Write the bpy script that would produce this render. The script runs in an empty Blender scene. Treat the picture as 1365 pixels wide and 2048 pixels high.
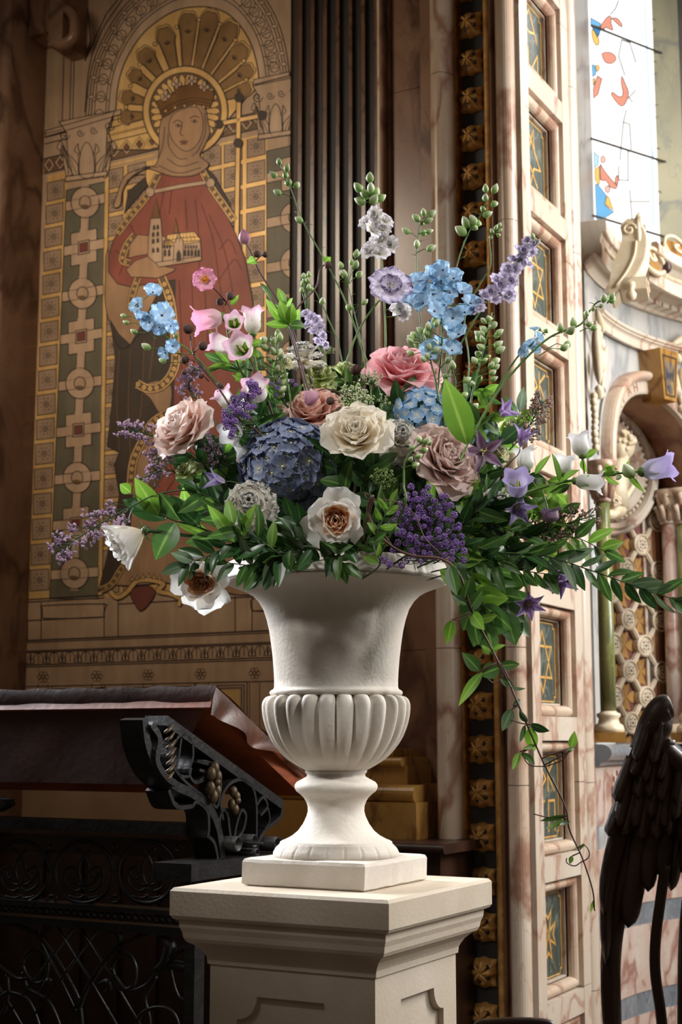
import bpy, math, random
from mathutils import Vector, Matrix, noise
from mathutils.geometry import tessellate_polygon
sc = bpy.context.scene
C = sc.collection
R = math.radians
PI = math.pi
# ---------------------------------------------------------------- camera
F = 2900.0; EYE = 1.35; PITCH = math.atan(454/F)
cam = bpy.data.objects.new('camera', bpy.data.cameras.new('camera')); C.objects.link(cam)
cam.location = (0, 0, EYE); cam.rotation_euler = (PI/2+PITCH, 0, 0)
cam.data.sensor_fit = 'HORIZONTAL'; cam.data.sensor_width = 36; cam.data.lens = F/1365*36
cam.data.dof.use_dof = True; cam.data.dof.focus_distance = 2.98; cam.data.dof.aperture_fstop = 10
cam.data.clip_start = .1
sc.camera = cam
# ---------------------------------------------------------------- light
sc.view_settings.view_transform = 'Standard'; sc.view_settings.look = 'None'
sc.view_settings.gamma = 1; sc.view_settings.use_curve_mapping = False
sc.view_settings.exposure = 0.12
wd = bpy.data.worlds.new('world'); sc.world = wd; wd.use_nodes = True
wd.node_tree.nodes['Background'].inputs[0].default_value = (1.0, .76, .56, 1)
wd.node_tree.nodes['Background'].inputs[1].default_value = .055
def area(name, loc, target, sx, sy, power, col):
    l = bpy.data.lights.new(name, 'AREA'); l.shape = 'RECTANGLE'; l.size = sx; l.size_y = sy; l.energy = power; l.color = col
    o = bpy.data.objects.new(name, l); C.objects.link(o); o.location = loc
    o.rotation_euler = (Vector(target)-Vector(loc)).to_track_quat('-Z', 'Y').to_euler(); return o
area('apse_window_daylight', (3.3, 4.35, 3.3), (0, 3.0, 1.5), 1.0, 2.4, 185, (1, .98, .96))
area('side_window_daylight', (4.4, 2.4, 3.4), (.6, 4.2, 1.5), 1.2, 2.4, 62, (1, .98, .94))
def spot(name, loc, target, deg, power, col):
    l = bpy.data.lights.new(name, 'SPOT'); l.spot_size = R(deg); l.spot_blend = .9; l.energy = power; l.color = col; l.shadow_soft_size = .18
    o = bpy.data.objects.new(name, l); C.objects.link(o); o.location = loc; o.rotation_euler = (Vector(target)-Vector(loc)).to_track_quat('-Z', 'Y').to_euler(); return o
spot('bouquet_fill_right', (2.5, 1.0, 3.9), (.02, 2.9, 1.86), 26, 300, (1, .98, .95))  # added spot that lifts the bouquet front from the right
spot('bouquet_fill_left', (-1.7, 1.0, 4.0), (-.08, 2.9, 1.84), 25, 250, (1, .97, .94))  # second added spot, from the upper left, for the bouquet front
l_ = area('aisle_window_daylight', (-2.3, 4.6, 3.0), (0, 2.95, 1.65), .8, 1.6, 36, (.92, .95, 1)); l_.data.spread = R(66)
area('apse_inner_daylight', (2.3, 5.5, 4.4), (1.3, 6.4, 2.4), .8, 1.2, 22, (1, .98, .95))
area('nave_side_fill', (-2.2, -1.5, 4.5), (-.3, 4.2, 1.6), 1.6, 2.0, 5, (1, .90, .78))  # added weak fill from the left front, kept for the mural
l_ = area('mural_fill', (-1.9, 4.0, 3.9), (-.72, 5.4, 3.2), .7, .5, 9.5, (1, .86, .68)); l_.data.spread = R(90)  # added area light that brightens the mural and misses the pedestal
# ---------------------------------------------------------------- projection and building frame
TH = R(28.5); CT, ST = math.cos(TH), math.sin(TH)
EX = Vector((CT, -ST, 0)); EY = Vector((ST, CT, 0)); EZ = Vector((0, 0, 1))
CAM = Vector((0, 0, EYE))
def ray(px, py):
    dx = (px-682.5)/F; dy = (1024-py)/F
    return Vector((dx, math.cos(PITCH)-dy*math.sin(PITCH), math.sin(PITCH)+dy*math.cos(PITCH)))
def W(px, py, Y):
    d = ray(px, py); return CAM+d*(Y/d.y)
def hit(px, py, n, c):
    d = ray(px, py); return CAM+d*(c/d.dot(n))
def HB(px, py, b): return hit(px, py, EY, b)
def HA(px, py, a): return hit(px, py, EX, a)
def BL(a, b, z): return EX*a+EY*b+EZ*z
def ab(p): return p.dot(EX), p.dot(EY)
def za(py, Y): return W(682.5, py, Y).z
# ---------------------------------------------------------------- objects
def tag(o, label=None, cat=None, group=None, kind=None):
    if label: o['label'] = label
    if cat: o['category'] = cat
    if group: o['group'] = group
    if kind: o['kind'] = kind
    return o
def empty(name, loc=(0, 0, 0), label=None, cat=None, group=None, parent=None, kind=None):
    o = bpy.data.objects.new(name, None); C.objects.link(o); o.empty_display_size = .05
    if parent:
        o.parent = parent; o.location = Vector(loc)-Vector(base(parent))
    else: o.location = loc
    return tag(o, label, cat, group, kind)
def base(o):
    p = Vector((0, 0, 0))
    while o: p = p+o.location; o = o.parent
    return p
def me(name, vs, fs, mat, smooth=True, uv=None):
    m = bpy.data.meshes.new(name); m.from_pydata([tuple(v) for v in vs], [], fs)
    if mat: m.materials.append(mat)
    if smooth: m.polygons.foreach_set('use_smooth', [True]*len(m.polygons))
    if uv:
        l = m.uv_layers.new(name='UVMap')
        li = [0]*len(m.loops); m.loops.foreach_get('vertex_index', li)
        fl = []
        for i in li: fl += uv[i]
        l.data.foreach_set('uv', fl)
    m.update(); return m
class MB:
    def __init__(s): s.v = []; s.f = []
    def add(s, vs, fs):
        n = len(s.v); s.v += [Vector(v) for v in vs]; s.f += [tuple(i+n for i in f) for f in fs]; return s
    def prism(s, poly, fr, h0, h1):
        # poly: 2D points; fr: function (x, y, h) -> world
        n = len(poly); vs = [fr(x, y, h0) for x, y in poly]+[fr(x, y, h1) for x, y in poly]
        fs = [(i, (i+1) % n, (i+1) % n+n, i+n) for i in range(n)]
        tri = tessellate_polygon([[Vector((x, y, 0)) for x, y in poly]])
        fs += [tuple(t) for t in tri]+[tuple(i+n for i in t) for t in tri]
        return s.add(vs, fs)
    def bbox(s, a0, a1, b0, b1, z0, z1):
        vs = [BL(a, b, z) for z in (z0, z1) for a, b in ((a0, b0), (a1, b0), (a1, b1), (a0, b1))]
        return s.add(vs, [(0, 3, 2, 1), (4, 5, 6, 7), (0, 1, 5, 4), (1, 2, 6, 5), (2, 3, 7, 6), (3, 0, 4, 7)])
    def tube(s, pts, r, n=6, cap=True, flat=None):
        pts = [Vector(p) for p in pts]; m = len(pts)
        if not hasattr(r, '__len__'): r = [r]*m
        vs = []; up = None
        for i, p in enumerate(pts):
            t = (pts[min(i+1, m-1)]-pts[max(i-1, 0)])
            t = t.normalized() if t.length > 1e-9 else Vector((0, 0, 1))
            if up is None:
                up = t.cross(Vector((0, 0, 1)) if abs(t.z) < .9 else Vector((1, 0, 0))).normalized()
            else:
                up = up-t*up.dot(t); up = up.normalized() if up.length > 1e-6 else t.orthogonal().normalized()
            w = t.cross(up)
            for k in range(n):
                a = 2*PI*k/n; vs.append(p+(up*math.cos(a)+w*math.sin(a))*r[i])
        fs = [(i*n+k, i*n+(k+1) % n, (i+1)*n+(k+1) % n, (i+1)*n+k) for i in range(m-1) for k in range(n)]
        if cap: fs += [tuple(range(n))[::-1], tuple((m-1)*n+k for k in range(n))]
        return s.add(vs, fs)
    def lathe(s, prof, c=(0, 0), n=48, mod=None, fr=None):
        vs = []
        for r, z in prof:
            for k in range(n):
                a = 2*PI*k/n; rr = r if mod is None else r*mod(a, z)
                x, y = rr*math.cos(a), rr*math.sin(a)
                vs.append(fr(x, y, z) if fr else (c[0]+x, c[1]+y, z))
        m = len(prof)
        fs = [(i*n+k, i*n+(k+1) % n, (i+1)*n+(k+1) % n, (i+1)*n+k) for i in range(m-1) for k in range(n)]
        return s.add(vs, fs+[tuple(range(n))[::-1], tuple((m-1)*n+k for k in range(n))])
    def sphere(s, c, r, n=8, m=6, M=None):
        c = Vector(c); vs = []; rr = (r, r, r) if not hasattr(r, '__len__') else r
        for i in range(m+1):
            t = PI*i/m
            for k in range(n):
                a = 2*PI*k/n; v = Vector((rr[0]*math.sin(t)*math.cos(a), rr[1]*math.sin(t)*math.sin(a), rr[2]*math.cos(t)))
                vs.append(c+(M @ v if M else v))
        return s.add(vs, [(i*n+k, (i+1)*n+k, (i+1)*n+(k+1) % n, i*n+(k+1) % n) for i in range(m) for k in range(n)])
    def build(s, name, mat, parent=None, smooth=False, label=None, cat=None, group=None, kind=None):
        L = base(parent) if parent else Vector((0, 0, 0))
        o = bpy.data.objects.new(name, me(name, [v-L for v in s.v], s.f, mat, smooth)); C.objects.link(o)
        if parent: o.parent = parent
        return tag(o, label, cat, group, kind)
def cr(pts, n=8, closed=False):
    """Catmull-Rom through points"""
    P = [Vector(p) if len(p) == 3 else Vector((p[0], p[1], 0)) for p in pts]
    if closed: Q = [P[-1]]+P+[P[0], P[1]]
    else: Q = [P[0]*2-P[1]]+P+[P[-1]*2-P[-2]]
    out = []
    for i in range(1, len(Q)-2):
        a, b, c, d = Q[i-1:i+3]
        for k in range(n):
            t = k/n
            out.append(.5*((2*b)+(c-a)*t+(2*a-5*b+4*c-d)*t*t+(3*b-a-3*c+d)*t**3))
    if not closed: out.append(P[-1])
    return out
# ---------------------------------------------------------------- materials
MATS = {}
def nm(name):
    m = bpy.data.materials.new(name); m.use_nodes = True; nt = m.node_tree
    return m, nt, nt.nodes['Principled BSDF']
def ramp(nt, fac, stops, interp='LINEAR'):
    r = nt.nodes.new('ShaderNodeValToRGB'); cr_ = r.color_ramp; cr_.interpolation = interp
    while len(cr_.elements) > 1: cr_.elements.remove(cr_.elements[-1])
    cr_.elements[0].position = stops[0][0]; cr_.elements[0].color = (*stops[0][1], 1)
    for p, c in stops[1:]:
        e = cr_.elements.new(p); e.color = (*c, 1)
    nt.links.new(fac, r.inputs[0]); return r.outputs[0]
def noi(nt, scale, detail=4, dist=0, stretch=None, coord='Object'):
    tc = nt.nodes.new('ShaderNodeTexCoord'); out = tc.outputs[coord]
    if stretch:
        mp = nt.nodes.new('ShaderNodeMapping'); mp.inputs['Scale'].default_value = stretch
        nt.links.new(out, mp.inputs[0]); out = mp.outputs[0]
    n = nt.nodes.new('ShaderNodeTexNoise'); n.inputs['Scale'].default_value = scale; n.inputs['Detail'].default_value = detail
    n.inputs['Distortion'].default_value = dist; nt.links.new(out, n.inputs[0]); return n.outputs[0]
def mixc(nt, fac, a, b, mode='MIX'):
    m = nt.nodes.new('ShaderNodeMix'); m.data_type = 'RGBA'; m.blend_type = mode
    for sock, v in ((m.inputs[0], fac), (m.inputs[6], a), (m.inputs[7], b)):
        if hasattr(v, 'is_linked'): nt.links.new(v, sock)
        elif isinstance(v, (int, float)): sock.default_value = v
        else: sock.default_value = (*v, 1)
    return m.outputs[2]
def bump(nt, bs, h, strength=.3, dist=.01):
    b = nt.nodes.new('ShaderNodeBump'); b.inputs['Strength'].default_value = strength; b.inputs['Distance'].default_value = dist
    nt.links.new(h, b.inputs['Height']); nt.links.new(b.outputs[0], bs.inputs['Normal'])
def hx(s):
    c = [int(s[i:i+2], 16)/255 for i in (0, 2, 4)]
    return tuple(x/12.92 if x <= .04045 else ((x+.055)/1.055)**2.4 for x in c)
def M(name, c, rough=.6, metal=0, c2=None, scale=12, bmp=0, bscale=60, stretch=None, spec=None, rand=0):
    if name in MATS: return MATS[name]
    m, nt, bs = nm(name)
    if c2:
        col = ramp(nt, noi(nt, scale, 5, .4, stretch), [(.32, c), (.68, c2)]); nt.links.new(col, bs.inputs['Base Color'])
    else: bs.inputs['Base Color'].default_value = (*c, 1)
    bs.inputs['Roughness'].default_value = rough; bs.inputs['Metallic'].default_value = metal
    if spec is not None: bs.inputs['Specular IOR Level'].default_value = spec
    if bmp: bump(nt, bs, noi(nt, bscale, 6), bmp, .004)
    MATS[name] = m; return m
def marble(name, c, c2, vein, scale=3, rough=.28, vw=.02, v2=None, stretch=(1, 1, .55)):
    m, nt, bs = nm(name)
    b = ramp(nt, noi(nt, scale*.8, 6, .6, stretch), [(.3, c), (.55, c2), (.75, c)])
    n1 = noi(nt, scale, 8, .35, stretch)
    msk = ramp(nt, n1, [(.5-vw*1.6, (0, 0, 0)), (.5-vw*.15, (.75,)*3), (.5+vw*.15, (.8,)*3), (.5+vw*1.6, (0, 0, 0))])
    col = mixc(nt, msk, b, vein)
    n2 = noi(nt, scale*2.6, 9, .5, stretch)
    m2 = ramp(nt, n2, [(.485, (0, 0, 0)), (.5, (.4,)*3), (.515, (0, 0, 0))])
    col = mixc(nt, m2, col, v2 or vein)
    blot = ramp(nt, noi(nt, scale*.45, 3, .8, stretch), [(.55, (0, 0, 0)), (.7, (.6,)*3)])
    col = mixc(nt, blot, col, v2 or vein)
    nt.links.new(col, bs.inputs['Base Color']); bs.inputs['Roughness'].default_value = rough
    MATS[name] = m; return m
M_marble = marble('rose_marble', hx('d4c6b4'), hx('c6ac94'), hx('8c5a44'), 3.6, vw=.028, v2=hx('b48c74'))
M_marbledark = marble('shaded_brown_marble', hx('97765e'), hx('7c5a44'), hx('46291c'), 2.6, .3, .03, v2=hx('664230'))  # dark variant of the marble, lack of light put into its colour
M_marblepale = marble('pale_marble', hx('cfc5b6'), hx('c6b5a2'), hx('a07460'), 3.4, .3, .014, v2=hx('c0a28c'))
M_marblered = marble('red_veined_marble', hx('d5c9bc'), hx('c8ad9e'), hx('8f5644'), 5.5, .3, .04, v2=hx('b08474'), stretch=(1, 1, .8))
M_marblegrey = marble('grey_marble', hx('8b9095'), hx('73797f'), hx('5a6068'), 5, .25, .01, v2=hx('a8aaac'))
M_greenm = marble('green_marble', hx('4b5147'), hx('3b423b'), hx('6f776c'), 18, .45, .02, v2=hx('22302e'))
M_onyx = marble('green_onyx', hx('8f8d58'), hx('78794a'), hx('535f3c'), 6, .2, .03, v2=hx('a3a35c'), stretch=(1, 1, .35))
M_siena = marble('yellow_siena_marble', hx('c39a55'), hx('a6793b'), hx('6b4320'), 4, .3, .02, v2=hx('8f5f2c'))
M_inlay = M('bright_gold_inlay', hx('e6b868'), .45, .3, hx('c99446'), 30)
M_gold = M('gilding', hx('b8822e'), .38, .75, hx('7a4d18'), 30, .3, 90)
M_golddull = M('dull_gilded_carving', hx('dcaa62'), .5, .25, hx('a67436'), 25, .4, 70)
M_black = M('dark_slate_ground', hx('1c1a1c'), .5, 0, hx('2c2827'), 20)
M_plaster = M('white_plaster', hx('d9d2c8'), .72, 0, hx('c9bfb2'), 7, .25, 120)
M_plaster2 = M('painted_plaster', hx('d2c6b4'), .7, 0, hx('c3b39d'), 5, .2, 120)
# ================================================================ structure
def slab(name, poly, z0, z1, mat, kind='structure', smooth=False, parent=None):
    """poly: (a, b) outline in building frame"""
    return MB().prism(poly, lambda x, y, h: BL(x, y, h), z0, z1).build(name, mat, parent, smooth, kind=None if parent else kind)
def drums(name, poly, mat, joints, b, smooth=False):
    """a tall moulding laid in blocks with fine open joints"""
    root = empty(name, BL(poly[0][0], poly[0][1], 0), kind='structure'); zs = [0.0]+sorted(HB(900, y, b).z for y in joints)+[ZT]
    for z0, z1 in zip(zs, zs[1:]): slab('marble_block', poly, z0+.0012, z1-.0012, mat, parent=root)
    return root
def pa(px, b): return ab(HB(px, 1478, b))[0]
def halfround(a0, a1, b, dep, n=14):
    c = (a0+a1)/2; r = (a1-a0)/2
    return [(c+r*math.cos(PI-PI*k/n), b-dep*math.sin(PI*k/n)) for k in range(n+1)]
FL = MB(); FL.add([(-6, -2, 0), (7, -2, 0), (7, 12, 0), (-6, 12, 0)], [(0, 1, 2, 3)])
FL.build('floor', M('dark_floor_tiles', hx('4a3a2e'), .4, 0, hx('33271f'), 6), kind='structure')
ZT = 4.9
BM = 4.75
aP, bP = ab(HB(1068, 1478, 4.43)); bP = 4.43
a_l = pa(50, 4.6); a_ml = pa(48, BM); a_mr = pa(576, BM)
# mural wall behind everything
slab('wall_left', [(a_ml-1.3, BM), (a_mr+.02, BM), (a_mr+.02, BM+.3), (a_ml-1.3, BM+.3)], 0, ZT, M('mural_stone', hx('a98a68'), .6, 0, hx('96775a'), 3, .15, 60))
# left marble column: flat pilaster with rounded edge
al = pa(50, BM)-.004
prof = [(al-1.2, BM), (al-1.2, 4.5), (al-.10, 4.5), (al-.085, 4.49)]+[(al-.03+.03*math.sin(PI/2*k/6), 4.52-.03*math.cos(PI/2*k/6)) for k in range(7)]+[(al, BM)]
slab('trim_1', prof, 0, ZT, M_marbledark, smooth=False)
# fluted pilaster
fb = 4.68
M_flute = marble('shade_dark_flutes', hx('20130a'), hx('180e07'), hx('0e0804'), 3, .6, .03, v2=hx('3f2a18'), stretch=(1, 1, .3))  # shade of the grooves is put into this dark marble colour
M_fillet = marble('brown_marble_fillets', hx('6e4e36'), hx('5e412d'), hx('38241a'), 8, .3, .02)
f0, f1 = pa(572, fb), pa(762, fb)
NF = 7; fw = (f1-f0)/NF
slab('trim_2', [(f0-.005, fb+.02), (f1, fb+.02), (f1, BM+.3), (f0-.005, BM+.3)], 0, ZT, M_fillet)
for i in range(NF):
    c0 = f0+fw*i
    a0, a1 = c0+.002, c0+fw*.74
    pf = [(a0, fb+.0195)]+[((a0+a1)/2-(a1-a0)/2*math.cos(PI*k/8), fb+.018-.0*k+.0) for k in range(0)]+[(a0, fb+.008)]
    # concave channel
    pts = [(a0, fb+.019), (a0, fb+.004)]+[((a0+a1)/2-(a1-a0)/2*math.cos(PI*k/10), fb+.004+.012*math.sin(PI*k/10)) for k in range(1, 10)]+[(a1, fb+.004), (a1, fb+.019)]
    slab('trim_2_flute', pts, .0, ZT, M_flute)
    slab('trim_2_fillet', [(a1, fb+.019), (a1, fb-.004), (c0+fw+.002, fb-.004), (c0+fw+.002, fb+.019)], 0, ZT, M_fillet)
def strip(name, p0, p1, b, mat, kind='box', dep=.03, bb=None, joints=None):
    a0, a1 = pa(p0, b), pa(p1, b); bb = bb or 4.9
    if kind == 'box': poly = [(a0, bb), (a0, b), (a1, b), (a1, bb)]
    else: poly = [(a0, bb)]+halfround(a0, a1, b, dep)+[(a1, bb)]
    return drums(name, poly, mat, joints, b) if joints else slab(name, poly, 0, ZT, mat)
strip('trim_3', 760, 766, 4.62, M_marble)
strip('trim_4', 766, 778, 4.63, M_marbledark, 'round', .015)
strip('trim_5', 778, 790, 4.65, M_fillet, 'round', .01)
strip('trim_6', 789, 855, 4.66, M_marbledark, joints=(160, 700, 1298))
strip('trim_7', 853, 880, 4.63, M_marbledark)
strip('trim_8', 879, 926, 4.42, M_marble, 'round', .06, joints=(155, 640, 1298, 1700))
strip('trim_9', 926, 936, 4.44, M_gold, 'round', .015)
strip('trim_10', 935, 992, 4.47, M_black)
strip('trim_11', 990, 1003, 4.455, M_golddull, 'round', .01)
strip('trim_12', 1002, 1010, 4.46, M_marbledark, 'round', .01)
strip('trim_13', 1009, 1020, 4.47, M_marbledark, bb=4.56)
strip('trim_14', 1018, 1058, 4.425, M_marble, 'round', .045, 4.49, joints=(468, 860, 1300, 1568))
strip('trim_15', 1057, 1068, 4.425, M_marblepale, bb=4.46)
# ---- panelled reveal (face a = aP)
def sb(px): return ab(HA(px, 1478, aP))[1]
b1, b2, b3, b4 = bP, sb(1085), sb(1157), sb(1173)
b5 = sb(1189)
Yr = HA(1157, 1478, aP).y
tans = [-.001+.0889*k for k in range(-4, 7)]
def zz(t): return EYE+Yr*t
core = MB(); core.bbox(aP-.10, aP-.0721, b1+.10, b5, 0, ZT); core.build('wall_pier', M_marblepale, kind='structure')
drums('trim_16', [(aP-.075, b1), (aP, b1), (aP, b2), (aP-.075, b2)], M_marblepale, (232, 860, 1568), b1)
drums('trim_17', [(aP-.075, b3), (aP, b3), (aP, b4-.012), (aP-.012, b4-.006), (aP-.012, b4), (aP-.075, b4)], M_marblepale, (100, 560, 1120, 1560, 1950), b3)
c = (b4+b5)/2; r = (b5-b4)/2
drums('trim_18', [(aP-.08, b4)]+[(aP-.012+.022*math.sin(PI*k/10), c-r*math.cos(PI*k/10)) for k in range(11)]+[(aP-.08, b5)], M_marblepale, (245, 560, 1120, 1560, 1950), b5)
panels = []
for i, t in enumerate(tans):
    z1 = zz(t); z0 = zz(t-.0733)
    zn = zz(tans[i+1]-.0733) if i+1 < len(tans) else z1+.1
    # rail between openings, recessed a touch
    MB().bbox(aP-.075, aP-.001, b2, b3, z1, zn).build('trim_rail', M_marblepale, kind='structure')
    # roll frame
    p = empty('inlaid_panel', BL(aP-.07, (b2+b3)/2, z0), kind='structure')
    q = MB(); rr = .036
    cz0, cz1, cb0, cb1 = z0, z1, b2, b3
    N = 8
    ring = []
    for k in range(N+1):
        a_ = PI/2*k/N
        ins = rr*1.15*math.sin(a_); dep = rr*1.15*(1-math.cos(a_))
        ring.append((ins, .012+dep*1.1))
    vs = []; fs = []
    for ins, dep in ring:
        vs += [BL(aP-dep, cb0+ins, cz0+ins), BL(aP-dep, cb1-ins, cz0+ins), BL(aP-dep, cb1-ins, cz1-ins), BL(aP-dep, cb0+ins, cz1-ins)]
    # rounded roll: convex profile
    vs = []
    for k in range(N+1):
        a_ = PI*k/N
        ins = rr*(1-math.cos(a_))*.55; dep = .040-rr*.8*math.sin(a_)
        vs += [BL(aP-dep, cb0+ins, cz0+ins), BL(aP-dep, cb1-ins, cz0+ins), BL(aP-dep, cb1-ins, cz1-ins), BL(aP-dep, cb0+ins, cz1-ins)]
    for k in range(N):
        for j in range(4): fs.append((k*4+j, k*4+(j+1) % 4, k*4+4+(j+1) % 4, k*4+4+j))
    q.add(vs, fs)
    o = q.build('frame', M_marble, p, False)
    i2 = rr*1.1
    q = MB()
    for w0, w1, d0 in ((i2, i2+.006, .047),):
        for (u0, u1, v0, v1) in ((cb0+w0, cb1-w0, cz0+w0, cz0+w1), (cb0+w0, cb1-w0, cz1-w1, cz1-w0), (cb0+w0, cb0+w1, cz0+w0, cz1-w0), (cb1-w1, cb1-w0, cz0+w0, cz1-w0)):
            q.bbox(aP-.07, aP-d0, u0, u1, v0, v1)
    q.build('fillet', M_marblepale, p)
    MB().bbox(aP-.0719, aP-.060, cb0+i2, cb1-i2, cz0+i2, cz1-i2).build('green_plate', M_greenm, p)
    panels.append((p, cb0+i2, cb1-i2, cz0+i2, cz1-i2))
# gold inlay in the panels
def ribbon(q, pts, w, fr, h0, h1, closed=False):
    P = [Vector((x, y)) for x, y in pts]; n = len(P); L = []; Rr = []
    for i, p in enumerate(P):
        if closed: d0 = (p-P[i-1]); d1 = (P[(i+1) % n]-p)
        else: d0 = p-P[i-1] if i else P[1]-p; d1 = P[i+1]-p if i < n-1 else d0
        d0 = d0.normalized() if d0.length > 1e-9 else Vector((1, 0)); d1 = d1.normalized() if d1.length > 1e-9 else d0
        t = (d0+d1); t = t.normalized() if t.length > 1e-6 else d0
        nn = Vector((-t.y, t.x)); k = 1/max(.5, abs(nn.dot(Vector((-d0.y, d0.x)))))
        ww = w if not hasattr(w, '__len__') else w[i]
        L.append(p+nn*ww/2*k); Rr.append(p-nn*ww/2*k)
    vs = []
    for i in range(n):
        vs += [fr(L[i].x, L[i].y, h1), fr(Rr[i].x, Rr[i].y, h1)]
    fs = [(2*i, 2*i+1, 2*((i+1) % n)+1, 2*((i+1) % n)) for i in range(n if closed else n-1)]
    if h0 is not None:
        m = len(vs)
        for i in range(n): vs += [fr(L[i].x, L[i].y, h0), fr(Rr[i].x, Rr[i].y, h0)]
        for i in range(n if closed else n-1):
            j = (i+1) % n
            fs += [(2*i, 2*j, m+2*j, m+2*i), (2*i+1, m+2*i+1, m+2*j+1, 2*j+1)]
    return q.add(vs, fs)
def star_lines(cx, cy, r, asp=1.0):
    out = []
    for s in (0, 1):
        tri = [(cx+r*math.sin(2*PI*k/3+PI*s)*.95, cy+r*math.cos(2*PI*k/3+PI*s)*asp) for k in range(3)]
        out.append((tri, True))
    return out
def glyph(kind, cx, cy, w, h):
    L = []
    if kind == 'star': L = star_lines(cx, cy, h*.36, 1)
    elif kind == 'alpha':   # overlapping alpha and omega monogram
        L = [([(cx-w*.3, cy+.05*h), (cx, cy+h*.4), (cx+w*.3, cy+.05*h)], False), ([(cx-w*.2, cy+h*.16), (cx, cy+h*.1), (cx+w*.2, cy+h*.16)], False),
             ([(cx-w*.3, cy-h*.1), (cx-w*.3, cy-h*.38), (cx-w*.05, cy-h*.38), (cx-w*.05, cy-h*.1)], False), ([(cx+w*.05, cy-h*.38), (cx+w*.3, cy-h*.1), (cx+w*.3, cy-h*.38)], False)]
    elif kind == 'starburst':
        p = []
        for k in range(8):
            a = PI/4*k+.2; rr = h*.38 if k % 2 == 0 else h*.15
            p.append((cx+rr*.8*math.sin(a), cy+rr*math.cos(a)))
        L = [(p, True), ([(cx-w*.1, cy+h*.3), (cx+w*.25, cy-h*.02)], False), ([(cx-w*.2, cy-h*.02), (cx+w*.2, cy-h*.34)], False)]
    elif kind == 'letters':
        L = [([(cx-w*.34, cy+h*.05), (cx-w*.34, cy+h*.4)], False), ([(cx-w*.2, cy+h*.05), (cx-w*.2, cy+h*.4), (cx+w*.02, cy+h*.2), (cx-w*.2, cy+h*.05)], False),
             ([(cx+w*.1, cy+h*.05), (cx+w*.1, cy+h*.4)], False), ([(cx+w*.32, cy+h*.05), (cx+w*.1, cy+h*.25), (cx+w*.32, cy+h*.4)], False),
             ([(cx-w*.3, cy-h*.4), (cx-w*.3, cy-h*.05), (cx-w*.02, cy-h*.05)], False), ([(cx-w*.3, cy-h*.22), (cx-w*.06, cy-h*.22)], False),
             ([(cx+w*.1, cy-h*.4), (cx+w*.1, cy-h*.05), (cx+w*.32, cy-h*.05), (cx+w*.32, cy-h*.4)], False)]
    elif kind == 'cross':
        for k in range(4):
            a = PI/2*k; R2 = lambda x, y: (cx+(x*math.cos(a)-y*math.sin(a))*.85, cy+x*math.sin(a)+y*math.cos(a))
            L.append(([R2(.012, .008), R2(.034, .075), R2(0, .055), R2(-.034, .075), R2(-.012, .008)], True))
    return L
kinds = {10: 'alpha', 9: 'alpha', 8: 'starburst', 7: 'star', 6: 'letters', 5: 'star', 4: 'star', 3: 'letters', 2: 'cross', 1: 'star', 0: 'letters'}
kinds = {}
# tans index: k=-4..6 -> panel tops; k=0 is the monogram panel under the star panel
for i in range(11):
    kinds[i] = {-1: 'cross', 0: 'letters', 1: 'star', 2: 'cross', 3: 'letters', 4: 'star', 5: 'starburst', 6: 'alpha'}.get(i-4, 'star')
for i, (p, u0, u1, v0, v1) in enumerate(panels):
    q = MB(); fr = lambda x, y, h: BL(aP-.060+h, x, y)
    m = .013; t = .016
    cx, cy, w, h = (u0+u1)/2, (v0+v1)/2, u1-u0, v1-v0
    L = [([(u0+m+t, v0+m), (u1-m-t, v0+m), (u1-m-t, v0+m+t), (u1-m, v0+m+t), (u1-m, v1-m-t), (u1-m-t, v1-m-t), (u1-m-t, v1-m), (u0+m+t, v1-m), (u0+m+t, v1-m-t), (u0+m, v1-m-t), (u0+m, v0+m+t), (u0+m+t, v0+m+t)], True)]
    for pts, cl in L: ribbon(q, pts, .0045, fr, 0, .0012, cl)
    for pts, cl in glyph(kinds[i], cx, cy, w, h): ribbon(q, pts, .008 if kinds[i] != 'cross' else .01, fr, 0, .0014, cl)
    q.build('gold_inlay', M_inlay, p)
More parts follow.
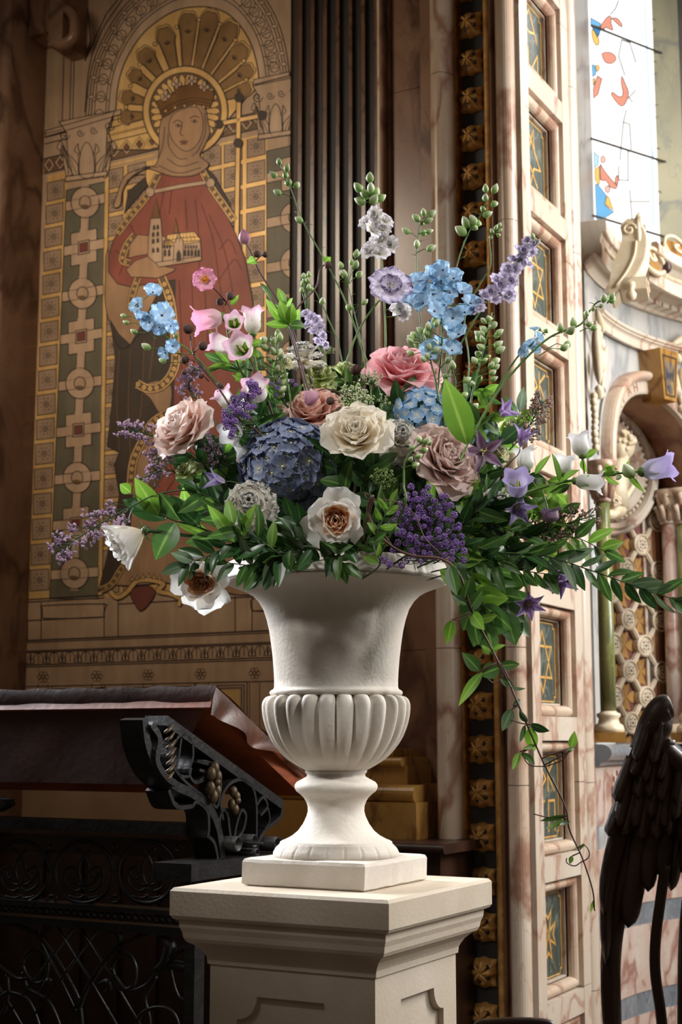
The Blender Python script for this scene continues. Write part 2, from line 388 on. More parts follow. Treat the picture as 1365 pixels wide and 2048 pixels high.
# ---- gilded leaf blocks on the dark strip
def leaf_block(root_name, z, s=1.0):
    a0, a1 = pa(938, 4.47), pa(990, 4.47)
    cx = (a0+a1)/2; w = (a1-a0)*.98; h = .098
    p = MB(); N = 26
    # lobed four-part leaf standing on a pyramid, ridge running to the upper right
    def out(a):
        return 1+.10*math.cos(8*a)+.05*math.cos(16*a)
    vs = [BL(cx+w*.02, 4.47-.045, z)]; rings = [(.22, .046), (.42, .034), (.62, .036), (.80, .020), (1.0, .012), (1.0, 0)]
    for rr, hh in rings:
        for k in range(N):
            a = 2*PI*k/N
            sq = 1/max(abs(math.cos(a)), abs(math.sin(a)))**.75
            r_ = rr*(out(a) if rr > .5 else 1)*sq*.94
            ridge = .010*abs(math.cos(2*a))**3*(1 if rr < .95 else 0)
            hole = 0
            x = max(-.5, min(.5, .5*r_*math.cos(a))); y = .5*r_*math.sin(a)
            vs.append(BL(cx+w*x, 4.47-hh*.85-ridge, z+h*y))
    fs = [(0, 1+k, 1+(k+1) % N) for k in range(N)]
    for j in range(len(rings)-1):
        fs += [(1+j*N+k, 1+(j+1)*N+k, 1+(j+1)*N+(k+1) % N, 1+j*N+(k+1) % N) for k in range(N)]
    p.add(vs, fs); o = p.build('gilded_leaf_block', M_golddull, None, True, kind='structure')
    q = MB()
    for dx, dy in ((-.22, .14), (.20, .20), (-.05, -.26), (.24, -.14)):
        q.sphere(BL(cx+w*dx, 4.47-.028, z+h*dy), (.0085, .016, .0085), 8, 6)
    q.build('drilled_hollow', M_black, o)
    q = MB()
    for k in range(4):
        a = PI/4+PI/2*k
        q.tube([BL(cx, 4.47-.049, z), BL(cx+w*.25*math.cos(a), 4.47-.043, z+h*.27*math.sin(a)), BL(cx+w*.46*math.cos(a), 4.47-.020, z+h*.46*math.sin(a))], [.005, .0045, .002], 5)
    q.build('rib', M_golddull, o, True)
Yl = HB(964, 1478, 4.47).y
tl = []
y = 1488
base_t = math.tan(math.atan((1024-1412)/F)+PITCH)
per = .0292
k = -12
while True:
    t = base_t+per*k; z = EYE+Yl*t
    if z > ZT-.1: break
    if z > .3: leaf_block('gilded_leaf_block', z)
    k += 1
# siena column base beside urn
def blk(name, p0, p1, ytop, ybot, b, mat, dep=.2, rnd=0):
    a0, a1 = ab(HB(p0, 1600, b))[0], ab(HB(p1, 1600, b))[0]
    z1, z0 = HB((p0+p1)/2, ytop, b).z, HB((p0+p1)/2, ybot, b).z
    if not rnd: return MB().bbox(a0, a1, b, b+dep, z0, z1).build(name, mat, kind='structure')
    q = MB(); n = 8; r = (z1-z0)/2; vs = []
    pts = [(b-r*math.sin(PI*k/n)*rnd, (z0+z1)/2+r*math.cos(PI*k/n)) for k in range(n+1)]
    for aa, e in ((a0, 0), (a1, 0)):
        for bb, z in pts: vs.append(BL(aa+(r*.0), bb, z))
        vs += [BL(aa, b+dep, z0), BL(aa, b+dep, z1)]
    m = n+3
    q.add(vs, [(k, (k+1) % m, (k+1) % m+m, k+m) for k in range(m)]+[tuple(range(m)), tuple(range(2*m-1, m-1, -1))])
    return q.build(name, mat, kind='structure')
blk('trim_base_block', 480, 833, 1602, 1682, 4.28, M_siena)
blk('trim_base_torus', 520, 833, 1568, 1602, 4.31, M_siena, .2, .9)
blk('trim_base_scotia', 560, 812, 1530, 1568, 4.36, M_siena, .2, .0)
blk('trim_base_roll', 560, 806, 1514, 1532, 4.35, M_siena, .2, .9)
blk('trim_base_collar', 560, 790, 1498, 1514, 4.40, M_siena, .2, .6)
blk('trim_ledge', 650, 890, 1684, 1704, 4.15, M('dark_walnut', hx('3a2216'), .35, 0, hx('24140c'), 8, .2, 40), .35, .9)
blk('trim_ledge_front', 640, 880, 1704, 2100, 4.2, MATS['dark_walnut'], .3)
# ================================================================ pedestal and urn
pcx, pcy = -.010, 3.0
PC = Vector((pcx, pcy, 0)); pa0, pb0 = ab(PC)
top = W(779, 1802, 2.668).z
ped = empty('pedestal', (pcx, pcy, 0), 'tall square cream pedestal with recessed side panels carrying the urn', 'pedestal')
H = .2385
def sq(h, z, ch=0): return [BL(pa0-h, pb0-h, z), BL(pa0+h, pb0-h, z), BL(pa0+h, pb0+h, z), BL(pa0-h, pb0+h, z)]
def sqloft(q, prof, sub=1):
    vs = []
    for h, z in prof: vs += sq(h, z)
    fs = []
    for i in range(len(prof)-1):
        for j in range(4): fs.append((i*4+j, i*4+(j+1) % 4, i*4+4+(j+1) % 4, i*4+4+j))
    fs += [(3, 2, 1, 0), tuple((len(prof)-1)*4+j for j in range(4))]
    return q.add(vs, fs)
q = MB()
pr = [(H-.012, top-.062)]+[(H-.004, top-.058), (H, top-.052), (H, top-.006), (H-.005, top)]
sqloft(q, pr); q.build('cap_slab', M_plaster2, ped)
q = MB()
pr = [(H-.052, top-.142), (H-.050, top-.135)]
pr += [(H-.050+.032*(1-math.cos(PI/2*k/8)), top-.135+.035*math.sin(PI/2*k/8)) for k in range(1, 9)]
pr += [(H-.018+.006*math.sin(PI/2*k/6), top-.100+.030*(k/6)) for k in range(1, 7)]+[(H-.013, top-.062)]
pr = [(H-.062, top-.150), (H-.054, top-.146), (H-.053, top-.134), (H-.050, top-.128), (H-.044, top-.118), (H-.034, top-.109), (H-.024, top-.103), (H-.020, top-.096), (H-.018, top-.085), (H-.014, top-.075), (H-.013, top-.062)]
sqloft(q, pr); q.build('cap_moulding', M_plaster2, ped)
hs = H-.058
q = MB(); sqloft(q, [(hs-.012, 0.14), (hs-.012, top-.148)]); q.build('shaft_core', M_plaster2, ped)
def panel_face(dirn):
    # outer plate with a notched-corner opening, on face 'a' (right, +EX) or 'b' (front, -EY)
    zt, zb = top-.148, .14
    wt = .030; po_t = zt-.052; po_b = zb+.09
    iw = hs-.062; nc = .045
    def arc(cx, cz, a0, a1, r=nc, n=6): return [(cx+r*math.cos(a0+(a1-a0)*k/n), cz+r*math.sin(a0+(a1-a0)*k/n)) for k in range(n+1)]
    inner = arc(iw, po_t, 1.5*PI, PI)[::1]
    inner = arc(iw, po_t, PI, 1.5*PI)+arc(iw, po_b, PI/2, PI)+arc(-iw, po_b, 0, PI/2)+arc(-iw, po_t, 1.5*PI, 2*PI)
    outer = [(hs, zt), (hs, zb), (-hs, zb), (-hs, zt)]
    if dirn == 'a': fr = lambda x, z, h: BL(pa0+hs-.012+h, pb0+x, z)
    elif dirn == 'b': fr = lambda x, z, h: BL(pa0-x, pb0-hs+.012-h, z)
    elif dirn == 'c': fr = lambda x, z, h: BL(pa0-hs+.012-h, pb0+x, z)
    else: fr = lambda x, z, h: BL(pa0-x, pb0+hs-.012+h, z)
    tri = tessellate_polygon([[Vector((x, z, 0)) for x, z in outer], [Vector((x, z, 0)) for x, z in inner]])
    allp = outer+inner
    vs = [fr(x, z, .012) for x, z in allp]; fs = [tuple(t) for t in tri]
    m = len(vs); n = len(inner)
    vs += [fr(x*.985, (z-(po_t+po_b)/2)*.99+(po_t+po_b)/2, 0) for x, z in inner]
    fs += [(4+i, 4+(i+1) % n, m+(i+1) % n, m+i) for i in range(n)]
    q = MB(); q.add(vs, fs); q.build('panel_frame', M_plaster2, ped)
for d in 'abcd': panel_face(d)
q = MB(); sqloft(q, [(hs+.03, 0), (hs+.03, .08), (hs+.02, .10), (hs+.004, .14)]); q.build('base_moulding', M_plaster2, ped)
# urn
urn = empty('urn', (pcx, pcy, top), 'large white plaster campana urn with fluted bowl on the pedestal', 'urn')
def U(r, y, Yd=3.0):
    c = W(672, y, Yd); return (W(672+r, y, Yd).x-c.x, c.z)
zplt = top+.0535
q = MB(); h = .1375
def wob(p, s, k): return p+Vector((noise.noise(p*k), noise.noise(p*k+Vector((9, 0, 0))), noise.noise(p*k+Vector((0, 9, 0)))))*s
vs = []; prof = [(h-.004, top+.0005), (h, top+.004), (h, top+.046), (h-.003, top+.052), (h-.010, zplt)]; n = 12
for hh, z in prof:
    for s4 in range(4):
        A, B = sq(hh, z)[s4], sq(hh, z)[(s4+1) % 4]
        for k in range(n): w_ = wob(A.lerp(B, k/n), .0022, 30); w_.z = max(w_.z, top+.001); vs.append(w_)
m = 4*n
fs = [(i*m+k, i*m+(k+1) % m, (i+1)*m+(k+1) % m, (i+1)*m+k) for i in range(4) for k in range(m)]+[tuple(range(m))[::-1], tuple(4*m+k for k in range(m))]
q.add(vs, fs); q.build('plinth', M_plaster, urn)
P_ = lambda L: [U(r, y) for r, y in L]
uc = (pcx, pcy)
ft = [(122, 1714), (126, 1710), (126, 1704), (122, 1696), (113, 1687), (112, 1683)]
q = MB()
fpr = P_(ft); fpr = [(fpr[0][0], zplt-.002)]+fpr
def footmod(a, z):
    f = (a*22/(2*PI)) % 1; g = min(f, 1-f)
    return 1-.035*math.exp(-(g/.035)**2) if z < U(0, 1688)[1] and z > zplt+.004 else 1
q.lathe(fpr, uc, 264, footmod); q.build('foot_band', M_plaster, urn, True)
q = MB()
q.lathe(P_([(112, 1685), (109, 1681), (103, 1679), (88, 1671), (76, 1661), (66, 1647), (59, 1632), (56.5, 1622), (57, 1612), (60, 1603), (65, 1595), (72, 1588), (80, 1582), (83, 1576), (83, 1570), (79, 1564), (68, 1558), (59, 1553), (58, 1548), (62, 1544), (62, 1540)]), uc, 72); q.build('stem', M_plaster, urn, True)
NG = 24
q = MB()
zt_, zb_ = U(0, 1392)[1], U(0, 1541)[1]
def gad(a, z):
    t = (z-zb_)/(zt_-zb_)
    f = (a*NG/(2*PI)) % 1
    s = abs(math.sin(PI*f))**.6
    amp = .115*min(1, (t+.15)*1.2)
    if t > .88: amp *= 1+1.2*(t-.88)/.12*(1-s)
    return 1-amp*(1-s)
bw = [(60, 1541), (66, 1538), (82, 1529), (99, 1518), (113, 1504), (125, 1489), (134, 1474), (141, 1457), (146, 1440), (148.5, 1425), (149, 1412), (147.5, 1404), (144, 1398), (139, 1394), (132, 1392), (120, 1391)]
bw = [(p.x, p.y) for p in cr([(a, b) for a, b in bw], 2)]
q.lathe(P_(bw), uc, NG*12, gad); q.build('fluted_bowl', M_plaster, urn, True)
q = MB()
nk = [(126, 1393), (131, 1391), (133, 1388), (133, 1384), (130, 1381), (126, 1379), (124, 1375), (124, 1360), (125, 1340), (127, 1315), (130, 1290), (134, 1262), (139, 1240), (146, 1219), (156, 1203), (168, 1191), (182, 1183), (200, 1176), (216, 1170), (225, 1166)]
q.lathe(P_(nk), uc, 96); q.build('neck', M_plaster, urn, True)
q = MB()
def rimmod(a, z):
    t = (z-U(0, 1160)[1])/(U(0, 1130)[1]-U(0, 1160)[1])
    if t < .12 or t > .95: return 1
    f = (a*36/(2*PI)) % 1
    v = abs(f-.5)*2
    lf = math.exp(-((v-t*.8)/.10)**2)+.8*math.exp(-((v-.02)/.08)**2)+.8*math.exp(-((1-v-t*.4)/.08)**2)
    return 1-.012*lf
rm = [(225, 1166), (227, 1163), (226.5, 1160), (225, 1157), (224, 1152), (223, 1147), (222, 1142), (220, 1137), (218, 1132), (215, 1129), (208, 1128), (200, 1132), (196, 1145), (185, 1170), (150, 1185), (120, 1200)]
q.lathe(P_(rm), uc, 360, rimmod); q.build('carved_rim', M_plaster, urn, True)
# ================================================================ painted mural (flat art on the wall plane)
c1, c2 = HB(60, 1400, BM), HB(570, 1400, BM)
mural = empty('mural_painting', BL((ab(c1)[0]+ab(c2)[0])/2, BM, 1.2), 'painted wall mural of a crowned haloed queen in a red robe holding a model church', 'mural')
def paint(name, c, c2, rough=.6, metal=0, streak=True):
    m, nt, bs = nm(name)
    a = ramp(nt, noi(nt, 6, 6, .3), [(.3, c), (.7, c2)])
    if streak:
        w = ramp(nt, noi(nt, 22, 5, .2, (1, 1, .12)), [(.35, (.80,)*3), (.6, (1,)*3)]); a = mixc(nt, .8, a, w, 'MULTIPLY')
    nt.links.new(a, bs.inputs['Base Color']); bs.inputs['Roughness'].default_value = rough; bs.inputs['Metallic'].default_value = metal
    return m
PM = dict(
    ground=paint('mural_tan', hx('be9d7c'), hx('a88768')), tan=paint('mural_light_tan', hx('c8a686'), hx('b39172')),
    gold=paint('mural_gold', hx('ecc07c'), hx('d0a05e'), .5, .25), tile=paint('mural_tile', hx('ab8c70'), hx('94775c')),
    olive=paint('mural_olive', hx('70664e'), hx('5e5643')), line=paint('mural_outline', hx('33211a'), hx('2a1a14'), streak=False),
    fine=paint('mural_fine_line', hx('5b3d2b'), hx('4b3123'), streak=False),
    red=paint('mural_red', hx('9a4f3a'), hx('803f30')), redd=paint('mural_dark_red', hx('6f2d22'), hx('5c241c')), dark=paint('mural_dark_brown', hx('463424'), hx('36281c')),
    lobe=paint('mural_aged_gold', hx('a27a48'), hx('7d5c35'), .5, .2), brown=paint('mural_brown', hx('7a5a38'), hx('644829')), skin=paint('mural_skin', hx('bb906a'), hx('a47a55')), veil=paint('mural_veil', hx('b48c66'), hx('987352')),
    crown=paint('mural_crown', hx('8a5f30'), hx('6d4822'), .45, .3), brick=paint('mural_brick_red', hx('7c3f30'), hx('6b3327')))
ART = {}
def mf(px, py, h):
    p = HB(px, py, BM); return p-EY*(h*.00022+.0006)
def mq(part, col): return ART.setdefault((part, col), MB())
def fill(part, col, pts, ly, sm=0, cl=True):
    if sm: pts = [(p.x, p.y) for p in cr(pts, sm, True)]
    pts = [tuple(p[:2]) for p in pts]
    tri = tessellate_polygon([[Vector((x, y, 0)) for x, y in pts]])
    mq(part, col).add([mf(x, y, ly) for x, y in pts], [tuple(t) for t in tri]); return pts
def line(part, pts, ly, w=1.8, closed=False, sm=0, col='line'):
    if sm: pts = [(p.x, p.y) for p in cr(pts, sm, closed)]
    ribbon(mq(part, col), pts, w, mf, None, ly, closed)
def fl(part, col, pts, ly, sm=0, w=1.8):
    p = fill(part, col, pts, ly, sm); line(part, p, ly+1, w, True)
def ell(cx, cy, rx, ry, n=24, a0=0, a1=2*PI): return [(cx+rx*math.cos(a0+(a1-a0)*k/n), cy+ry*math.sin(a0+(a1-a0)*k/n)) for k in range(n)]
def Z1(*p): return [(x/2.2016, y/2.2016) for x, y in p]
def Z2(*p): return [(x/2.498, 600+y/2.498) for x, y in p]
def lerp(a, b, t): return a+(b-a)*t
def azp(a, z):
    # wall coordinates -> pixel, to lay out regular rows
    p = BL(a, BM, z)-CAM
    u = Vector((0, -math.sin(PITCH), math.cos(PITCH))); f = Vector((0, math.cos(PITCH), math.sin(PITCH)))
    return 682.5+F*p.x/p.dot(f), 1024-F*p.dot(u)/p.dot(f)
def paz(px, py):
    p = HB(px, py, BM); return ab(p)[0], p.z
def rowy(px, xr, yr):
    """y at px of the wall-horizontal line through (xr, yr)"""
    z = paz(xr, yr)[1]; a = paz(px, yr)[0]
    for _ in range(3):
        x, y = azp(a, z); a = paz(px, y)[0]
    return azp(a, z)[1]
def hline(part, xr, yr, x0, x1, w=1.8, ly=12, col='line'): line(part, [(x0, rowy(x0, xr, yr)), (x1, rowy(x1, xr, yr))], ly, w, col=col)
def hband(part, col, xr, y0, y1, x0, x1, ly): fill(part, col, [(x0, rowy(x0, xr, y0)), (x1, rowy(x1, xr, y0)), (x1, rowy(x1, xr, y1)), (x0, rowy(x0, xr, y1))], ly)
def tile(cx, cy, hw, hh, ly=3):
    s = (rowy(cx+hw, cx, cy)-rowy(cx-hw, cx, cy))/2
    q = [(cx-hw, cy-hh-s), (cx+hw, cy-hh+s), (cx+hw, cy+hh+s), (cx-hw, cy+hh-s)]
    fl('painted_tiles', 'tile', q, ly, w=1.5)
    line('painted_tiles', ell(cx, cy, 5, 5.5, 12), ly+2, 1.5, True); fill('painted_tiles', 'line', ell(cx, cy, 2, 2.2, 8), ly+2)
    for k in range(8):
        a = PI/4*k+.3; fill('painted_tiles', 'line', ell(cx+hw*.58*math.cos(a), cy+hh*.58*math.sin(a), 1.3, 1.4, 5), ly+2)
# ground of the whole mural
fill('ground', 'ground', [(98, -8), (586, -8), (578, 200), (573, 440), (571, 900), (571, 1480), (46, 1480), (50, 1352), (78, 600), (92, 114)], 0)
# gold ground behind the tiles
fill('gilded_grid', 'gold', [(96, 352), (136, 340), (104, 1200), (57, 1200), (80, 640)], 1)
fill('gilded_grid', 'gold', [(213, 335), (330, 300), (430, 290), (534, 268), (534, 1190), (196, 1196)], 1)
for k in range(17):
    t = k/16; cx = lerp(112, 79.5, t**.95); cy = lerp(381, 1160, t*(.945+.055*t)); tile(cx, cy, lerp(17, 18.5, t), lerp(18.5, 21, t))
for k in range(18):
    y = 357+47.6*k
    for x0 in (229-.5*k, 274-.5*k): tile(x0, rowy(x0, 229, y), 18, 19)
    if k < 8:
        for x0 in (425, 467, 513-.4*k): tile(x0, rowy(x0, 229, y), 18, 20)
# decorated pilasters
def pil(xl0, xr0, xl1, xr1, y0, y1, cx0, cx1, ys, part):
    L = lambda y: lerp(xl0, xl1, (y-y0)/(y1-y0)); Rr = lambda y: lerp(xr0, xr1, (y-y0)/(y1-y0)); Cx = lambda y: lerp(cx0, cx1, (y-y0)/(y1-y0))
    fl(part, 'olive', [(L(y0), rowy(L(y0), cx0, y0)), (Rr(y0), rowy(Rr(y0), cx0, y0)), (Rr(y1), y1), (L(y1), y1)], 2)
    vb = [(Cx(y)-8.5, y) for y in (y0, ys[-1][0])]+[(Cx(y)+8.5, y) for y in (ys[-1][0], y0)]
    fl(part, 'tan', vb, 4)
    for y, kd in ys:
        c = Cx(y); f = lambda x, yy: (x, rowy(x, c, yy))
        fl(part, 'tan', [f(L(y), y-10), f(Rr(y), y-10), f(Rr(y), y+10), f(L(y), y+10)], 5)
    for y, kd in ys:
        c = Cx(y); f = lambda x, yy: (x, rowy(x, c, yy))
        if kd:
            fl(part, 'tan', ell(c, y, 28.5, 31), 6, w=2.2); fl(part, 'ground', ell(c, y, 11.5, 13), 8); fill(part, 'brown', ell(c-1, y+8, 8, 4, 12), 9)
            fill(part, 'tan', [f(L(y)+2, y-9), f(Rr(y)-2, y-9), f(Rr(y)-2, y+9), f(L(y)+2, y+9)], 7)
            fill(part, 'tan', [(c-7.5, y-34), (c+7.5, y-34), (c+7.5, y+34), (c-7.5, y+34)], 7)
            fl(part, 'ground', ell(c, y, 11.5, 13), 9); fill(part, 'brown', ell(c-1, y+8, 8, 4, 12), 11)
        else:
            fl(part, 'tan', [f(c-26, y-33), f(c+26, y-33), f(c+26, y+33), f(c-26, y+33)], 6)
            fill(part, 'tan', [f(L(y)+2, y-9), f(Rr(y)-2, y-9), f(Rr(y)-2, y+9), f(L(y)+2, y+9)], 8)
            fill(part, 'tan', [(c-7.5, y-36), (c+7.5, y-36), (c+7.5, y+36), (c-7.5, y+36)], 8)
            fl(part, 'tan', [f(c-11, y-13), f(c+11, y-13), f(c+11, y+13), f(c-11, y+13)], 9); fl(part, 'brick', [f(c-8, y-9), f(c+8, y-9), f(c+8, y+9), f(c-8, y+9)], 11, w=1.2)
pil(133, 211, 100, 197, 372, 1198, 172, 148, [(405, 1), (495, 0), (587, 1), (673, 0), (767, 1), (860, 0), (955.5, 1), (1048, 0), (1147, 1)], 'left_painted_pilaster')
pil(534, 582, 534, 582, 290, 1190, 590, 590, [(345, 0), (436, 1), (527, 1), (618, 0), (710, 1), (800, 0)], 'right_painted_pilaster')
fill('gilded_grid', 'gold', [(211, 352), (219, 350), (205, 1190), (197, 1192)], 6); line('gilded_grid', [(219, 350), (205, 1190)], 7, 1.5)
# cornices and friezes
P = 'painted_arcade'
for yy in (268, 275, 288): hline(P, 92, yy, 90, 243)
fill(P, 'ground', Z1((460, 700), (700, 640), (700, 700), (460, 745)), 4)
def lattice(x0, x1, xr, y0, y1, n):
    hband(P, 'brown', xr, y0, y1, x0, x1, 5); hline(P, xr, y0, x0, x1); hline(P, xr, y1, x0, x1)
    for k in range(n):
        c = lerp(x0, x1, (k+.5)/n); cy = (rowy(c, xr, y0)+rowy(c, xr, y1))/2; w = (x1-x0)/n/2
        fl(P, 'tan', [(c-w, cy), (c, cy-15), (c+w, cy), (c, cy+15)], 7, w=1.4); fl(P, 'brown', [(c-w*.55, cy), (c, cy-9), (c+w*.55, cy), (c, cy+9)], 9, w=1.2); fill(P, 'brick', [(c-4, cy), (c, cy-4), (c+4, cy), (c, cy+4)], 11)
lattice(216, 318, 216, 285, 323, 4); lattice(430, 532, 430, 245, 278, 4); lattice(88, 132, 88, 318, 348, 2)
hline(P, 232, 268, 208, 300, 5, 8, 'gold'); hline(P, 216, 332, 216, 310, 4, 8, 'gold'); hline(P, 440, 290, 440, 540, 4, 8, 'gold')
def acanthus(cx, yt, yb, w, part=P):
    fl(part, 'tan', [(cx-w*.33, yb), (cx-w*.36, yt+30), (cx-w*.5, yt+8), (cx+w*.5, rowy(cx+w*.5, cx, yt)), (cx+w*.36, yt+24), (cx+w*.33, rowy(cx+w*.33, cx, yb))], 13)
    for s in (-1, 1):
        for k, (dx, dy, r) in enumerate(((.40, .22, 11), (.12, .24, 8))):
            c = (cx+s*w*dx, lerp(yt, yb, dy)-s*w*dx*.2)
            line(part, [(c[0]+r*(1-i/14)*math.cos(s*i*.75), c[1]+r*(1-i/14)*math.sin(i*.75)) for i in range(14)], 15, 1.6, sm=2)
        for x0, x1, y0 in ((.05, .16, .45), (.14, .42, .48), (.27, .47, .40)):
            pts = [(cx+s*w*x0, yb), (cx+s*w*(x0+.03), lerp(yt, yb, .8)), (cx+s*w*x1*.9, lerp(yt, yb, y0+.1)), (cx+s*w*x1, lerp(yt, yb, y0)), (cx+s*w*(x1+.06), lerp(yt, yb, y0+.12)), (cx+s*w*x1*.95, lerp(yt, yb, y0+.2)), (cx+s*w*(x0+.10), yb)]
            fl(part, 'tan', pts, 14, 3, 1.6)
            line(part, [(cx+s*w*(x0+.05), yb-4), (cx+s*w*(x0+x1)/2, lerp(yt, yb, .75)), (cx+s*w*x1, lerp(yt, yb, y0+.06))], 16, 1.2, sm=3)
    fl(part, 'tan', [(cx-w*.12, yb), (cx-w*.11, lerp(yt, yb, .6)), (cx, lerp(yt, yb, .42)), (cx+w*.11, lerp(yt, yb, .6)), (cx+w*.12, yb)], 17, 3, 1.6)
    fl(part, 'tan', [(cx-w*.38, yb+2), (cx+w*.36, rowy(cx+w*.36, cx, yb)), (cx+w*.36, rowy(cx+w*.36, cx, yb+9)), (cx-w*.38, yb+12)], 18)
acanthus(175, 236, 352, 112); acanthus(553, 165, 268, 92)
fl(P, 'tan', [(92, 262), (243, 219), (243, 229), (92, 274)], 12); fl(P, 'tan', [(508, 160), (580, 144), (580, 152), (508, 170)], 12)
# arch bands
ar_in = [(232, 222), (238, 165), (254, 118), (283, 72), (318, 41), (357, 20), (397, 14), (430, 17), (459, 30), (485, 57), (504, 91), (515, 130), (519, 160)]
def scale(pts, c, sx, sy): return [(c[0]+(x-c[0])*sx, c[1]+(y-c[1])*sy) for x, y in pts]
AC = (376, 190)
g = [(p.x, p.y) for p in cr(ar_in, 4)]
for k, (s, col) in enumerate(((1.42, 'ground'), (1.34, 'tan'), (1.10, 'tan'))):
    o = scale(g, AC, s, s*1.02); i_ = g
    pp = [(max(94, min(581, x)), max(-6, y)) for x, y in o]
    fill(P, col, pp+[(519, 165), (232, 226)], 2+k); line(P, pp, 6, 1.8)
for s in (1.38, 1.30, 1.14): line(P, [(max(94, min(581, x)), max(-6, y)) for x, y in scale(g, AC, s, s*1.02)], 6, 1.6)
for k in range(0, len(g)-1, 2):
    x, y = scale([g[k]], AC, 1.22, 1.245)[0]
    if y > 0 and x < 570:
        d = Vector((x-AC[0], y-AC[1])).normalized(); t = Vector((-d.y, d.x))
        line(P, [(x+t.x*11*math.cos(a)+d.x*9*math.sin(a), y+t.y*11*math.cos(a)+d.y*9*math.sin(a)) for a in [2*PI*j/10 for j in range(10)]], 7, 1.5, True)
        line(P, [(x-d.x*16-t.x*9, y-d.y*16-t.y*9), (x-t.x*3, y-t.y*3), (x+d.x*16-t.x*10, y+d.y*16-t.y*10)], 7, 1.4, sm=3)
        line(P, [(x-d.x*8, y-d.y*8), (x+d.x*6+t.x*3, y+d.y*6+t.y*3)], 7, 1.4)
        x, y = scale([g[k]], AC, 1.36, 1.385)[0]
        if x < 575 and y > 0: fl(P, 'tan', ell(x, y, 6, 4, 10), 7, w=1.3)
line(P, [(170, 225), (180, 130), (205, 60), (245, 0)], 7, 1.8, sm=4)
line(P, Z1((375, 270), (400, 180), (385, 0)), 7, 1.8); line(P, Z1((375, 270), (470, 60), (520, 0)), 7, 1.8)
for x in (131, 146, 152): line(P, [(x, -5), (x-6, 245)], 7, 1.6)
fl('gilded_shell_niche', 'gold', g+[(519, 163), (440, 262), (300, 300), (232, 300), (218, 268)], 8, w=2.5)
# shell lobes
tips = Z1((535, 520), (540, 425), (578, 320), (628, 222), (722, 125), (833, 62), (935, 55), (1030, 105), (1082, 205), (1110, 300), (1105, 385))
S = 'gilded_shell_niche'; hc = (372, 223)
for i, (tx, ty) in enumerate(tips):
    d = Vector((tx-hc[0], ty-hc[1])); n = d.normalized(); t = Vector((-n.y, n.x)); L = d.length
    wd_ = 22 if 3 <= i <= 8 else 18
    b0 = Vector(hc)+n*84
    pts = [b0-t*6, b0.lerp(Vector((tx, ty)), .6)-t*wd_*.62, Vector((tx, ty))-n*wd_*.9-t*wd_*.82, Vector((tx, ty))-t*wd_*.45, Vector((tx, ty)), Vector((tx, ty))+t*wd_*.45, Vector((tx, ty))-n*wd_*.9+t*wd_*.82, b0.lerp(Vector((tx, ty)), .6)+t*wd_*.62, b0+t*6]
    pts = [(p.x, p.y) for p in pts]
    fl(S, 'gold', scale(pts, (tx-n.x*40, ty-n.y*40), 1.12, 1.12), 10, 3, 1.6)
    fl(S, 'lobe', pts, 12, 3, 1.4)
    c = Vector((tx, ty))-n*L*.20
    for k in range(5):
        a = math.atan2(n.y, n.x)+(k-2)*.5; line(S, [(c.x, c.y), (c.x+9*math.cos(a), c.y+9*math.sin(a))], 15, 1.6)
    if i < len(tips)-1:
        m = (Vector((tx, ty))+Vector(tips[i+1]))/2; mm = Vector(hc)+(m-Vector(hc))*.93
        fl(S, 'gold', ell(mm.x, mm.y, 4, 4, 10), 16, w=1.4)
        line(S, [(mm.x, mm.y), tuple(Vector(hc)+(mm-Vector(hc))*.5)], 14, 3.2, col='gold')
# halo
Hh = 'halo'
fl(Hh, 'gold', ell(hc[0], hc[1], 85, 90, 48), 17, w=2.4); fl(Hh, 'brown', ell(hc[0], hc[1], 72, 77, 48), 19, w=2)
for k in range(30):
    a = 2*PI*k/30; fl(Hh, 'gold', [(hc[0]+x*math.cos(a)-y*math.sin(a), hc[1]+(x*math.sin(a)+y*math.cos(a))*1.06) for x, y in ((40, 0), (50, -6), (64, -5), (69, 0), (64, 5), (50, 6))], 21, 2, 1.2)
# staff
line('cross_staff', [(479, 195), (472, 640), (470, 1000)], 17, 11); line('cross_staff', [(479, 195), (472, 640), (470, 1000)], 18, 7.5, col='gold')
line('cross_staff', [(438, 249), (525, 232)], 19, 11); line('cross_staff', [(438, 249), (525, 232)], 20, 7.5, col='gold'); line('cross_staff', [(479, 195), (478, 290)], 20, 7.5, col='gold')
for p in Z1((1056, 432), (968, 549), (1158, 510), (1052, 632)): fl('cross_staff', 'dark', ell(p[0], p[1], 9, 9.5, 14), 21, w=1)
# mantle, robe
Fg = 'painted_figure'
fl(Fg, 'veil', [(216, 500), (212, 560), (212, 610), (222, 650), (236, 690), (262, 690), (330, 600), (330, 560), (240, 540)], 14, 3)
fl(Fg, 'dark', [(222, 640), (238, 668), (262, 690), (290, 640), (330, 560), (420, 560), (420, 1100), (330, 1165), (262, 1120), (230, 1170), (198, 1183), (214, 1120), (232, 1040), (240, 990), (230, 930), (240, 905), (216, 893), (226, 800), (232, 720)], 15)
for pts in ([(240, 700), (235, 800), (240, 900)], [(262, 700), (258, 820), (262, 900), (255, 960)], [(290, 680), (285, 800), (275, 900)], [(315, 640), (300, 760)]): line(Fg, pts, 17, 1.5, sm=4, col='brown')
fl(Fg, 'veil', [(276, 775), (300, 795), (322, 828), (340, 820), (345, 780), (330, 760)], 17, 3)
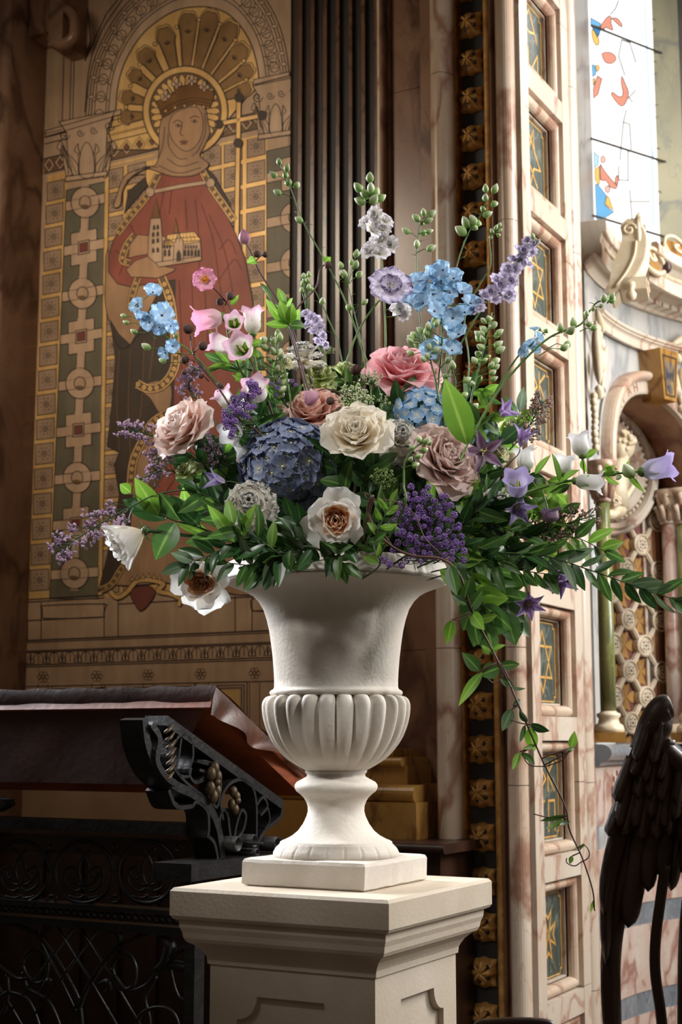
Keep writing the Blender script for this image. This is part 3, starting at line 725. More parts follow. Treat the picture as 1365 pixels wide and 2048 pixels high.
# lower gown
fl(Fg, 'veil', [(345, 830), (300, 862), (275, 920), (268, 960), (262, 1060), (240, 1130), (222, 1170), (262, 1172), (330, 1165), (480, 1190), (500, 1190), (500, 830)], 17)
fl(Fg, 'brown', [(300, 905), (350, 900), (350, 960), (330, 990), (300, 985)], 18)
fl(Fg, 'red', [(316, 350), (404, 342), (428, 385), (455, 432), (474, 470), (492, 520), (506, 600), (512, 700), (505, 850), (480, 985), (400, 990), (330, 990), (305, 985), (330, 950), (345, 900), (350, 760), (352, 560), (262, 574), (236, 568), (219, 545), (219, 510), (230, 478), (256, 446), (288, 404)], 19)
for pts in ([(330, 380), (320, 440), (322, 470)], [(345, 380), (340, 430)], [(372, 400), (376, 460)], [(392, 400), (398, 460), (400, 545)], [(405, 410), (428, 480), (440, 560), (452, 640)], [(420, 430), (450, 500), (470, 600)], [(360, 560), (365, 700), (362, 850)], [(385, 560), (390, 700), (385, 850)], [(410, 560), (418, 700)], [(440, 500), (460, 480), (475, 510)], [(440, 560), (470, 520), (485, 540)], [(232, 500), (250, 520), (240, 550)], [(262, 450), (280, 480), (300, 470)]):
    line(Fg, pts, 21, 2.4, sm=5, col='redd')
fl(Fg, 'dark', [(291, 356), (258, 384), (250, 428), (262, 412), (296, 372)], 20)
fl(Fg, 'dark', [(408, 330), (430, 352), (462, 410), (460, 420), (430, 372)], 20)
def band(part, pts, w, ly, motif=12, sm=5):
    line(part, pts, ly, w+2.5, sm=sm); line(part, pts, ly+1, w, sm=sm, col='gold')
    P_2 = [Vector((p.x, p.y)) for p in cr(pts, 12)]; acc = 0
    line(part, pts, ly+2, w*.72, sm=sm, col='brown')
    for i in range(1, len(P_2)):
        acc += (P_2[i]-P_2[i-1]).length
        if acc > motif:
            acc = 0; p = P_2[i]; fl(part, 'gold', ell(p.x, p.y, w*.30, w*.32, 10), ly+3, w=1.1); fill(part, 'line', ell(p.x, p.y, 1.5, 1.5, 5), ly+5)
B = 'gilded_robe_borders'
band(B, [(318, 350), (296, 392), (262, 434), (236, 468)], 13, 22)
band(B, [(404, 338), (424, 375), (452, 415), (470, 442)], 13, 22)
band(B, [(272, 470), (256, 490), (246, 520), (262, 527)], 13, 22)
band(B, [(278, 556), (266, 590), (262, 620)], 12, 22); band(B, [(325, 555), (342, 600), (350, 660), (352, 730), (330, 768), (300, 778), (276, 768)], 17, 22)
band(B, [(336, 826), (305, 848), (285, 885), (268, 925), (262, 985)], 16, 22)
band(B, [(203, 1180), (225, 1168), (243, 1140), (262, 1118)], 12, 22)
line(B, [(222, 1183), (236, 1195), (255, 1185), (275, 1163), (300, 1160), (328, 1168), (318, 1182), (342, 1188), (362, 1198), (358, 1212)], 23, 11, sm=5); line(B, [(222, 1183), (236, 1195), (255, 1185), (275, 1163), (300, 1160), (328, 1168), (318, 1182), (342, 1188), (362, 1198), (358, 1212)], 24, 8, sm=5, col='gold')
for k in range(6):
    x = 266+k*11; fl(B, 'gold', [(x-4, 1156-abs(k-3)*-2), (x, 1146+abs(k-3)*2), (x+4, 1156+abs(k-3)*2)], 24, w=1.2)
fl(Fg, 'brick', [(262, 1186), (275, 1174), (300, 1172), (312, 1184), (304, 1202), (284, 1222), (271, 1208)], 20, 3)
line(Fg, [(310, 384), (360, 374), (425, 364)], 25, 9); line(Fg, [(310, 384), (360, 374), (425, 364)], 26, 6.5, col='tan')
for p in ((302, 385), (423, 367)): fl(Fg, 'tan', ell(p[0], p[1], 9, 10, 12), 27, w=1.5)
# veil, face, crown
fl(Fg, 'veil', Z1((720, 520), (760, 480), (850, 450), (905, 475), (920, 540), (928, 590), (900, 655), (885, 690), (925, 725), (890, 760), (840, 778), (760, 778), (690, 755), (650, 745), (585, 780), (545, 840), (535, 905), (505, 915), (520, 860), (548, 785), (600, 752), (690, 728), (705, 650), (705, 580)), 28, 3)
for pts in (((740, 700), (800, 735), (880, 715)), ((700, 730), (790, 765), (890, 740)), ((745, 590), (750, 650), (790, 700), (830, 700)), ((905, 500), (910, 580), (880, 660), (850, 690)), ((730, 560), (722, 640), (700, 710)), ((600, 760), (650, 735), (700, 740)), ((560, 800), (600, 775), (640, 770))): line(Fg, Z1(*pts), 30, 1.5, sm=4)
fl(Fg, 'skin', Z1((748, 560), (765, 510), (810, 482), (870, 474), (895, 515), (898, 575), (878, 632), (835, 668), (795, 655), (760, 612)), 30, 3, 1.5)
D = 'face_details'
for pts in (((768, 545), (785, 532), (806, 540)), ((840, 525), (862, 514), (884, 522)), ((808, 540), (803, 570), (798, 592), (812, 600)), ((795, 628), (812, 622), (835, 625)), ((800, 640), (815, 636), (828, 638))): line(Fg, Z1(*pts), 33, 1.6, sm=4)
for cx, cy in ((790, 556), (862, 537)):
    x, y = cx/2.2016, cy/2.2016
    line(Fg, ell(x, y, 6, 2.6, 12), 33, 1.0, True); fill(Fg, 'line', ell(x, y, 2.3, 2.3, 8), 33)
fill(Fg, 'brick', ell(815/2.2016, 630/2.2016, 7.5, 2, 10), 32)
fl('painted_crown', 'crown', Z1((722, 522), (700, 470), (690, 455), (712, 440), (732, 455), (728, 412), (742, 396), (755, 420), (775, 412), (768, 372), (782, 350), (800, 385), (838, 375), (835, 345), (850, 335), (866, 372), (895, 385), (900, 358), (918, 362), (920, 400), (948, 405), (945, 440), (930, 475), (860, 460), (790, 482)), 34)
for cx, cy in ((783, 372), (850, 358), (905, 385), (735, 425)):
    x, y = cx/2.2016, cy/2.2016
    for dx, dy, rx, ry in ((0, -5, 4, 7), (-6, 1, 4.5, 4.5), (6, 1, 4.5, 4.5), (0, 6, 3, 5)): fl('painted_crown', 'tan', ell(x+dx, y+dy, rx, ry, 10), 37, w=1.2)
line('painted_crown', Z1((712, 495), (760, 462), (850, 435), (935, 445)), 36, 1.5, sm=4); line('painted_crown', Z1((718, 510), (770, 474), (860, 448), (932, 460)), 36, 1.5, sm=4)
for k in range(5): p = Z1((735+42*k, 492-18*k+3.4*k*k))[0]; fl('painted_crown', 'gold', ell(p[0], p[1], 3, 3, 8), 38, w=1)
# model church
K = 'painted_model_church'
def poly(col, *p, ly=28): fl(K, col, Z1(*p), ly, w=1.4)
poly('skin', (560, 1190), (600, 1150), (650, 1132), (722, 1134), (715, 1150), (690, 1160), (740, 1178), (778, 1184), (765, 1198), (700, 1226), (630, 1222), (580, 1222), ly=26)
poly('skin', (575, 1080), (610, 1035), (660, 1040), (660, 1120), (600, 1130), (570, 1140), ly=24)
poly('tan', (656, 1132), (658, 1060), (668, 965), (712, 960), (718, 1040), (720, 1160), (690, 1160))
poly('crown', (672, 965), (692, 870), (710, 962))
poly('tan', (718, 1040), (722, 1160), (892, 1132), (886, 1060), (770, 1070))
poly('gold', (722, 1082), (742, 1036), (860, 1022), (888, 1056), (886, 1066), (722, 1092))
poly('tan', (768, 1160), (772, 1070), (795, 1030), (812, 1068), (812, 1152), ly=30); poly('crown', (770, 1030), (778, 960), (790, 1028), ly=30)
poly('tan', (690, 1158), (892, 1130), (892, 1148), (705, 1178), ly=31)
for x0 in (732, 750, 820, 835, 850, 866, 880): poly('dark', (x0-4, 1130), (x0-4, 1108), (x0, 1100), (x0+4, 1108), (x0+4, 1128), ly=32)
for x0 in (730, 742, 754, 822, 834, 846, 858, 870): poly('dark', (x0-2, 1096), (x0-2, 1084), (x0+2, 1084), (x0+2, 1095), ly=32)
for x0, y0 in ((680, 1100), (700, 1098), (680, 1060), (700, 1056), (684, 1000), (700, 998), (680, 1030), (700, 1028)): poly('dark', (x0-4, y0+14), (x0-4, y0), (x0, y0-6), (x0+4, y0), (x0+4, y0+13), ly=32)
poly('dark', (784, 1152), (784, 1120), (792, 1104), (801, 1120), (801, 1150), ly=34); line(K, Z1((720, 1066), (800, 1050), (886, 1044)), 33, 1.2)
for k in range(9): line(K, Z1((728+17*k, 1076-2*k), (742+14*k, 1040-2*k)), 33, .8, col='fine')
# base mouldings below the figure
Bm = 'painted_base_mouldings'
fill(Bm, 'ground', [(56, 1200), (573, 1180), (573, 1480), (46, 1480)], 3)
for y in (1199, 1204): hline(Bm, 60, y, 55, 210)
line(Bm, [(56, 1202), (56, 1280)], 8, 1.6)
rr_ = [(92, 1211), (205, 1208), (211, 1216), (208, 1228), (200, 1235), (94, 1237), (86, 1230), (86, 1218)]
line(Bm, rr_, 8, 2, True, 3)
for x in (83, 209, 237, 471, 505): line(Bm, [(x, 1205 if x < 210 else 1190), (x, rowy(x, 83, 1279))], 8, 1.8)
hline(Bm, 60, 1241, 56, 209); hline(Bm, 237, 1208, 237, 560); hline(Bm, 505, 1222, 505, 570)
line(Bm, [(560, 1195), (508, 1197), (503, 1210), (510, 1222), (560, 1222)], 8, 1.8, sm=3)
for y, w in ((1281, 2.4), (1285, 1.4), (1302, 1.4), (1305, 2), (1330, 1.8), (1334, 1.4), (1373, 1.6)): hline(Bm, 56, y, 50, 572, w)
n = 15
for k in range(n+1):
    x = 62+31.3*k+.35*k; yc = rowy(x, 56, 1318)
    fl(Bm, 'tan', [(x, yc-11), (x+4, yc-2), (x+7, yc+9), (x-7, yc+9), (x-4, yc-2)], 8, w=1.4); fill(Bm, 'line', [(x, yc-9), (x+2.4, yc), (x+1.2, yc+8), (x-1.2, yc+8), (x-2.4, yc)], 10)
    x2 = x+15.5; y2 = rowy(x2, 56, 1318)
    for s in (-1, 1): line(Bm, [(x2, y2-11), (x2+s*6, y2-9), (x2+s*9, y2), (x2+s*8, y2+9)], 9, 1.2, sm=3)
    line(Bm, [(x2, y2-11), (x2, y2+9)], 9, 1.2)
for x, y in ((87, 1354), (194, 1352.5), (297, 1350), (402, 1348), (510, 1346.5)):
    for k in range(6): a = PI/3*k; line(Bm, ell(x+7*math.cos(a), y+7*math.sin(a), 4.6, 4.6, 8), 8, 1.1, True, col='fine')
    line(Bm, ell(x, y, 3.5, 3.5, 8), 9, 1.2, True, col='fine'); line(Bm, [(x-10, 1366), (x-10, 1480)], 8, 1.3, col='fine'); line(Bm, [(x+10, 1366), (x+10, 1480)], 8, 1.3, col='fine')
for x0, x1 in ((104, 184), (211, 287), (312, 390), (418, 495)):
    for d, c_ in ((0, 'line'), (6, 'line'), (11, 'line')):
        line(Bm, [(x0+d, 1480), (x0+d, rowy(x0, 56, 1373+d)), (x1-d, rowy(x1, 56, 1373+d)), (x1-d, 1480)], 9, 1.5)
    fill(Bm, 'gold', [(x0+14, 1480), (x0+14, rowy(x0, 56, 1388)), (x1-14, rowy(x1, 56, 1388)), (x1-14, 1480)], 8)
STUFF = ('painted_tiles', 'painted_base_mouldings', 'painted_arcade', 'gilded_robe_borders', 'left_painted_pilaster', 'right_painted_pilaster', 'painted_figure', 'gilded_shell_niche', 'cross_staff', 'halo', 'painted_model_church', 'painted_crown', 'face_details', 'gilded_grid')
for part in dict.fromkeys(k[0] for k in ART):
    vs = []; fs = []; mi = []; cols = []
    for (p_, col), q in ART.items():
        if p_ != part: continue
        n = len(vs); vs += q.v; fs += [tuple(i+n for i in f) for f in q.f]; mi += [len(cols)]*len(q.f); cols.append(col)
    L_ = base(mural); m = me(part, [v-L_ for v in vs], fs, None, False)
    for c in cols: m.materials.append(PM[c])
    m.polygons.foreach_set('material_index', mi)
    o = bpy.data.objects.new({'ground': 'painted_ground', 'left_painted_pilaster': 'painted_pilaster', 'right_painted_pilaster': 'painted_pilaster'}.get(part, part), m); C.objects.link(o); o.parent = mural
    if part in STUFF: o['kind'] = 'stuff'
# ================================================================ apse: curved wall, cornice, niche, window
AC_, AR = Vector((2.39, 5.12, 0)), 1.5
PS0 = R(27)
def AP(s, h, z):
    a = PS0+s/AR; return Vector((AC_.x-(AR-h)*math.cos(a), AC_.y+(AR-h)*math.sin(a), z))
def aph(px, py, h=0):
    d = ray(px, py); r = AR-h; o = Vector((0, 0)) - Vector((AC_.x, AC_.y)); dd = Vector((d.x, d.y))
    A = dd.dot(dd); B = 2*o.dot(dd); Cc = o.dot(o)-r*r; disc = max(0, B*B-4*A*Cc)
    t = (-B+math.sqrt(disc))/(2*A); p = CAM+d*t
    a = math.atan2(p.y-AC_.y, -(p.x-AC_.x)); return (a-PS0)*AR, p.z
def sz(px, py, h=0): return aph(px, py, h)
def sweep(prof, s0, s1, n, q=None, cap=True):
    """prof: closed list of (h, z)"""
    q = q or MB(); vs = []; m = len(prof)
    for i in range(n+1):
        s = s0+(s1-s0)*i/n
        vs += [AP(s, h, z) for h, z in prof]
    fs = [(i*m+k, i*m+(k+1) % m, (i+1)*m+(k+1) % m, (i+1)*m+k) for i in range(n) for k in range(m)]
    if cap:
        tri = tessellate_polygon([[Vector((h, z, 0)) for h, z in prof]])
        fs += [tuple(t) for t in tri]+[tuple(n*m+i for i in t) for t in tri]
    return q.add(vs, fs)
def aprism(q, pts, h0, h1):
    """pts in (s, z)"""
    return q.prism(pts, lambda x, y, h: AP(x, h, y), h0, h1)
def PXS(pts, h): return [sz(x, y, h) for x, y in pts]
S0, S1 = -.16, 2.6
zl = lambda y, h, px=1365: sz(px, y, h)[1]
M_apse = marble('apse_marble', hx('e6dccb'), hx('d9cbb8'), hx('b58a70'), 3, .35, .015, v2=hx('cdb49d'))
M_frieze = marble('grey_white_marble', hx('d9d6cf'), hx('bdbcb8'), hx('8e9296'), 2.4, .3, .03, v2=hx('a3a5a6'))
M_carve = M('carved_alabaster', hx('e6d8bd'), .45, 0, hx('d6c29f'), 14, .3, 50)
M_nichem = marble('niche_brown_marble', hx('b8926f'), hx('a1785a'), hx('6b3826'), 3.2, .35, .04, v2=hx('8a553b'))
# arch geometry
zsp = zl(925, 0, 1200); s_l = sz(1200, 915, 0)[0]
z_top_out = zl(741, 0, 1283)
Ro = z_top_out-zsp-.01; sc_ = s_l+Ro; Ri = Ro*.79
ztopw = zl(640, 0); zled = zl(1500, 0, 1290)
# wall with the arch opening: build as quads around the arch in (s, z)
def wall_with_arch(centre_s, name='wall_apse'):
    q = MB(); N = 24
    ztw = zl(650, 0)
    top = []; inn = []
    sL, sR = centre_s-Ro-.13, centre_s+Ro+.13
    inner = [(centre_s-Ri, zled)]+[(centre_s-Ri*math.cos(PI*k/N), zsp+Ri*math.sin(PI*k/N)) for k in range(N+1)]+[(centre_s+Ri, zled)]
    outer = [(sL, zled)]+[(sL+(sR-sL)*k/N, ztw) for k in range(N+1)]+[(sR, zled)]
    vs = [AP(s, 0, z) for s, z in inner]+[AP(s, 0, z) for s, z in outer]+[AP(s, -.30, z) for s, z in inner]
    m = len(inner)
    fs = [(i, i+1, m+i+1, m+i) for i in range(m-1)]
    q.add(vs, fs); q.build(name, M_frieze, kind='structure', smooth=False)
    q2 = MB(); q2.add(vs[:m]+vs[2*m:], [(i, m+i, m+i+1, i+1) for i in range(m-1)])
    q2.build('niche_vault', M_nichem, kind='structure', smooth=True)
    return sL, sR
bays = [sc_, sc_+2*(Ro+.13)]
for c_ in bays: wall_with_arch(c_)
sweep([(.0, zl(652, 0)), (.0, zl(560, 0)), (-.08, zl(560, 0)), (-.08, zl(652, 0))], S0, S1, 40).build('wall_frieze', M_frieze, kind='structure')
# niche back wall
sweep([(-.30, 1.2), (-.30, zsp+Ri+.05), (-.36, zsp+Ri+.05), (-.36, 1.2)], S0-.1, S1, 40).build('wall_niche_back', M_nichem, kind='structure')
# left return between pier and first arch
q = MB(); aprism(q, [(S0-.02, .2), (s_l+.01, .2), (s_l+.01, zl(600, 0)), (S0-.02, zl(600, 0))], -.05, .0); q.build('wall_return', M_frieze, kind='structure')
# architrave
def Zs(h, ys): return [(h_, zl(y, h_)) for h_, y in zip(h, ys)]
pr = [(0.0, zl(690, .0)), (.055, zl(690, .055)), (.055, zl(695, .055)), (.045, zl(698, .045)), (.045, zl(701, .045)), (.035, zl(704, .035)), (.03, zl(708, .03)), (.03, zl(722, .03)), (.02, zl(724, .02)), (0, zl(724, 0))]
sweep(pr, S0+.10, S1, 44).build('trim_19', M_apse, kind='structure')
# cornice with dentils
co = [(0, zl(645, 0)), (.03, zl(642, .03)), (.04, zl(636, .04)), (.12, zl(606, .12)), (.14, zl(600, .14)), (.20, zl(598, .20)), (.205, zl(596, .205)), (.205, zl(573, .205)), (.19, zl(570, .19)), (.19, zl(562, .19)), (.20, zl(556, .20)), (.215, zl(545, .215)), (.245, zl(537, .245)), (.25, zl(534, .25)), (.25, zl(517, .25)), (.24, zl(515, .24)), (-.05, zl(517, .24))]
sweep(co, .10, S1, 44).build('trim_20', M_apse, kind='structure')
sweep([(h*.42, z+.01) for h, z in co], S0-.1, .16, 10).build('trim_21', M_apse, kind='structure')
dn = empty('dentil_course', AP(.5, .1, zl(630, .1)), kind='structure')
q = MB()
k = 0
while True:
    s = .17+.065*k
    if s > 1.3: break
    d = MB(); aprism(d, [(s, zl(634, .05)), (s+.045, zl(634, .05)), (s+.045, zl(606, .12)+.0), (s, zl(606, .12)+.0)], .03, .095)
    d.build('dentil', M_apse, dn); k += 1
q = MB(); zb = zl(566, .195)
for i in range(int((1.5-.1)/.0215)):
    s = .12+.0215*i; p = AP(s, .196, zb); t = (AP(s+.01, .196, zb)-p).normalized()
    rot = t.to_track_quat('X', 'Z').to_matrix()
    q.sphere(p, (.010, .008, .013), 6, 4, rot @ Matrix.Rotation(.5, 3, 'Y'))
q.build('rope_moulding', M_carve, smooth=True, kind='structure')
q = MB()
for i in range(14):
    s = S0+.02+.0205*i; q.sphere(AP(s, .085, zl(566, .195)+.01), (.008, .008, .012), 6, 4)
q.build('rope_moulding', M_carve, smooth=True, kind='structure')
# arch mouldings (archivolts), keystone, lettering
def ringprof(c, prof, name, mat, a0=0, a1=PI, n=40, legs=True):
    q = MB(); vs = []; m = len(prof)
    st = []
    if legs: st.append(('leg', c, -1))
    for k in range(n+1):
        a = a0+(a1-a0)*k/n
        for r, h in prof: vs.append(AP(c-r*math.cos(a), h, zsp+r*math.sin(a)))
    fs = [(i*m+k, i*m+(k+1) % m, (i+1)*m+(k+1) % m, (i+1)*m+k) for i in range(n) for k in range(m)]
    if legs:
        for sd in (-1, 1):
            n0 = len(vs)
            for z in (zled+.0, zsp):
                for r, h in prof: vs.append(AP(c+sd*r, h, z))
            fs += [(n0+k, n0+(k+1) % m, n0+m+(k+1) % m, n0+m+k) for k in range(m)]
    q.add(vs, fs); return q.build(name, mat, smooth=False, kind='structure')
for c_ in bays:
    ringprof(c_, [(Ri-.002, 0), (Ri-.002, .03), (Ri+.008, .034), (Ro*.93, .034), (Ro*.93, 0)], 'archivolt', M_marblepale, legs=False)
    rr_ = (Ro-Ro*.90)
    ringprof(c_, [(Ro*.90, .0)]+[(Ro*.95-Ro*.05*math.cos(PI*k/8), .03+.035*math.sin(PI*k/8)) for k in range(9)]+[(Ro, 0)], 'archivolt_roll', M_marble, legs=False)
    ringprof(c_, [(Ro*1.06, -.01), (Ro*1.06, .006), (Ro*1.11, .006), (Ro*1.11, -.01)], 'archivolt_slate_line', M('slate_inlay', hx('4a4642'), .5), legs=False, a0=.05, a1=PI*.22)
    # inner arch ring on the back wall with brown inlay
    q = MB(); vs = []; n = 30
    for k in range(n+1):
        a = PI*k/n
        for r in (Ri*.78, Ri*.90): vs.append(AP(c_-r*math.cos(a), -.29, zsp-.02+r*math.sin(a)))
    q.add(vs, [(2*i, 2*i+1, 2*i+3, 2*i+2) for i in range(n)]); q.build('inner_arch_band', M('dark_inlay_band', hx('5a3a28'), .5, 0, hx('3a2418'), 60), kind='structure')
def text_on(txt, size, fpos, mat, parent=None, name='lettering'):
    """flat letters; fpos(x, y) maps text space to world"""
    cu = bpy.data.curves.new('t', 'FONT'); cu.body = txt; cu.size = size; cu.resolution_u = 2
    o = bpy.data.objects.new('t', cu); C.objects.link(o)
    dg = bpy.context.evaluated_depsgraph_get(); m = o.evaluated_get(dg).to_mesh()
    vs = [v.co.copy() for v in m.vertices]; fs = [tuple(p.vertices) for p in m.polygons]
    o.evaluated_get(dg).to_mesh_clear(); bpy.data.objects.remove(o); bpy.data.curves.remove(cu)
    q = MB(); q.add([fpos(v.x, v.y) for v in vs], fs); return q.build(name, mat, parent, kind=None if parent else 'structure')
lm = M('red_brown_lettering', hx('9c6047'), .6)
def arch_letters(txt, a0, step, size, r0):
    for i, ch in enumerate(txt):
        a = a0+step*i
        def fp(x, y, a=a):
            r = r0+y; aa = a+(x-size*.3)/r0
            return AP(sc_-r*math.cos(aa), .0352, zsp+r*math.sin(aa))
        text_on(ch, size, fp, lm)
arch_letters('ISAIAH', R(22), R(9.5), .058, Ri+.012)
ks = empty('keystone', AP(sc_, .05, zsp+Ri), kind='structure')
kp = lambda pts, h: PXS(pts, h)
q = MB(); K0 = sz(1283, 700, .11)[0]; zt1 = zl(723, .03); zb1 = zsp+Ri-.035
K0 = sc_+.03
aprism(q, [(K0-.05, zb1), (K0+.05, zb1), (K0+.075, zt1), (K0-.075, zt1)], 0, .11); q.build('keystone_block', M_siena, ks)
q = MB()
for pts in ([(K0-.036, zb1+.02), (K0+.036, zb1+.02), (K0+.055, zt1-.03), (K0-.055, zt1-.03)],):
    ribbon(q, pts, .007, lambda x, y, h: AP(x, h, y), .11, .113, True)
q.build('keystone_border', M('dark_line_inlay', hx('3d352c'), .5), ks)
q = MB(); aprism(q, [(K0-.026, zb1+.03), (K0+.026, zb1+.03), (K0+.042, zt1-.06), (K0-.042, zt1-.045)], .11, .1115); q.build('keystone_inlay', marble('blue_grey_inlay', hx('b89055'), hx('4c525c'), hx('2f3540'), 22, .3, .06, v2=hx('3b4450')), ks)
# carved leaf sprays in the spandrels
def spray(cs, cz, flip=1, sc=1.0):
    root = empty('carved_leaf_spray', AP(cs, .02, cz), kind='structure')
    def petal(name, pts, w, h0=.02, n=7):
        q = MB(); P = cr([(x, y) for x, y in pts], 4); q_ = []
        L = len(P); ws = [max(.002, w*math.sin(PI*min(.97, (i+.6)/L))**.7) for i in range(L)]
        q.tube([AP(cs+flip*p.x*sc, h0+.03, cz+p.y*sc) for p in P], [x*sc for x in ws], n); q.build(name, M_carve, root, True)
    petal('leaf', [(-.09, .20), (-.085, .10), (-.05, -.02), (-.03, -.09)], .026)
    petal('leaf', [(.15, .13), (.11, .09), (.06, -.02), (.03, -.11)], .018)
    petal('leaf', [(-.05, .27), (.03, .22), (.09, .19)], .022)
    petal('leaf', [(-.04, .20), (-.03, .15)], .018); petal('leaf', [(0, .18), (.01, .13)], .018); petal('leaf', [(.05, .15), (.04, .10)], .02)
    q = MB(); q.sphere(AP(cs+flip*.01*sc, .05, cz+.03*sc), (.034*sc, .034*sc, .062*sc), 12, 8); q.build('bud', M_carve, root, True)
    q = MB()
    for k in range(5): q.sphere(AP(cs+flip*(-.02+.012*k)*sc, .045, cz-(.11+.012*(k % 3))*sc), .020*sc, 8, 6)
    q.build('calyx', M_carve, root, True)
    q = MB()
    for k in range(9):
        a = k*1.3; q.sphere(AP(cs+flip*(-.05-.01*math.sin(a))*sc, .03, cz-(.15+.03*k)*sc), (.018*sc, .018*sc, .022*sc), 6, 5)
    q.build('trailing_leaves', M_carve, root, True)
s_, z_ = sz(1196, 735, .04); spray(s_, z_, 1, .85)
s_, z_ = sz(1368, 770, .04); spray(s_, z_, -1, .9)
# niche diaper of linked roundels on the back wall
dp = empty('roundel_screen', AP(sc_-.1, -.28, zled), kind='structure')
hB = -.29
g0 = sz(1218, 1190, hB); g1 = sz(1247, 1237, hB)
# roundel centres measured on the screen: two outer columns and one middle column
cA = sz(1217, 1185, hB); cB = sz(1249, 1238, hB); cC = sz(1279, 1190, hB)
ds = (cC[0]-cA[0])/2; dz = (sz(1219, 1185, hB)[1]-sz(1219, 1288, hB)[1])
M_round = M('roundel_stone', hx('e0d2bc'), .5, 0, hx('cdbb9f'), 16, .25, 60); M_red = M('red_ground_inlay', hx('7e4a44'), .5, 0, hx('683a38'), 20); M_ochre = M('ochre_inlay', hx('b58a4a'), .5, 0, hx('9a7038'), 20)
sweep([(hB-.005, zled), (hB-.005, zsp), (hB-.01, zsp), (hB-.01, zled)], cA[0]-ds*1.4, cA[0]+ds*3.6, 16).build('red_ground', M_red, dp)
A3 = lambda x, y, h: AP(x, h, y)
rx = ds*.50
zc0 = cA[1]
for col in range(-1, 4):
    for row in range(-3, 7):
        cs = cA[0]+ds*col; cz = zc0+dz*(.5 if col % 2 else 0)-dz*row
        if cz > zsp-.02 or cz < zled+.02: continue
        q = MB(); pr_ = [(rx, hB), (rx, hB+.030), (rx*.86, hB+.034), (rx*.80, hB+.024), (rx*.66, hB+.024), (rx*.60, hB+.032), (.001, hB+.034)]
        vs = []; n = 18
        for r, h in pr_:
            for k in range(n): a = 2*PI*k/n; vs.append(AP(cs+r*math.cos(a), h, cz+r*1.12*math.sin(a)))
        q.add(vs, [(i*n+k, i*n+(k+1) % n, (i+1)*n+(k+1) % n, (i+1)*n+k) for i in range(len(pr_)-1) for k in range(n)])
        ro = q.build('roundel', M_round, dp, False)
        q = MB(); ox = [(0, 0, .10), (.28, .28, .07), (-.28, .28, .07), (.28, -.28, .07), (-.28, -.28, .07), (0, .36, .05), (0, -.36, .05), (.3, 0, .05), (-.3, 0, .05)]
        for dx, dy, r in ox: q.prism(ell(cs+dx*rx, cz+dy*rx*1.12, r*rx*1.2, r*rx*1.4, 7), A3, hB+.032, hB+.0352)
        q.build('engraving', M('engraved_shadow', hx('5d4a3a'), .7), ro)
        q = MB()
        for sx in (-1, 1):
            for sy in (-1, 1):
                x0, y0 = cs+sx*rx*.66, cz+sy*rx*.76; x1, y1 = cs+sx*ds*.5, cz+sy*dz*.25
                ribbon(q, [(x0, y0), (x1, y1)], .020, A3, hB, hB+.022); ribbon(q, [(x0, y0), (x1, y1)], .010, A3, hB+.022, hB+.027)
        q.build('link', M_round, dp)
        # ochre cross in the gap to the side
        gx, gz = cs, cz-dz*.5
        q = MB()
        for k in range(4):
            a = PI/2*k; c4, s4 = math.cos(a), math.sin(a)
            q.prism([(gx+(x*c4-y*s4), gz+(x*s4+y*c4)*1.25) for x, y in ((0, 0), (.014, .018), (.024, .050), (0, .042), (-.024, .050), (-.014, .018))], A3, hB-.004, hB-.002)
        q.build('ochre_cross', M_ochre, dp)
# medallion with bust
ms, mz = sz(1226, 930, -.20)
md = empty('bust_medallion', AP(ms, -.2, mz), 'round marble medallion ring with a carved bust inside the arched niche', 'medallion')
Rm = mz-sz(1226, 1068, -.2)[1]
def ring(name, pr_, mat, n=56, sx=1.0):
    q = MB(); vs = []
    for k in range(n):
        a = 2*PI*k/n
        for r, h in pr_: vs.append(AP(ms+r*sx*math.cos(a), h, mz+r*math.sin(a)))
    m = len(pr_)
    q.add(vs, [(k*m+j, k*m+j+1, ((k+1) % n)*m+j+1, ((k+1) % n)*m+j) for k in range(n) for j in range(m-1)]); return q.build(name, mat, md, False)
ring('outer_ring', [(Rm, -.28), (Rm, -.235), (Rm*.97, -.225), (Rm*.93, -.232), (Rm*.90, -.215), (Rm*.84, -.215), (Rm*.82, -.235), (Rm*.80, -.28)], M_marblepale)
ring('inner_ring', [(Rm*.74, -.28), (Rm*.74, -.225), (Rm*.70, -.212), (Rm*.62, -.235), (Rm*.58, -.27), (.001, -.285)], M_marblepale)
q = MB()
for k in range(52):
    a = 2*PI*k/52; q.sphere(AP(ms+Rm*.775*math.cos(a), -.235, mz+Rm*.775*math.sin(a)), (.0095, .0095, .0095), 6, 4)
q.build('bead_ring', M_carve, md, True, kind='stuff')
# bust: turned head with curls, shoulder drapery and a scroll
def bpt(px, py, h): s, z = sz(px, py, h); return AP(s, h, z)
bh = -.10
q = MB(); hc_ = bpt(1246, 893, bh)
k_ = .00208
q.sphere(hc_, (26*k_, 26*k_, 30*k_), 16, 12)
q.sphere(hc_+Vector((-.018, -.03, -.022)), (.035, .035, .045), 12, 10)
q.tube([hc_+Vector((-.005, 0, -.02)), bpt(1236, 960, bh), bpt(1226, 1010, bh-.02)], [.036, .040, .075], 10)
q.sphere(bpt(1216, 1020, bh-.03), (.085, .06, .05), 12, 8)
q.build('bust', M_carve, md, True)
q = MB(); rng = random.Random(3)
for k in range(60):
    a = rng.uniform(0, 2*PI); b = rng.uniform(-.4, 1.4)
    d = Vector((math.cos(a)*math.cos(b), math.sin(a)*math.cos(b), math.sin(b)))
    if d.y > .5: continue
    q.sphere(hc_+Vector((d.x*27*k_, d.y*27*k_, d.z*31*k_)), rng.uniform(.009, .015), 6, 5)
q.build('curled_hair', M_carve, md, True)
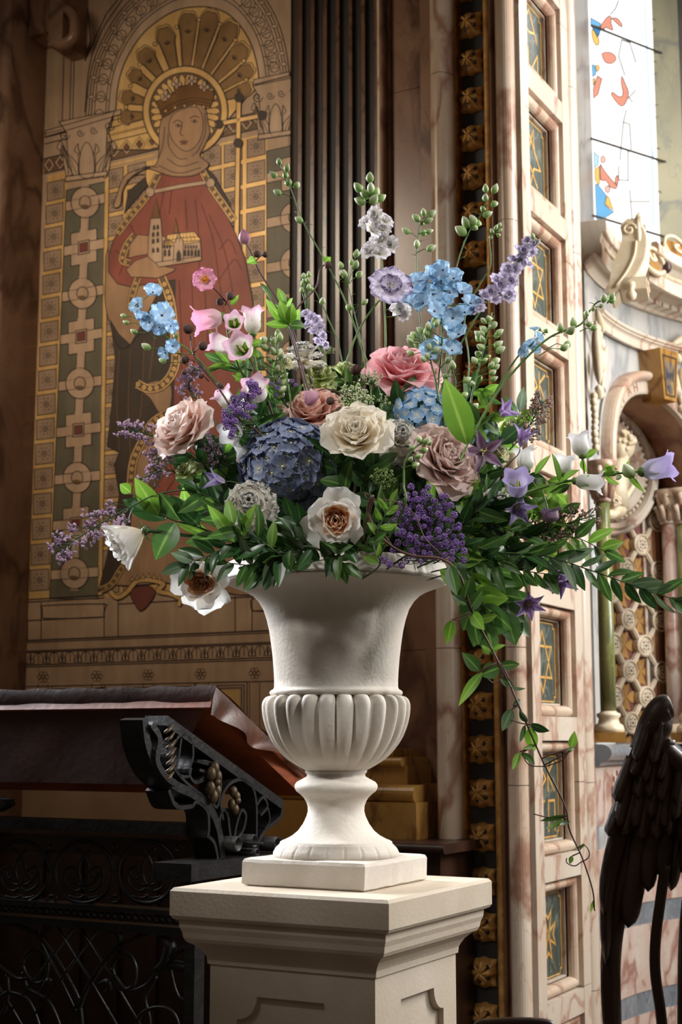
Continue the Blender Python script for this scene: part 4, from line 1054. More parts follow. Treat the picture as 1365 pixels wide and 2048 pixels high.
q = MB(); sp = [bpt(1232+0*i, 1000, bh) for i in range(0)]
cpt = bpt(1231, 1003, bh+.03)
for i in range(0, 1): pass
rad = [.026-.0012*i for i in range(18)]
q.tube([cpt+Vector((r_*math.cos(.7*i), -.004*i*.2, r_*math.sin(.7*i))) for i, r_ in enumerate(rad)], .006, 6)
q.tube([bpt(1228, 1012, bh+.03), bpt(1250, 1000, bh+.03), bpt(1266, 975, bh+.01), bpt(1268, 955, bh)], [.012, .014, .012, .008], 6)
q.tube([bpt(1200, 985, bh), bpt(1224, 985, bh+.02), bpt(1232, 1002, bh+.02)], [.014, .018, .014], 8)
q.tube([bpt(1205, 1028, bh), bpt(1225, 1030, bh+.02), bpt(1238, 1024, bh+.03)], [.03, .022, .012], 8)
q.build('scroll_and_hand', M_carve, md, True)
# columns of the arcade
def column(cs, h, ytop, ybot, px, r, mat, label):
    root = empty('column', AP(cs, h, zl(ybot+62, h, px)), kind='structure')
    z1, z0 = zl(ytop, h, px), zl(ybot, h, px); p = AP(cs, h, 0); c = (p.x, p.y)
    q = MB(); q.lathe([(r, z0), (r*1.0, z0+.3*(z1-z0)), (r*.92, z1)], c, 24); q.build('shaft', mat, root, True)
    q = MB(); q.lathe([(r*.92, z1-.012), (r*1.12, z1-.01), (r*1.15, z1), (r*1.0, z1+.01)], c, 24); q.build('necking', M_marble, root, True)
    q = MB(); bz = zl(ybot+40, h, px); q.lathe([(r*1.9, bz), (r*1.95, bz+.012), (r*1.8, bz+.026), (r*1.35, bz+.034), (r*1.25, bz+.05), (r*1.5, bz+.058), (r*1.5, bz+.068), (r*1.1, z0), (r, z0+.005)], c, 24); q.build('base', M_carve, root, True)
    q = MB(); q_z = zl(ybot+60, h, px)
    aprism(q, [(cs-r*2, q_z), (cs+r*2, q_z), (cs+r*2, bz), (cs-r*2, bz)], h-r*2, h+r*2); q.build('plinth', M_siena, root)
    q = MB(); zc = z1+.005; H_ = zl(905, h, px)-zc if ytop < 1000 else .14
    q.lathe([(r*.95, zc), (r*1.05, zc+H_*.3), (r*1.3, zc+H_*.6), (r*1.9, zc+H_*.85), (r*1.95, zc+H_)], c, 16)
    for k in range(8):
        a = PI/4*k
        for t0, L_, w in ((0, .45, .013), (.35, .5, .014)):
            a2 = a+(PI/8 if t0 else 0); d = Vector((math.cos(a2), math.sin(a2), 0)); b_ = Vector((c[0], c[1], zc+t0*H_))
            q.tube([b_+d*r*1.0, b_+d*r*1.25+EZ*H_*L_*.6, b_+d*r*1.75+EZ*H_*L_, b_+d*r*2.0+EZ*H_*L_*.82], [w, w*1.1, w*.9, w*.5], 6)
    q.build('leaf_capital', M_marble, root, True)
s_, _ = sz(1192, 1200, .07); column(s_, .07, 1000, 1425, 1192, .029, M_onyx, '')
s_, _ = sz(1372, 1200, .07); column(s_, .07, 1045, 1425, 1372, .030, M_onyx, '')
s_, _ = sz(1345, 1250, -.20); column(s_, -.20, 1045, 1450, 1345, .034, M_marblered, '')
# narrow jamb strips beside the niche
for p0, p1, h, mt in ((1300, 1307, -.28, M_marblepale), (1307, 1313, -.275, M('slate_inlay', hx('4a4642'), .5)), (1313, 1322, -.27, M_nichem), (1322, 1334, -.26, M_nichem)):
    a = sz(p0, 1478, h)[0]; b = sz(p1, 1478, h)[0]
    q = MB(); aprism(q, [(a, zled), (b, zled), (b, zsp), (a, zsp)], -.3, h); q.build('niche_jamb', mt, kind='structure')
# ledge and base wall
lz = lambda y, h: sz(1280, y, h)[1]
pr = [(-.30, lz(1528, .02)), (.02, lz(1528, .02)), (.03, lz(1522, .03))]
zm, rz = (lz(1488, .05)+lz(1520, .05))/2, (lz(1488, .05)-lz(1520, .05))/2
pr += [(.03+rz*math.cos(-PI/2+PI*k/10)*1.2, zm+rz*math.sin(-PI/2+PI*k/10)) for k in range(11)]+[(-.30, lz(1486, .03))]
sweep(pr, S0-.1, S1, 40).build('trim_22', M_marblegrey, kind='structure')
bz = lambda y: sz(1280, y, 0)[1]
bandz = [(lz(1528, 0), bz(1640), M_marblered), (bz(1640), bz(1684), M_marblegrey), (bz(1684), bz(1806), M_marblered), (bz(1806), bz(1850), M_marblegrey), (bz(1850), bz(1985), M_marblered), (bz(1985), bz(2030), M_marblegrey), (bz(2030), 0.0, M_marblered)]
for i, (z1, z0, mt) in enumerate(bandz):
    sweep([(0 if i % 2 else .004, z0), (0 if i % 2 else .004, z1), (-.05, z1), (-.05, z0)], S0-.1, S1, 40).build('wall_base_band', mt, kind='structure')
# stars inlaid in the top band
stars = empty('star_inlay', AP(.3, .005, bz(1590)), kind='structure')
for k in range(4):
    s1, z1 = sz(1240, 1588, .005); s1 += .36*k
    q = MB(); pts = [((.072 if j % 2 == 0 else .026)*math.sin(PI*j/8), (.072 if j % 2 == 0 else .026)*math.cos(PI*j/8)) for j in range(16)]
    q.prism([(s1+x, z1+y) for x, y in pts], A3, .003, .006); q.build('star', M('slate_inlay', hx('4a4642'), .5), stars)
    q = MB()
    for j in range(12):
        a = PI*(j+.5)/6; q.prism(ell(s1+.085*math.cos(a), z1+.085*math.sin(a), .009, .012, 8), A3, .003, .006)
    q.build('red_dot', M_red, stars)
# console scroll standing on the cornice
def pxp(px, py, h): s, z = sz(px, py, h); return AP(s, h, z)
cs = empty('scroll_console', pxp(1240, 570, .2), kind='structure')
zc = lambda y: sz(1240, y, .25)[1]
h0 = .10
s0 = sz(1225, 500, .25)[0]
# side profile in (h, z): a big volute leaning outwards, extruded along s
sp = [(.12, zc(590)), (.17, zc(572)), (.215, zc(552)), (.248, zc(522)), (.26, zc(490)), (.252, zc(462)), (.225, zc(444)), (.19, zc(442)), (.168, zc(454)), (.172, zc(470)), (.165, zc(492)), (.13, zc(535))]
spc = [(p.x, p.y) for p in cr([(a, b) for a, b in sp], 4, True)]
wid = .19
q = MB(); q.prism(spc, lambda x, y, s: AP(s, x, y), s0, s0+wid); q.build('volute_body', M_carve, cs)
q = MB()
out_ = [(p.x, p.y) for p in cr([(.17, zc(572)), (.215, zc(552)), (.248, zc(522)), (.26, zc(490)), (.252, zc(462)), (.225, zc(444)), (.19, zc(442))], 6)]
for j in range(5):
    ss = s0+.014+j*(wid-.028)/4
    q.tube([AP(ss, h+.002, z) for h, z in out_], .0085, 6)
q.build('reeding', M_carve, cs, True)
q = MB(); vc = (.200, zc(462))
for sd in (s0-.002, s0+wid+.002):
    q.tube([AP(sd, vc[0]+(.028-.0015*i)*math.cos(.55*i), vc[1]+(.028-.0015*i)*math.sin(.55*i)) for i in range(17)], .006, 6)
    q.tube([AP(sd, h, z) for h, z in cr([(.27, zc(475)), (.25, zc(500)), (.22, zc(520)), (.15, zc(545))], 5) for h, z in [(h, z)]] if False else [AP(sd, p.x, p.y) for p in cr([(.225, zc(485)), (.215, zc(515)), (.185, zc(545)), (.14, zc(575))], 5)], .006, 6)
q.build('side_scroll', M_carve, cs, True)
q = MB(); zb0, zb1 = sz(1245, 580, .25)[1], sz(1245, 556, .25)[1]
aprism(q, [(s0+.0, zb0), (s0+wid+.01, zb0), (s0+wid+.01, zb1), (s0+.0, zb1)], .16, .26); q.build('guttae_block', M_carve, cs)
q = MB()
for j in range(3): q.sphere(AP(s0+.03+j*.055, .262, (zb0+zb1)/2), (.009, .009, .014), 8, 6)
q.build('boss', M('brown_boss', hx('b09878'), .5), cs, True)
q = MB(); p = pxp(1228, 585, .2); q.lathe([(.004, p.z-.035), (.018, p.z-.028), (.022, p.z-.012), (.012, p.z+.004), (.017, p.z+.02), (.017, p.z+.035)], (p.x, p.y), 14); q.build('drop', M_carve, cs, True)
# cresting of scrolls with dark bosses along the cornice
cg = empty('scroll_cresting', AP(.4, .24, zl(515, .24)), kind='structure')
zc0 = zl(515, .24)
sa = sz(1238, 450, .24)[0]
def crest(s, w, hgt):
    q = MB()
    q.tube([AP(s+x*w, .235, zc0+y*hgt) for x, y in [(p.x, p.y) for p in cr([(0, .25), (.04, .75), (.20, 1.0), (.36, .85), (.40, .62), (.30, .48), (.20, .60), (.27, .72)], 5)]], .0085, 6)
    q.tube([AP(s+x*w, .235, zc0+y*hgt) for x, y in [(p.x, p.y) for p in cr([(1, .25), (.96, .75), (.80, 1.0), (.64, .85), (.60, .62), (.70, .48), (.80, .60), (.73, .72)], 5)]], .0085, 6)
    q.tube([AP(s+x*w, .235, zc0+y*hgt) for x, y in [(p.x, p.y) for p in cr([(0, .4), (.15, .10), (.5, .0), (.85, .10), (1, .4)], 5)]], .011, 6)
    q.build('crest_scroll', M_carve, cg, True)
    q = MB(); q.prism([(s+x*w, zc0+y*hgt) for x, y in ((.06, .1), (.94, .1), (.9, .75), (.7, .9), (.5, .55), (.3, .9), (.1, .75))], A3, .20, .228); q.build('crest_plate', M_siena, cg)
    q = MB(); q.tube([AP(s+x*w, .24, zc0+y*hgt) for x, y in ((.5, .5), (.5, .9), (.5, 1.15))], [.014, .020, .004], 8); q.build('crest_bud', M_carve, cg, True)
    q = MB(); q.sphere(AP(s+w, .245, zc0+.55*hgt), (.020, .020, .026), 10, 8); q.build('dark_boss', M('purple_brown_boss', hx('4b2f33'), .35), cg, True)
bss = [sz(x, y, .245) for x, y in ((1225, 437), (1279, 458), (1333, 481))]
bss.append((bss[2][0]*2-bss[1][0], bss[2][1])); bss.append((bss[3][0]*2-bss[2][0], bss[2][1]))
for (s_a, z_a), (s_b, z_b) in zip(bss, bss[1:]):
    zc0 = min(z_b, z_a)-.058; crest(s_a, s_b-s_a, .105)
# upper wall: window
wn = Vector((math.cos(R(54)), -math.sin(R(54)), 0)); wdv = Vector((math.sin(R(54)), math.cos(R(54)), 0))
wp0 = W(1255, 1478, 6.55); wc = wp0.dot(wn)
def WP(px, py, off=0): return hit(px, py, wn, wc+off)
def wframe(px, py, h): return WP(px, py)+wn*h
def vert(name, P0, P1, z0, z1, th, mat, parent=None, ext=None):
    d = (P1-P0); d.z = 0; nrm = Vector((d.y, -d.x, 0)).normalized()
    q = MB(); vs = []
    for z in (z0, z1):
        for p in (P0, P1, P1-nrm*th, P0-nrm*th): vs.append(Vector((p.x, p.y, z)))
    q.add(vs, [(0, 1, 5, 4), (1, 2, 6, 5), (2, 3, 7, 6), (3, 0, 4, 7), (4, 5, 6, 7), (3, 2, 1, 0)]); return q.build(name, mat, parent, kind=None if parent else 'structure')
zs = zl(560, 0)
WL, WR = WP(1189, 400), WP(1330, 400)
M_taupe = marble('taupe_grey_marble', hx('a39a90'), hx('8d857d'), hx('6a5e5c'), 3, .35, .02)
M_ywall = marble('lichen_yellow_stone', hx('c5bd9c'), hx('aca78c'), hx('8f9087'), 3, .6, .02)
pL = WP(1188.5, 400); pr0 = WP(1150, 400)
vert('wall_window_left', W(1130, 400, 5.9), pL, zs, ZT+.6, .05, M_taupe)
pr1 = WP(1318, 400); vert('wall_window_right', pr1-wn*0, pr1+wdv*.11+wn*.07, zs-.2, ZT+.6, .05, M_ywall)
vert('wall_upper_right', pr1+wdv*.11+wn*.07, pr1+wdv*1.2+wn*.5, zs-.2, ZT+.6, .05, M('dark_grey_stone', hx('6a645e'), .6, 0, hx('57524e'), 4))
def emit(name, c, s):
    m = bpy.data.materials.new(name); m.use_nodes = True; nt = m.node_tree; nt.nodes.clear()
    e = nt.nodes.new('ShaderNodeEmission'); o = nt.nodes.new('ShaderNodeOutputMaterial')
    col = ramp(nt, noi(nt, 9, 4, .3), [(.3, tuple(x*.9 for x in c)), (.7, c)]); nt.links.new(col, e.inputs[0]); e.inputs[1].default_value = s
    nt.links.new(e.outputs[0], o.inputs[0]); return m
win = empty('window_1', WP(1255, 470), kind='structure')
gm = emit('daylit_glass', (1, .99, .965), 1.7)
q = MB(); q.add([WP(1183, 520), WP(1330, 520), WP(1330, -60), WP(1176, -60)], [(0, 1, 2, 3)]); q.build('glass', gm, win)
EG = dict(blue=emit('blue_glass', hx('7cc0ee'), 1.1), deep=emit('deep_blue_glass', hx('4b97cf'), 1.0), orange=emit('orange_glass', hx('f0a088'), 1.1), amber=emit('amber_glass', hx('f7c86e'), 1.2), pale=emit('pale_blue_glass', hx('b9def2'), 1.2), pink=emit('pink_glass', hx('f6c4b6'), 1.1))
lead = M('lead_came', hx('746a60'), .6); leadd = M('iron_saddle_bar', hx('3d342e'), .5)
def Q1(*p): return [(1150+x/6.349, y/6.349) for x, y in p]
def Q2(*p): return [(1150+x/6.349, 300+y/6.349) for x, y in p]
def glass(col, pts, sm=2):
    pts = [(p.x, p.y) for p in cr(pts, sm, True)] if sm else pts
    tri = tessellate_polygon([[Vector((x, y, 0)) for x, y in pts]])
    MB().add([WP(x, y, .004) for x, y in pts], [tuple(t) for t in tri]).build('coloured_pane', EG[col], win)
    q = MB(); ribbon(q, pts, 1.6, lambda x, y, h: WP(x, y, h), .004, .008, True); q.build('came', leadd if col in ('orange', 'deep') else lead, win)
glass('blue', Q1((205, 225), (330, 295), (320, 345), (205, 310)), 0); glass('deep', Q1((220, 345), (300, 350), (330, 380), (310, 450), (290, 470), (240, 370)), 0)
glass('amber', Q1((215, 385), (245, 385), (305, 480), (310, 560), (270, 575), (230, 500)))
glass('orange', Q1((440, 200), (470, 230), (465, 290), (490, 370), (470, 385), (400, 350), (375, 370), (325, 345), (390, 240)))
glass('orange', Q1((475, 235), (540, 230), (600, 300), (600, 345), (560, 320)))
glass('orange', Q1((345, 680), (430, 660), (500, 690), (530, 740), (500, 795), (440, 810), (380, 780)))
glass('blue', Q1((220, 820), (260, 830), (275, 890), (270, 950), (228, 975)), 0)
glass('amber', Q1((262, 860), (280, 828), (310, 835), (315, 880), (290, 910)))
glass('orange', Q1((240, 1250), (235, 1130), (290, 960), (350, 1000), (300, 1200)), 1)
glass('orange', Q1((600, 960), (650, 1070), (690, 1180), (650, 1310), (600, 1350), (540, 1310), (465, 1200), (490, 1170), (560, 1225), (610, 1210), (605, 1130), (590, 1050)))
glass('amber', Q1((228, 1000), (260, 990), (250, 1060), (232, 1090)), 0)
glass('pale', Q2((245, 20), (310, 80), (300, 190), (250, 230)), 0)
glass('amber', Q2((255, 245), (315, 205), (320, 430), (300, 440), (258, 380)), 0)
glass('orange', Q2((325, 180), (360, 230), (440, 340), (520, 430), (540, 460), (520, 495), (450, 470), (400, 390), (330, 380)))
glass('orange', Q2((515, 360), (540, 320), (560, 370), (545, 450), (520, 420)))
glass('pink', Q2((330, 100), (360, 70), (395, 110), (380, 160), (340, 160))); glass('pink', Q2((385, 480), (420, 450), (455, 500), (430, 545), (395, 530)))
glass('blue', Q2((262, 430), (300, 440), (400, 570), (385, 700), (500, 790), (440, 830), (370, 870), (360, 935), (280, 870), (270, 700)), 0)
glass('amber', Q2((410, 580), (440, 600), (500, 770), (385, 690)), 0)
for pts in (Q1((890, 0), (960, 1500), (985, 2032)), Q2((985, 0), (1000, 970))):
    MB_ = MB(); tr = pts; L_ = [(x-1.6, y) for x, y in pts]+[(x+1.6, y) for x, y in reversed(pts)]
    MB_.add([WP(x, y, .004) for x, y in L_], [tuple(t) for t in tessellate_polygon([[Vector((x, y, 0)) for x, y in L_]])]); MB_.build('coloured_pane', EG['pale'], win)
for cx, cy in ((992, 320), (1015, 860), (1040, 1410), (1055, 1960)):
    x, y = Q1((cx, cy))[0]; q = MB(); ribbon(q, ell(x, y, 8.5, 13, 20), 1.0, lambda x, y, h: WP(x, y, h), .004, .009, True); q.build('came', lead, win)
    L_ = ell(x, y+44, 4, 26, 12); MB().add([WP(a, b, .003) for a, b in L_], [tuple(range(12))]).build('coloured_pane', EG['amber'], win) if False else None
x, y = Q2((1065, 600))[0]; q = MB(); ribbon(q, ell(x, y, 8.5, 13, 20), 1.0, lambda x, y, h: WP(x, y, h), .004, .009, True); q.build('came', lead, win)
cam_l = [Q1((1050, 0), (1085, 900), (1120, 2032)), Q1((600, 500), (560, 720), (640, 960)), Q1((620, 1550), (590, 1880), (575, 2032)), Q1((660, 1390), (620, 1550), (700, 1580), (720, 1900)), Q1((780, 1140), (690, 1240), (740, 1300)), Q1((560, 0), (520, 110), (450, 190)), Q1((600, 510), (700, 540), (780, 800)), Q2((560, 200), (560, 380), (680, 390), (680, 0)), Q2((700, 500), (730, 880)), Q2((720, 655), (960, 655)), Q2((1125, 0), (1150, 1050))]
for pts in cam_l:
    q = MB(); ribbon(q, pts, 2.6, lambda x, y, h: WP(x, y, h), .003, .008); q.build('came', lead, win)
for y0, y1 in ((51, 111), (277, 325), (430, 475)):
    q = MB(); q.tube([WP(1183, y0, .02), WP(1335, y1, .02)], .0055, 6); q.build('saddle_bar', leadd, win)
# ================================================================ desk with wrought iron, wooden dado, carved wing
M_iron = M('black_wrought_iron', hx('2b2a2a'), .42, .6, hx('1c1b1b'), 30, .3, 80)
M_leather = M('dark_red_brown_leather', hx('38170f'), .42, 0, hx('26100a'), 9, .35, 45)
M_leatherl = M('worn_brown_leather', hx('54301f'), .42, 0, hx('331a10'), 14, .4, 40)
M_wood = M('orange_brown_wood', hx('8a431d'), .4, 0, hx('6a3014'), 10, .2, 60, stretch=(1, 1, 6))
M_walnut = MATS['dark_walnut']
aw0, aw1 = pa(-400, BM), pa(600, BM)
zd = HB(200, 1656, BM-.2).z
dd_ = MB(); dd_.bbox(aw0, aw1, BM-.16, BM-.01, 0, zd-.03); dd_.build('wooden_dado', M_walnut, kind='structure')
dd_ = MB(); dd_.bbox(aw0, aw1, BM-.22, BM-.01, zd-.03, zd); dd_.build('trim_dado_ledge', M_walnut, kind='structure')
for k in range(5):
    a0 = pa(40+75*k, BM-.16); a1 = pa(100+75*k, BM-.16)
    q = MB(); q.bbox(a0, a1, BM-.175, BM-.159, .25, zd-.10); q.build('dado_panel', M_walnut, kind='structure')
pD = W(430, 1376, 3.55); aD, bD = ab(pD); zD = pD.z
desk = empty('reading_desk', BL(aD-.6, bD+.12, 0), 'long slanted reading desk draped in dark leather on a black wrought iron stand', 'desk')
def BZ(a, pts): # px -> (b, z) on plane a
    out = []
    for x, y in pts: p = HA(x, y, a); out.append((ab(p)[1], p.z))
    return out
def AZb(b, pts):
    out = []
    for x, y in pts: p = HB(x, y, b); out.append((ab(p)[0], p.z))
    return out
# sloping board
bl, zr = BZ(aD, [(618, 1556)])[0]
sl = Vector((bl-bD, zr-zD)); nrm = Vector((sl.y, -sl.x)).normalized(); nrm = nrm if nrm.y < 0 else -nrm
T = .052
bd = [(bD+.012, zD-.004), (bl, zr), (bl+nrm.x*T, zr+nrm.y*T), (bD+.012+nrm.x*T, zD+nrm.y*T)]
q = MB(); q.prism(bd, lambda x, y, h: BL(h, x, y), aD-2.6, aD-.006); q.build('sloping_board', M_wood, desk)
bt = lambda t, o: (bD+sl.x*t-nrm.x*o, zD+sl.y*t-nrm.y*o)
# leather on the slope with a wavy ridge along the top edge
q = MB(); vs = []; na, nb = 60, 14
for i in range(na+1):
    a = aD+.004-2.6*i/na
    for j in range(nb+1):
        t = j/nb; b, z = bt(t*1.0, .005+.003*math.sin(i*1.7+j)+.004*(noise.noise(Vector((a*14, t*6, 0)))))
        vs.append(BL(a, b, z))
q.add(vs, [(i*(nb+1)+j, (i+1)*(nb+1)+j, (i+1)*(nb+1)+j+1, i*(nb+1)+j+1) for i in range(na) for j in range(nb)])
q.build('leather_cover', M_leatherl, desk, True)
# hanging leather back with curved drop
q = MB(); vs = []; nh = 14
right = [(431, 1375), (424, 1392), (412, 1412), (400, 1432), (388, 1455), (372, 1490), (352, 1535), (330, 1573)]
rz_ = AZb(bD-.004, right)
zb_ = AZb(bD-.004, [(300, 1574)])[0][1]
for j in range(nh+1):
    t = j/nh; z = zD+.006+(zb_-zD)*t
    ar = rz_[-1][0]
    for k in range(len(rz_)-1):
        if rz_[k][1] >= z >= rz_[k+1][1]: ar = rz_[k][0]+(rz_[k+1][0]-rz_[k][0])*(rz_[k][1]-z)/(rz_[k][1]-rz_[k+1][1]); break
        if z > rz_[0][1]: ar = rz_[0][0]
    for i in range(61):
        a = ar-(2.6)*i/60
        roll = .006*math.exp(-(t/.03)**2)
        vs.append(BL(a, bD-.006+roll+.004*noise.noise(Vector((a*9, z*9, 1)))+.006*math.sin(t*3), z+(.0025*math.sin(i*2.1) if j == 0 else 0)))
q.add(vs, [(j*61+i, j*61+i+1, (j+1)*61+i+1, (j+1)*61+i) for j in range(nh) for i in range(60)])
o = q.build('hanging_leather_back', M_leather, desk, True)
# flap over the end of the board
tp = [(431, 1374), (455, 1396), (490, 1430), (530, 1468), (575, 1512), (620, 1554)]
bp = [(401, 1430), (438, 1440), (470, 1466), (504, 1495), (545, 1509), (603, 1551)]
tz = [(p.x, p.y) for p in cr(BZ(aD+.004, tp), 6)]; bz_ = [(p.x, p.y) for p in cr(BZ(aD+.004, bp), 6)]
vs = []; nn = 8
for i in range(len(tz)):
    for j in range(nn+1):
        t = j/nn; b = tz[i][0]+(bz_[i][0]-tz[i][0])*t; z = tz[i][1]+(bz_[i][1]-tz[i][1])*t
        vs.append(BL(aD+.006+.014*t*(1+math.sin(i*.55+t*1.5)), b, z))
q = MB(); q.add(vs, [(i*(nn+1)+j, (i+1)*(nn+1)+j, (i+1)*(nn+1)+j+1, i*(nn+1)+j+1) for i in range(len(tz)-1) for j in range(nn)])
q.build('leather_flap', M_leatherl, desk, True)
# iron bracket under the end
br = empty('iron_bracket', HA(440, 1726, aD-.02), parent=desk)
def fbar(name, px, w, a0=-.085, a1=-.02, sm=5, mat=None, par=None):
    pts = BZ(aD-.02, px); pts = [(p.x, p.y) for p in cr(pts, sm)] if sm else pts
    q = MB(); ribbon(q, pts, w, lambda x, y, h: BL(h, x, y), aD+a0, aD+a1)
    n = len(pts); m = 2*n
    q.f += [(0, 1, m+1, m), (2*n-2, 2*n-1, m+2*n-1, m+2*n-2)]
    q.f += [(m+2*i, m+2*i+1, m+2*i+3, m+2*i+2) for i in range(n-1)]
    return q.build(name, mat or M_iron, par or br)
K6 = lambda *p: [(x/2.2016, 1340+y/2.2016) for x, y in p]
fbar('main_scroll', K6((640, 215), (655, 330), (700, 440), (770, 505), (860, 550), (930, 615), (968, 710), (985, 852)), .022)
fbar('support_bar', K6((735, 222), (1245, 592)), .024, sm=0)
fbar('tail_scroll', K6((1248, 590), (1235, 650), (1175, 700), (1140, 760), (1128, 830)), .010)
fbar('inner_scroll', K6((765, 330), (800, 285), (845, 310), (852, 380), (835, 450), (860, 495), (900, 480), (905, 450), (880, 440)), .007)
fbar('inner_scroll', K6((765, 330), (755, 400), (790, 460), (850, 520), (930, 580), (960, 600), (975, 500), (960, 440), (930, 420), (870, 400)), .007)
fbar('arch_scroll', K6((985, 660), (975, 580), (1005, 510), (1060, 482), (1110, 510), (1130, 580), (1132, 700), (1128, 830)), .008)
fbar('leaf_strap', K6((745, 528), (770, 590), (800, 606), (850, 600)), .010); fbar('leaf_strap', K6((850, 600), (870, 580), (915, 620), (922, 690), (918, 740)), .009); fbar('leaf_strap', K6((918, 730), (945, 760), (960, 820), (960, 850)), .009)
fbar('curl', K6((975, 730), (970, 660), (985, 615), (1005, 640), (1015, 720), (1030, 780)), .008); fbar('curl', K6((1030, 790), (1040, 700), (1065, 620), (1085, 640), (1075, 700), (1050, 740)), .008)
fbar('curl', K6((800, 300), (790, 380), (780, 450), (830, 470), (845, 430)), .006); fbar('curl', K6((870, 400), (920, 405), (950, 430), (900, 470), (870, 500)), .006)
fbar('curl', K6((1130, 600), (1160, 560), (1180, 600), (1150, 640)), .007); fbar('curl', K6((1180, 600), (1190, 660), (1170, 700)), .006)
def tubea(name, px, r, a0, a1, mat=None):
    b, z = BZ(aD-.02, [px])[0]
    q = MB(); vs = []
    for aa, rr in ((a0, r), (a1, r), (a1, r*.75), (a1-.02, r*.7), (a1-.02, .001)):
        for k in range(16): an = 2*PI*k/16; vs.append(BL(aD+aa, b+rr*math.cos(an), z+rr*math.sin(an)))
    q.add(vs, [(i*16+k, i*16+(k+1) % 16, (i+1)*16+(k+1) % 16, (i+1)*16+k) for i in range(4) for k in range(16)])
    q.build(name, mat or M_iron, br, True)
for x, y, r in ((1005, 765, .019), (1078, 752, .017), (1180, 765, .019), (1090, 805, .012)): tubea('rolled_end', K6((x, y))[0], r, -.10, .01)
q = MB(); b, z = BZ(aD, [K6((1100, 760))[0]])[0]; q.tube([BL(aD-.12, b, z), BL(aD+.05, b-.02, z)], .004, 8); q.build('pin', M_iron, br, True)
for cx, cy, n_, r in ((945, 495, 6, .026), (1035, 575, 4, .018)):
    b, z = BZ(aD-.01, [K6((cx, cy))[0]])[0]; q = MB()
    for k in range(n_):
        a = 2*PI*k/n_+.4; q.sphere(BL(aD-.012, b+r*.6*math.cos(a), z+r*1.3*math.sin(a)), (.006+r*.25, .006+r*.25, .006+r*.45), 8, 6)
    q.sphere(BL(aD-.002, b, z), .009, 8, 6); q.build('iron_flower', M('dull_gilt_iron', hx('43341f'), .5, .5), br, True)
q = MB()
for k in range(7):
    t = k/6; x, y = 735+10*math.sin(t*3), 262+210*t
    p0, p1, p2 = [BL(aD-.012, b, z) for b, z in BZ(aD-.012, K6((x-8, y+14), (x+12, y), (x+30, y-24)))]
    q.tube([p0, p1, p2], [.004, .005, .002], 6)
q.build('feathered_leaf', M('dull_gilt_iron', hx('43341f'), .5, .5), br, True)
fbar('acanthus_leaf', K6((655, 240), (690, 300), (680, 400), (720, 470), (760, 500)), .016, -.07, -.01)
b0_, z0_ = BZ(aD, [(376, 1728)])[0]; b1_, _ = BZ(aD, [(560, 1728)])[0]; _, z1_ = BZ(aD, [(400, 1760)])[0]
q = MB(); q.bbox(aD-.10, aD+.01, b0_, b1_, z1_, z0_); q.build('foot_plate', M_iron, br)
q = MB(); q.bbox(aD-.075, aD-.045, b0_+.10, b0_+.13, 0, z1_); q.build('post', M_iron, desk)
# second bracket foot peeping in at the left edge
q = MB(); P_2 = AZb(bD-.02, [(-12, 1588), (8, 1596), (24, 1598), (26, 1610), (6, 1622), (-12, 1626)]); q.prism(P_2, lambda x, y, h: BL(x, h, y), bD-.05, bD-.01); q.build('leaf_end', M_iron, desk)
# grille
bG = bD+.03
gr = empty('iron_grille', BL(aD-.7, bG, 0), parent=desk)
def gb(name, px, w, par=gr, sm=6, closed=False, d=.016, b=bG):
    pts = AZb(b, px); P = [(p.x, p.y) for p in cr(pts, sm, closed)] if sm else pts
    q = MB(); L3 = [BL(x, b, y) for x, y in P]
    if closed: L3.append(L3[0])
    q.tube(L3, w/2, 8); return q.build(name, M_iron, par, True)
def gbar(name, x0, y0, x1, y1, th=.03):
    p0, p1 = HB(200, y0, bG), HB(200, y1, bG); a1 = pa(x1, bG); a0 = ab(HB(x0, y0, bG))[0]
    q = MB(); q.bbox(a0, a1, bG-th/2, bG+th/2, p1.z, p0.z); q.build(name, M_iron, gr)
gbar('top_rail', -700, 1640, 388, 1662, .06); gbar('middle_rail', -700, 1809, 376, 1818, .05); gbar('lower_rail', -700, 1842, 380, 1858, .04)
q = MB()
zbd = HB(200, 1831, bG-.02).z
for k in range(60):
    a = pa(378-13.4*k, bG); q.sphere(BL(a, bG-.012, zbd), .0095, 8, 6)
q.build('bead_row', M_iron, gr, True, kind='stuff')
for c in (-86, 41, 168, 295):
    o = 0 if c > 0 else 0
    gb('ring', [(c+58*math.cos(a), 1744+62*math.sin(a)) for a in [2*PI*k/16 for k in range(16)]], .0115, closed=True, sm=3)
    for s in (-1, 1):
        gb('inner_loop', [(c+s*0, 1800), (c-s*22, 1788), (c-s*14, 1760), (c+s*2, 1735), (c+s*10, 1725)][:0] or [(c-s*16, 1697), (c-s*2, 1708), (c+s*10, 1735), (c+s*4, 1765), (c-s*14, 1768), (c-s*30, 1752), (c-s*38, 1738)], .008)
        sp = [(c+s*26+ (13-.9*i)*math.cos(s*(.6*i)+ (PI if s > 0 else 0)), 1742+(15-1.0*i)*math.sin(.6*i+.2)) for i in range(13)]
        gb('spiral', [(c+s*2, 1776), (c+s*16, 1782), (c+s*36, 1768)]+[(c+s*(24+(15-1.2*i)*math.cos(.7*i)), 1748-(17-1.4*i)*math.sin(.7*i)) for i in range(11)], .0075)
        gb('spiral', [(c+s*30, 1792), (c+s*10, 1796), (c-s*4, 1790)], .007)
    gb('link_curl', [(c+63+(11-.9*i)*math.cos(.7*i), 1694+(11-.9*i)*math.sin(.7*i)) for i in range(10)], .007)
    gb('link_curl', [(c+63-(12-.9*i)*math.cos(.7*i), 1796+(11-.9*i)*math.sin(.7*i)) for i in range(10)], .008)
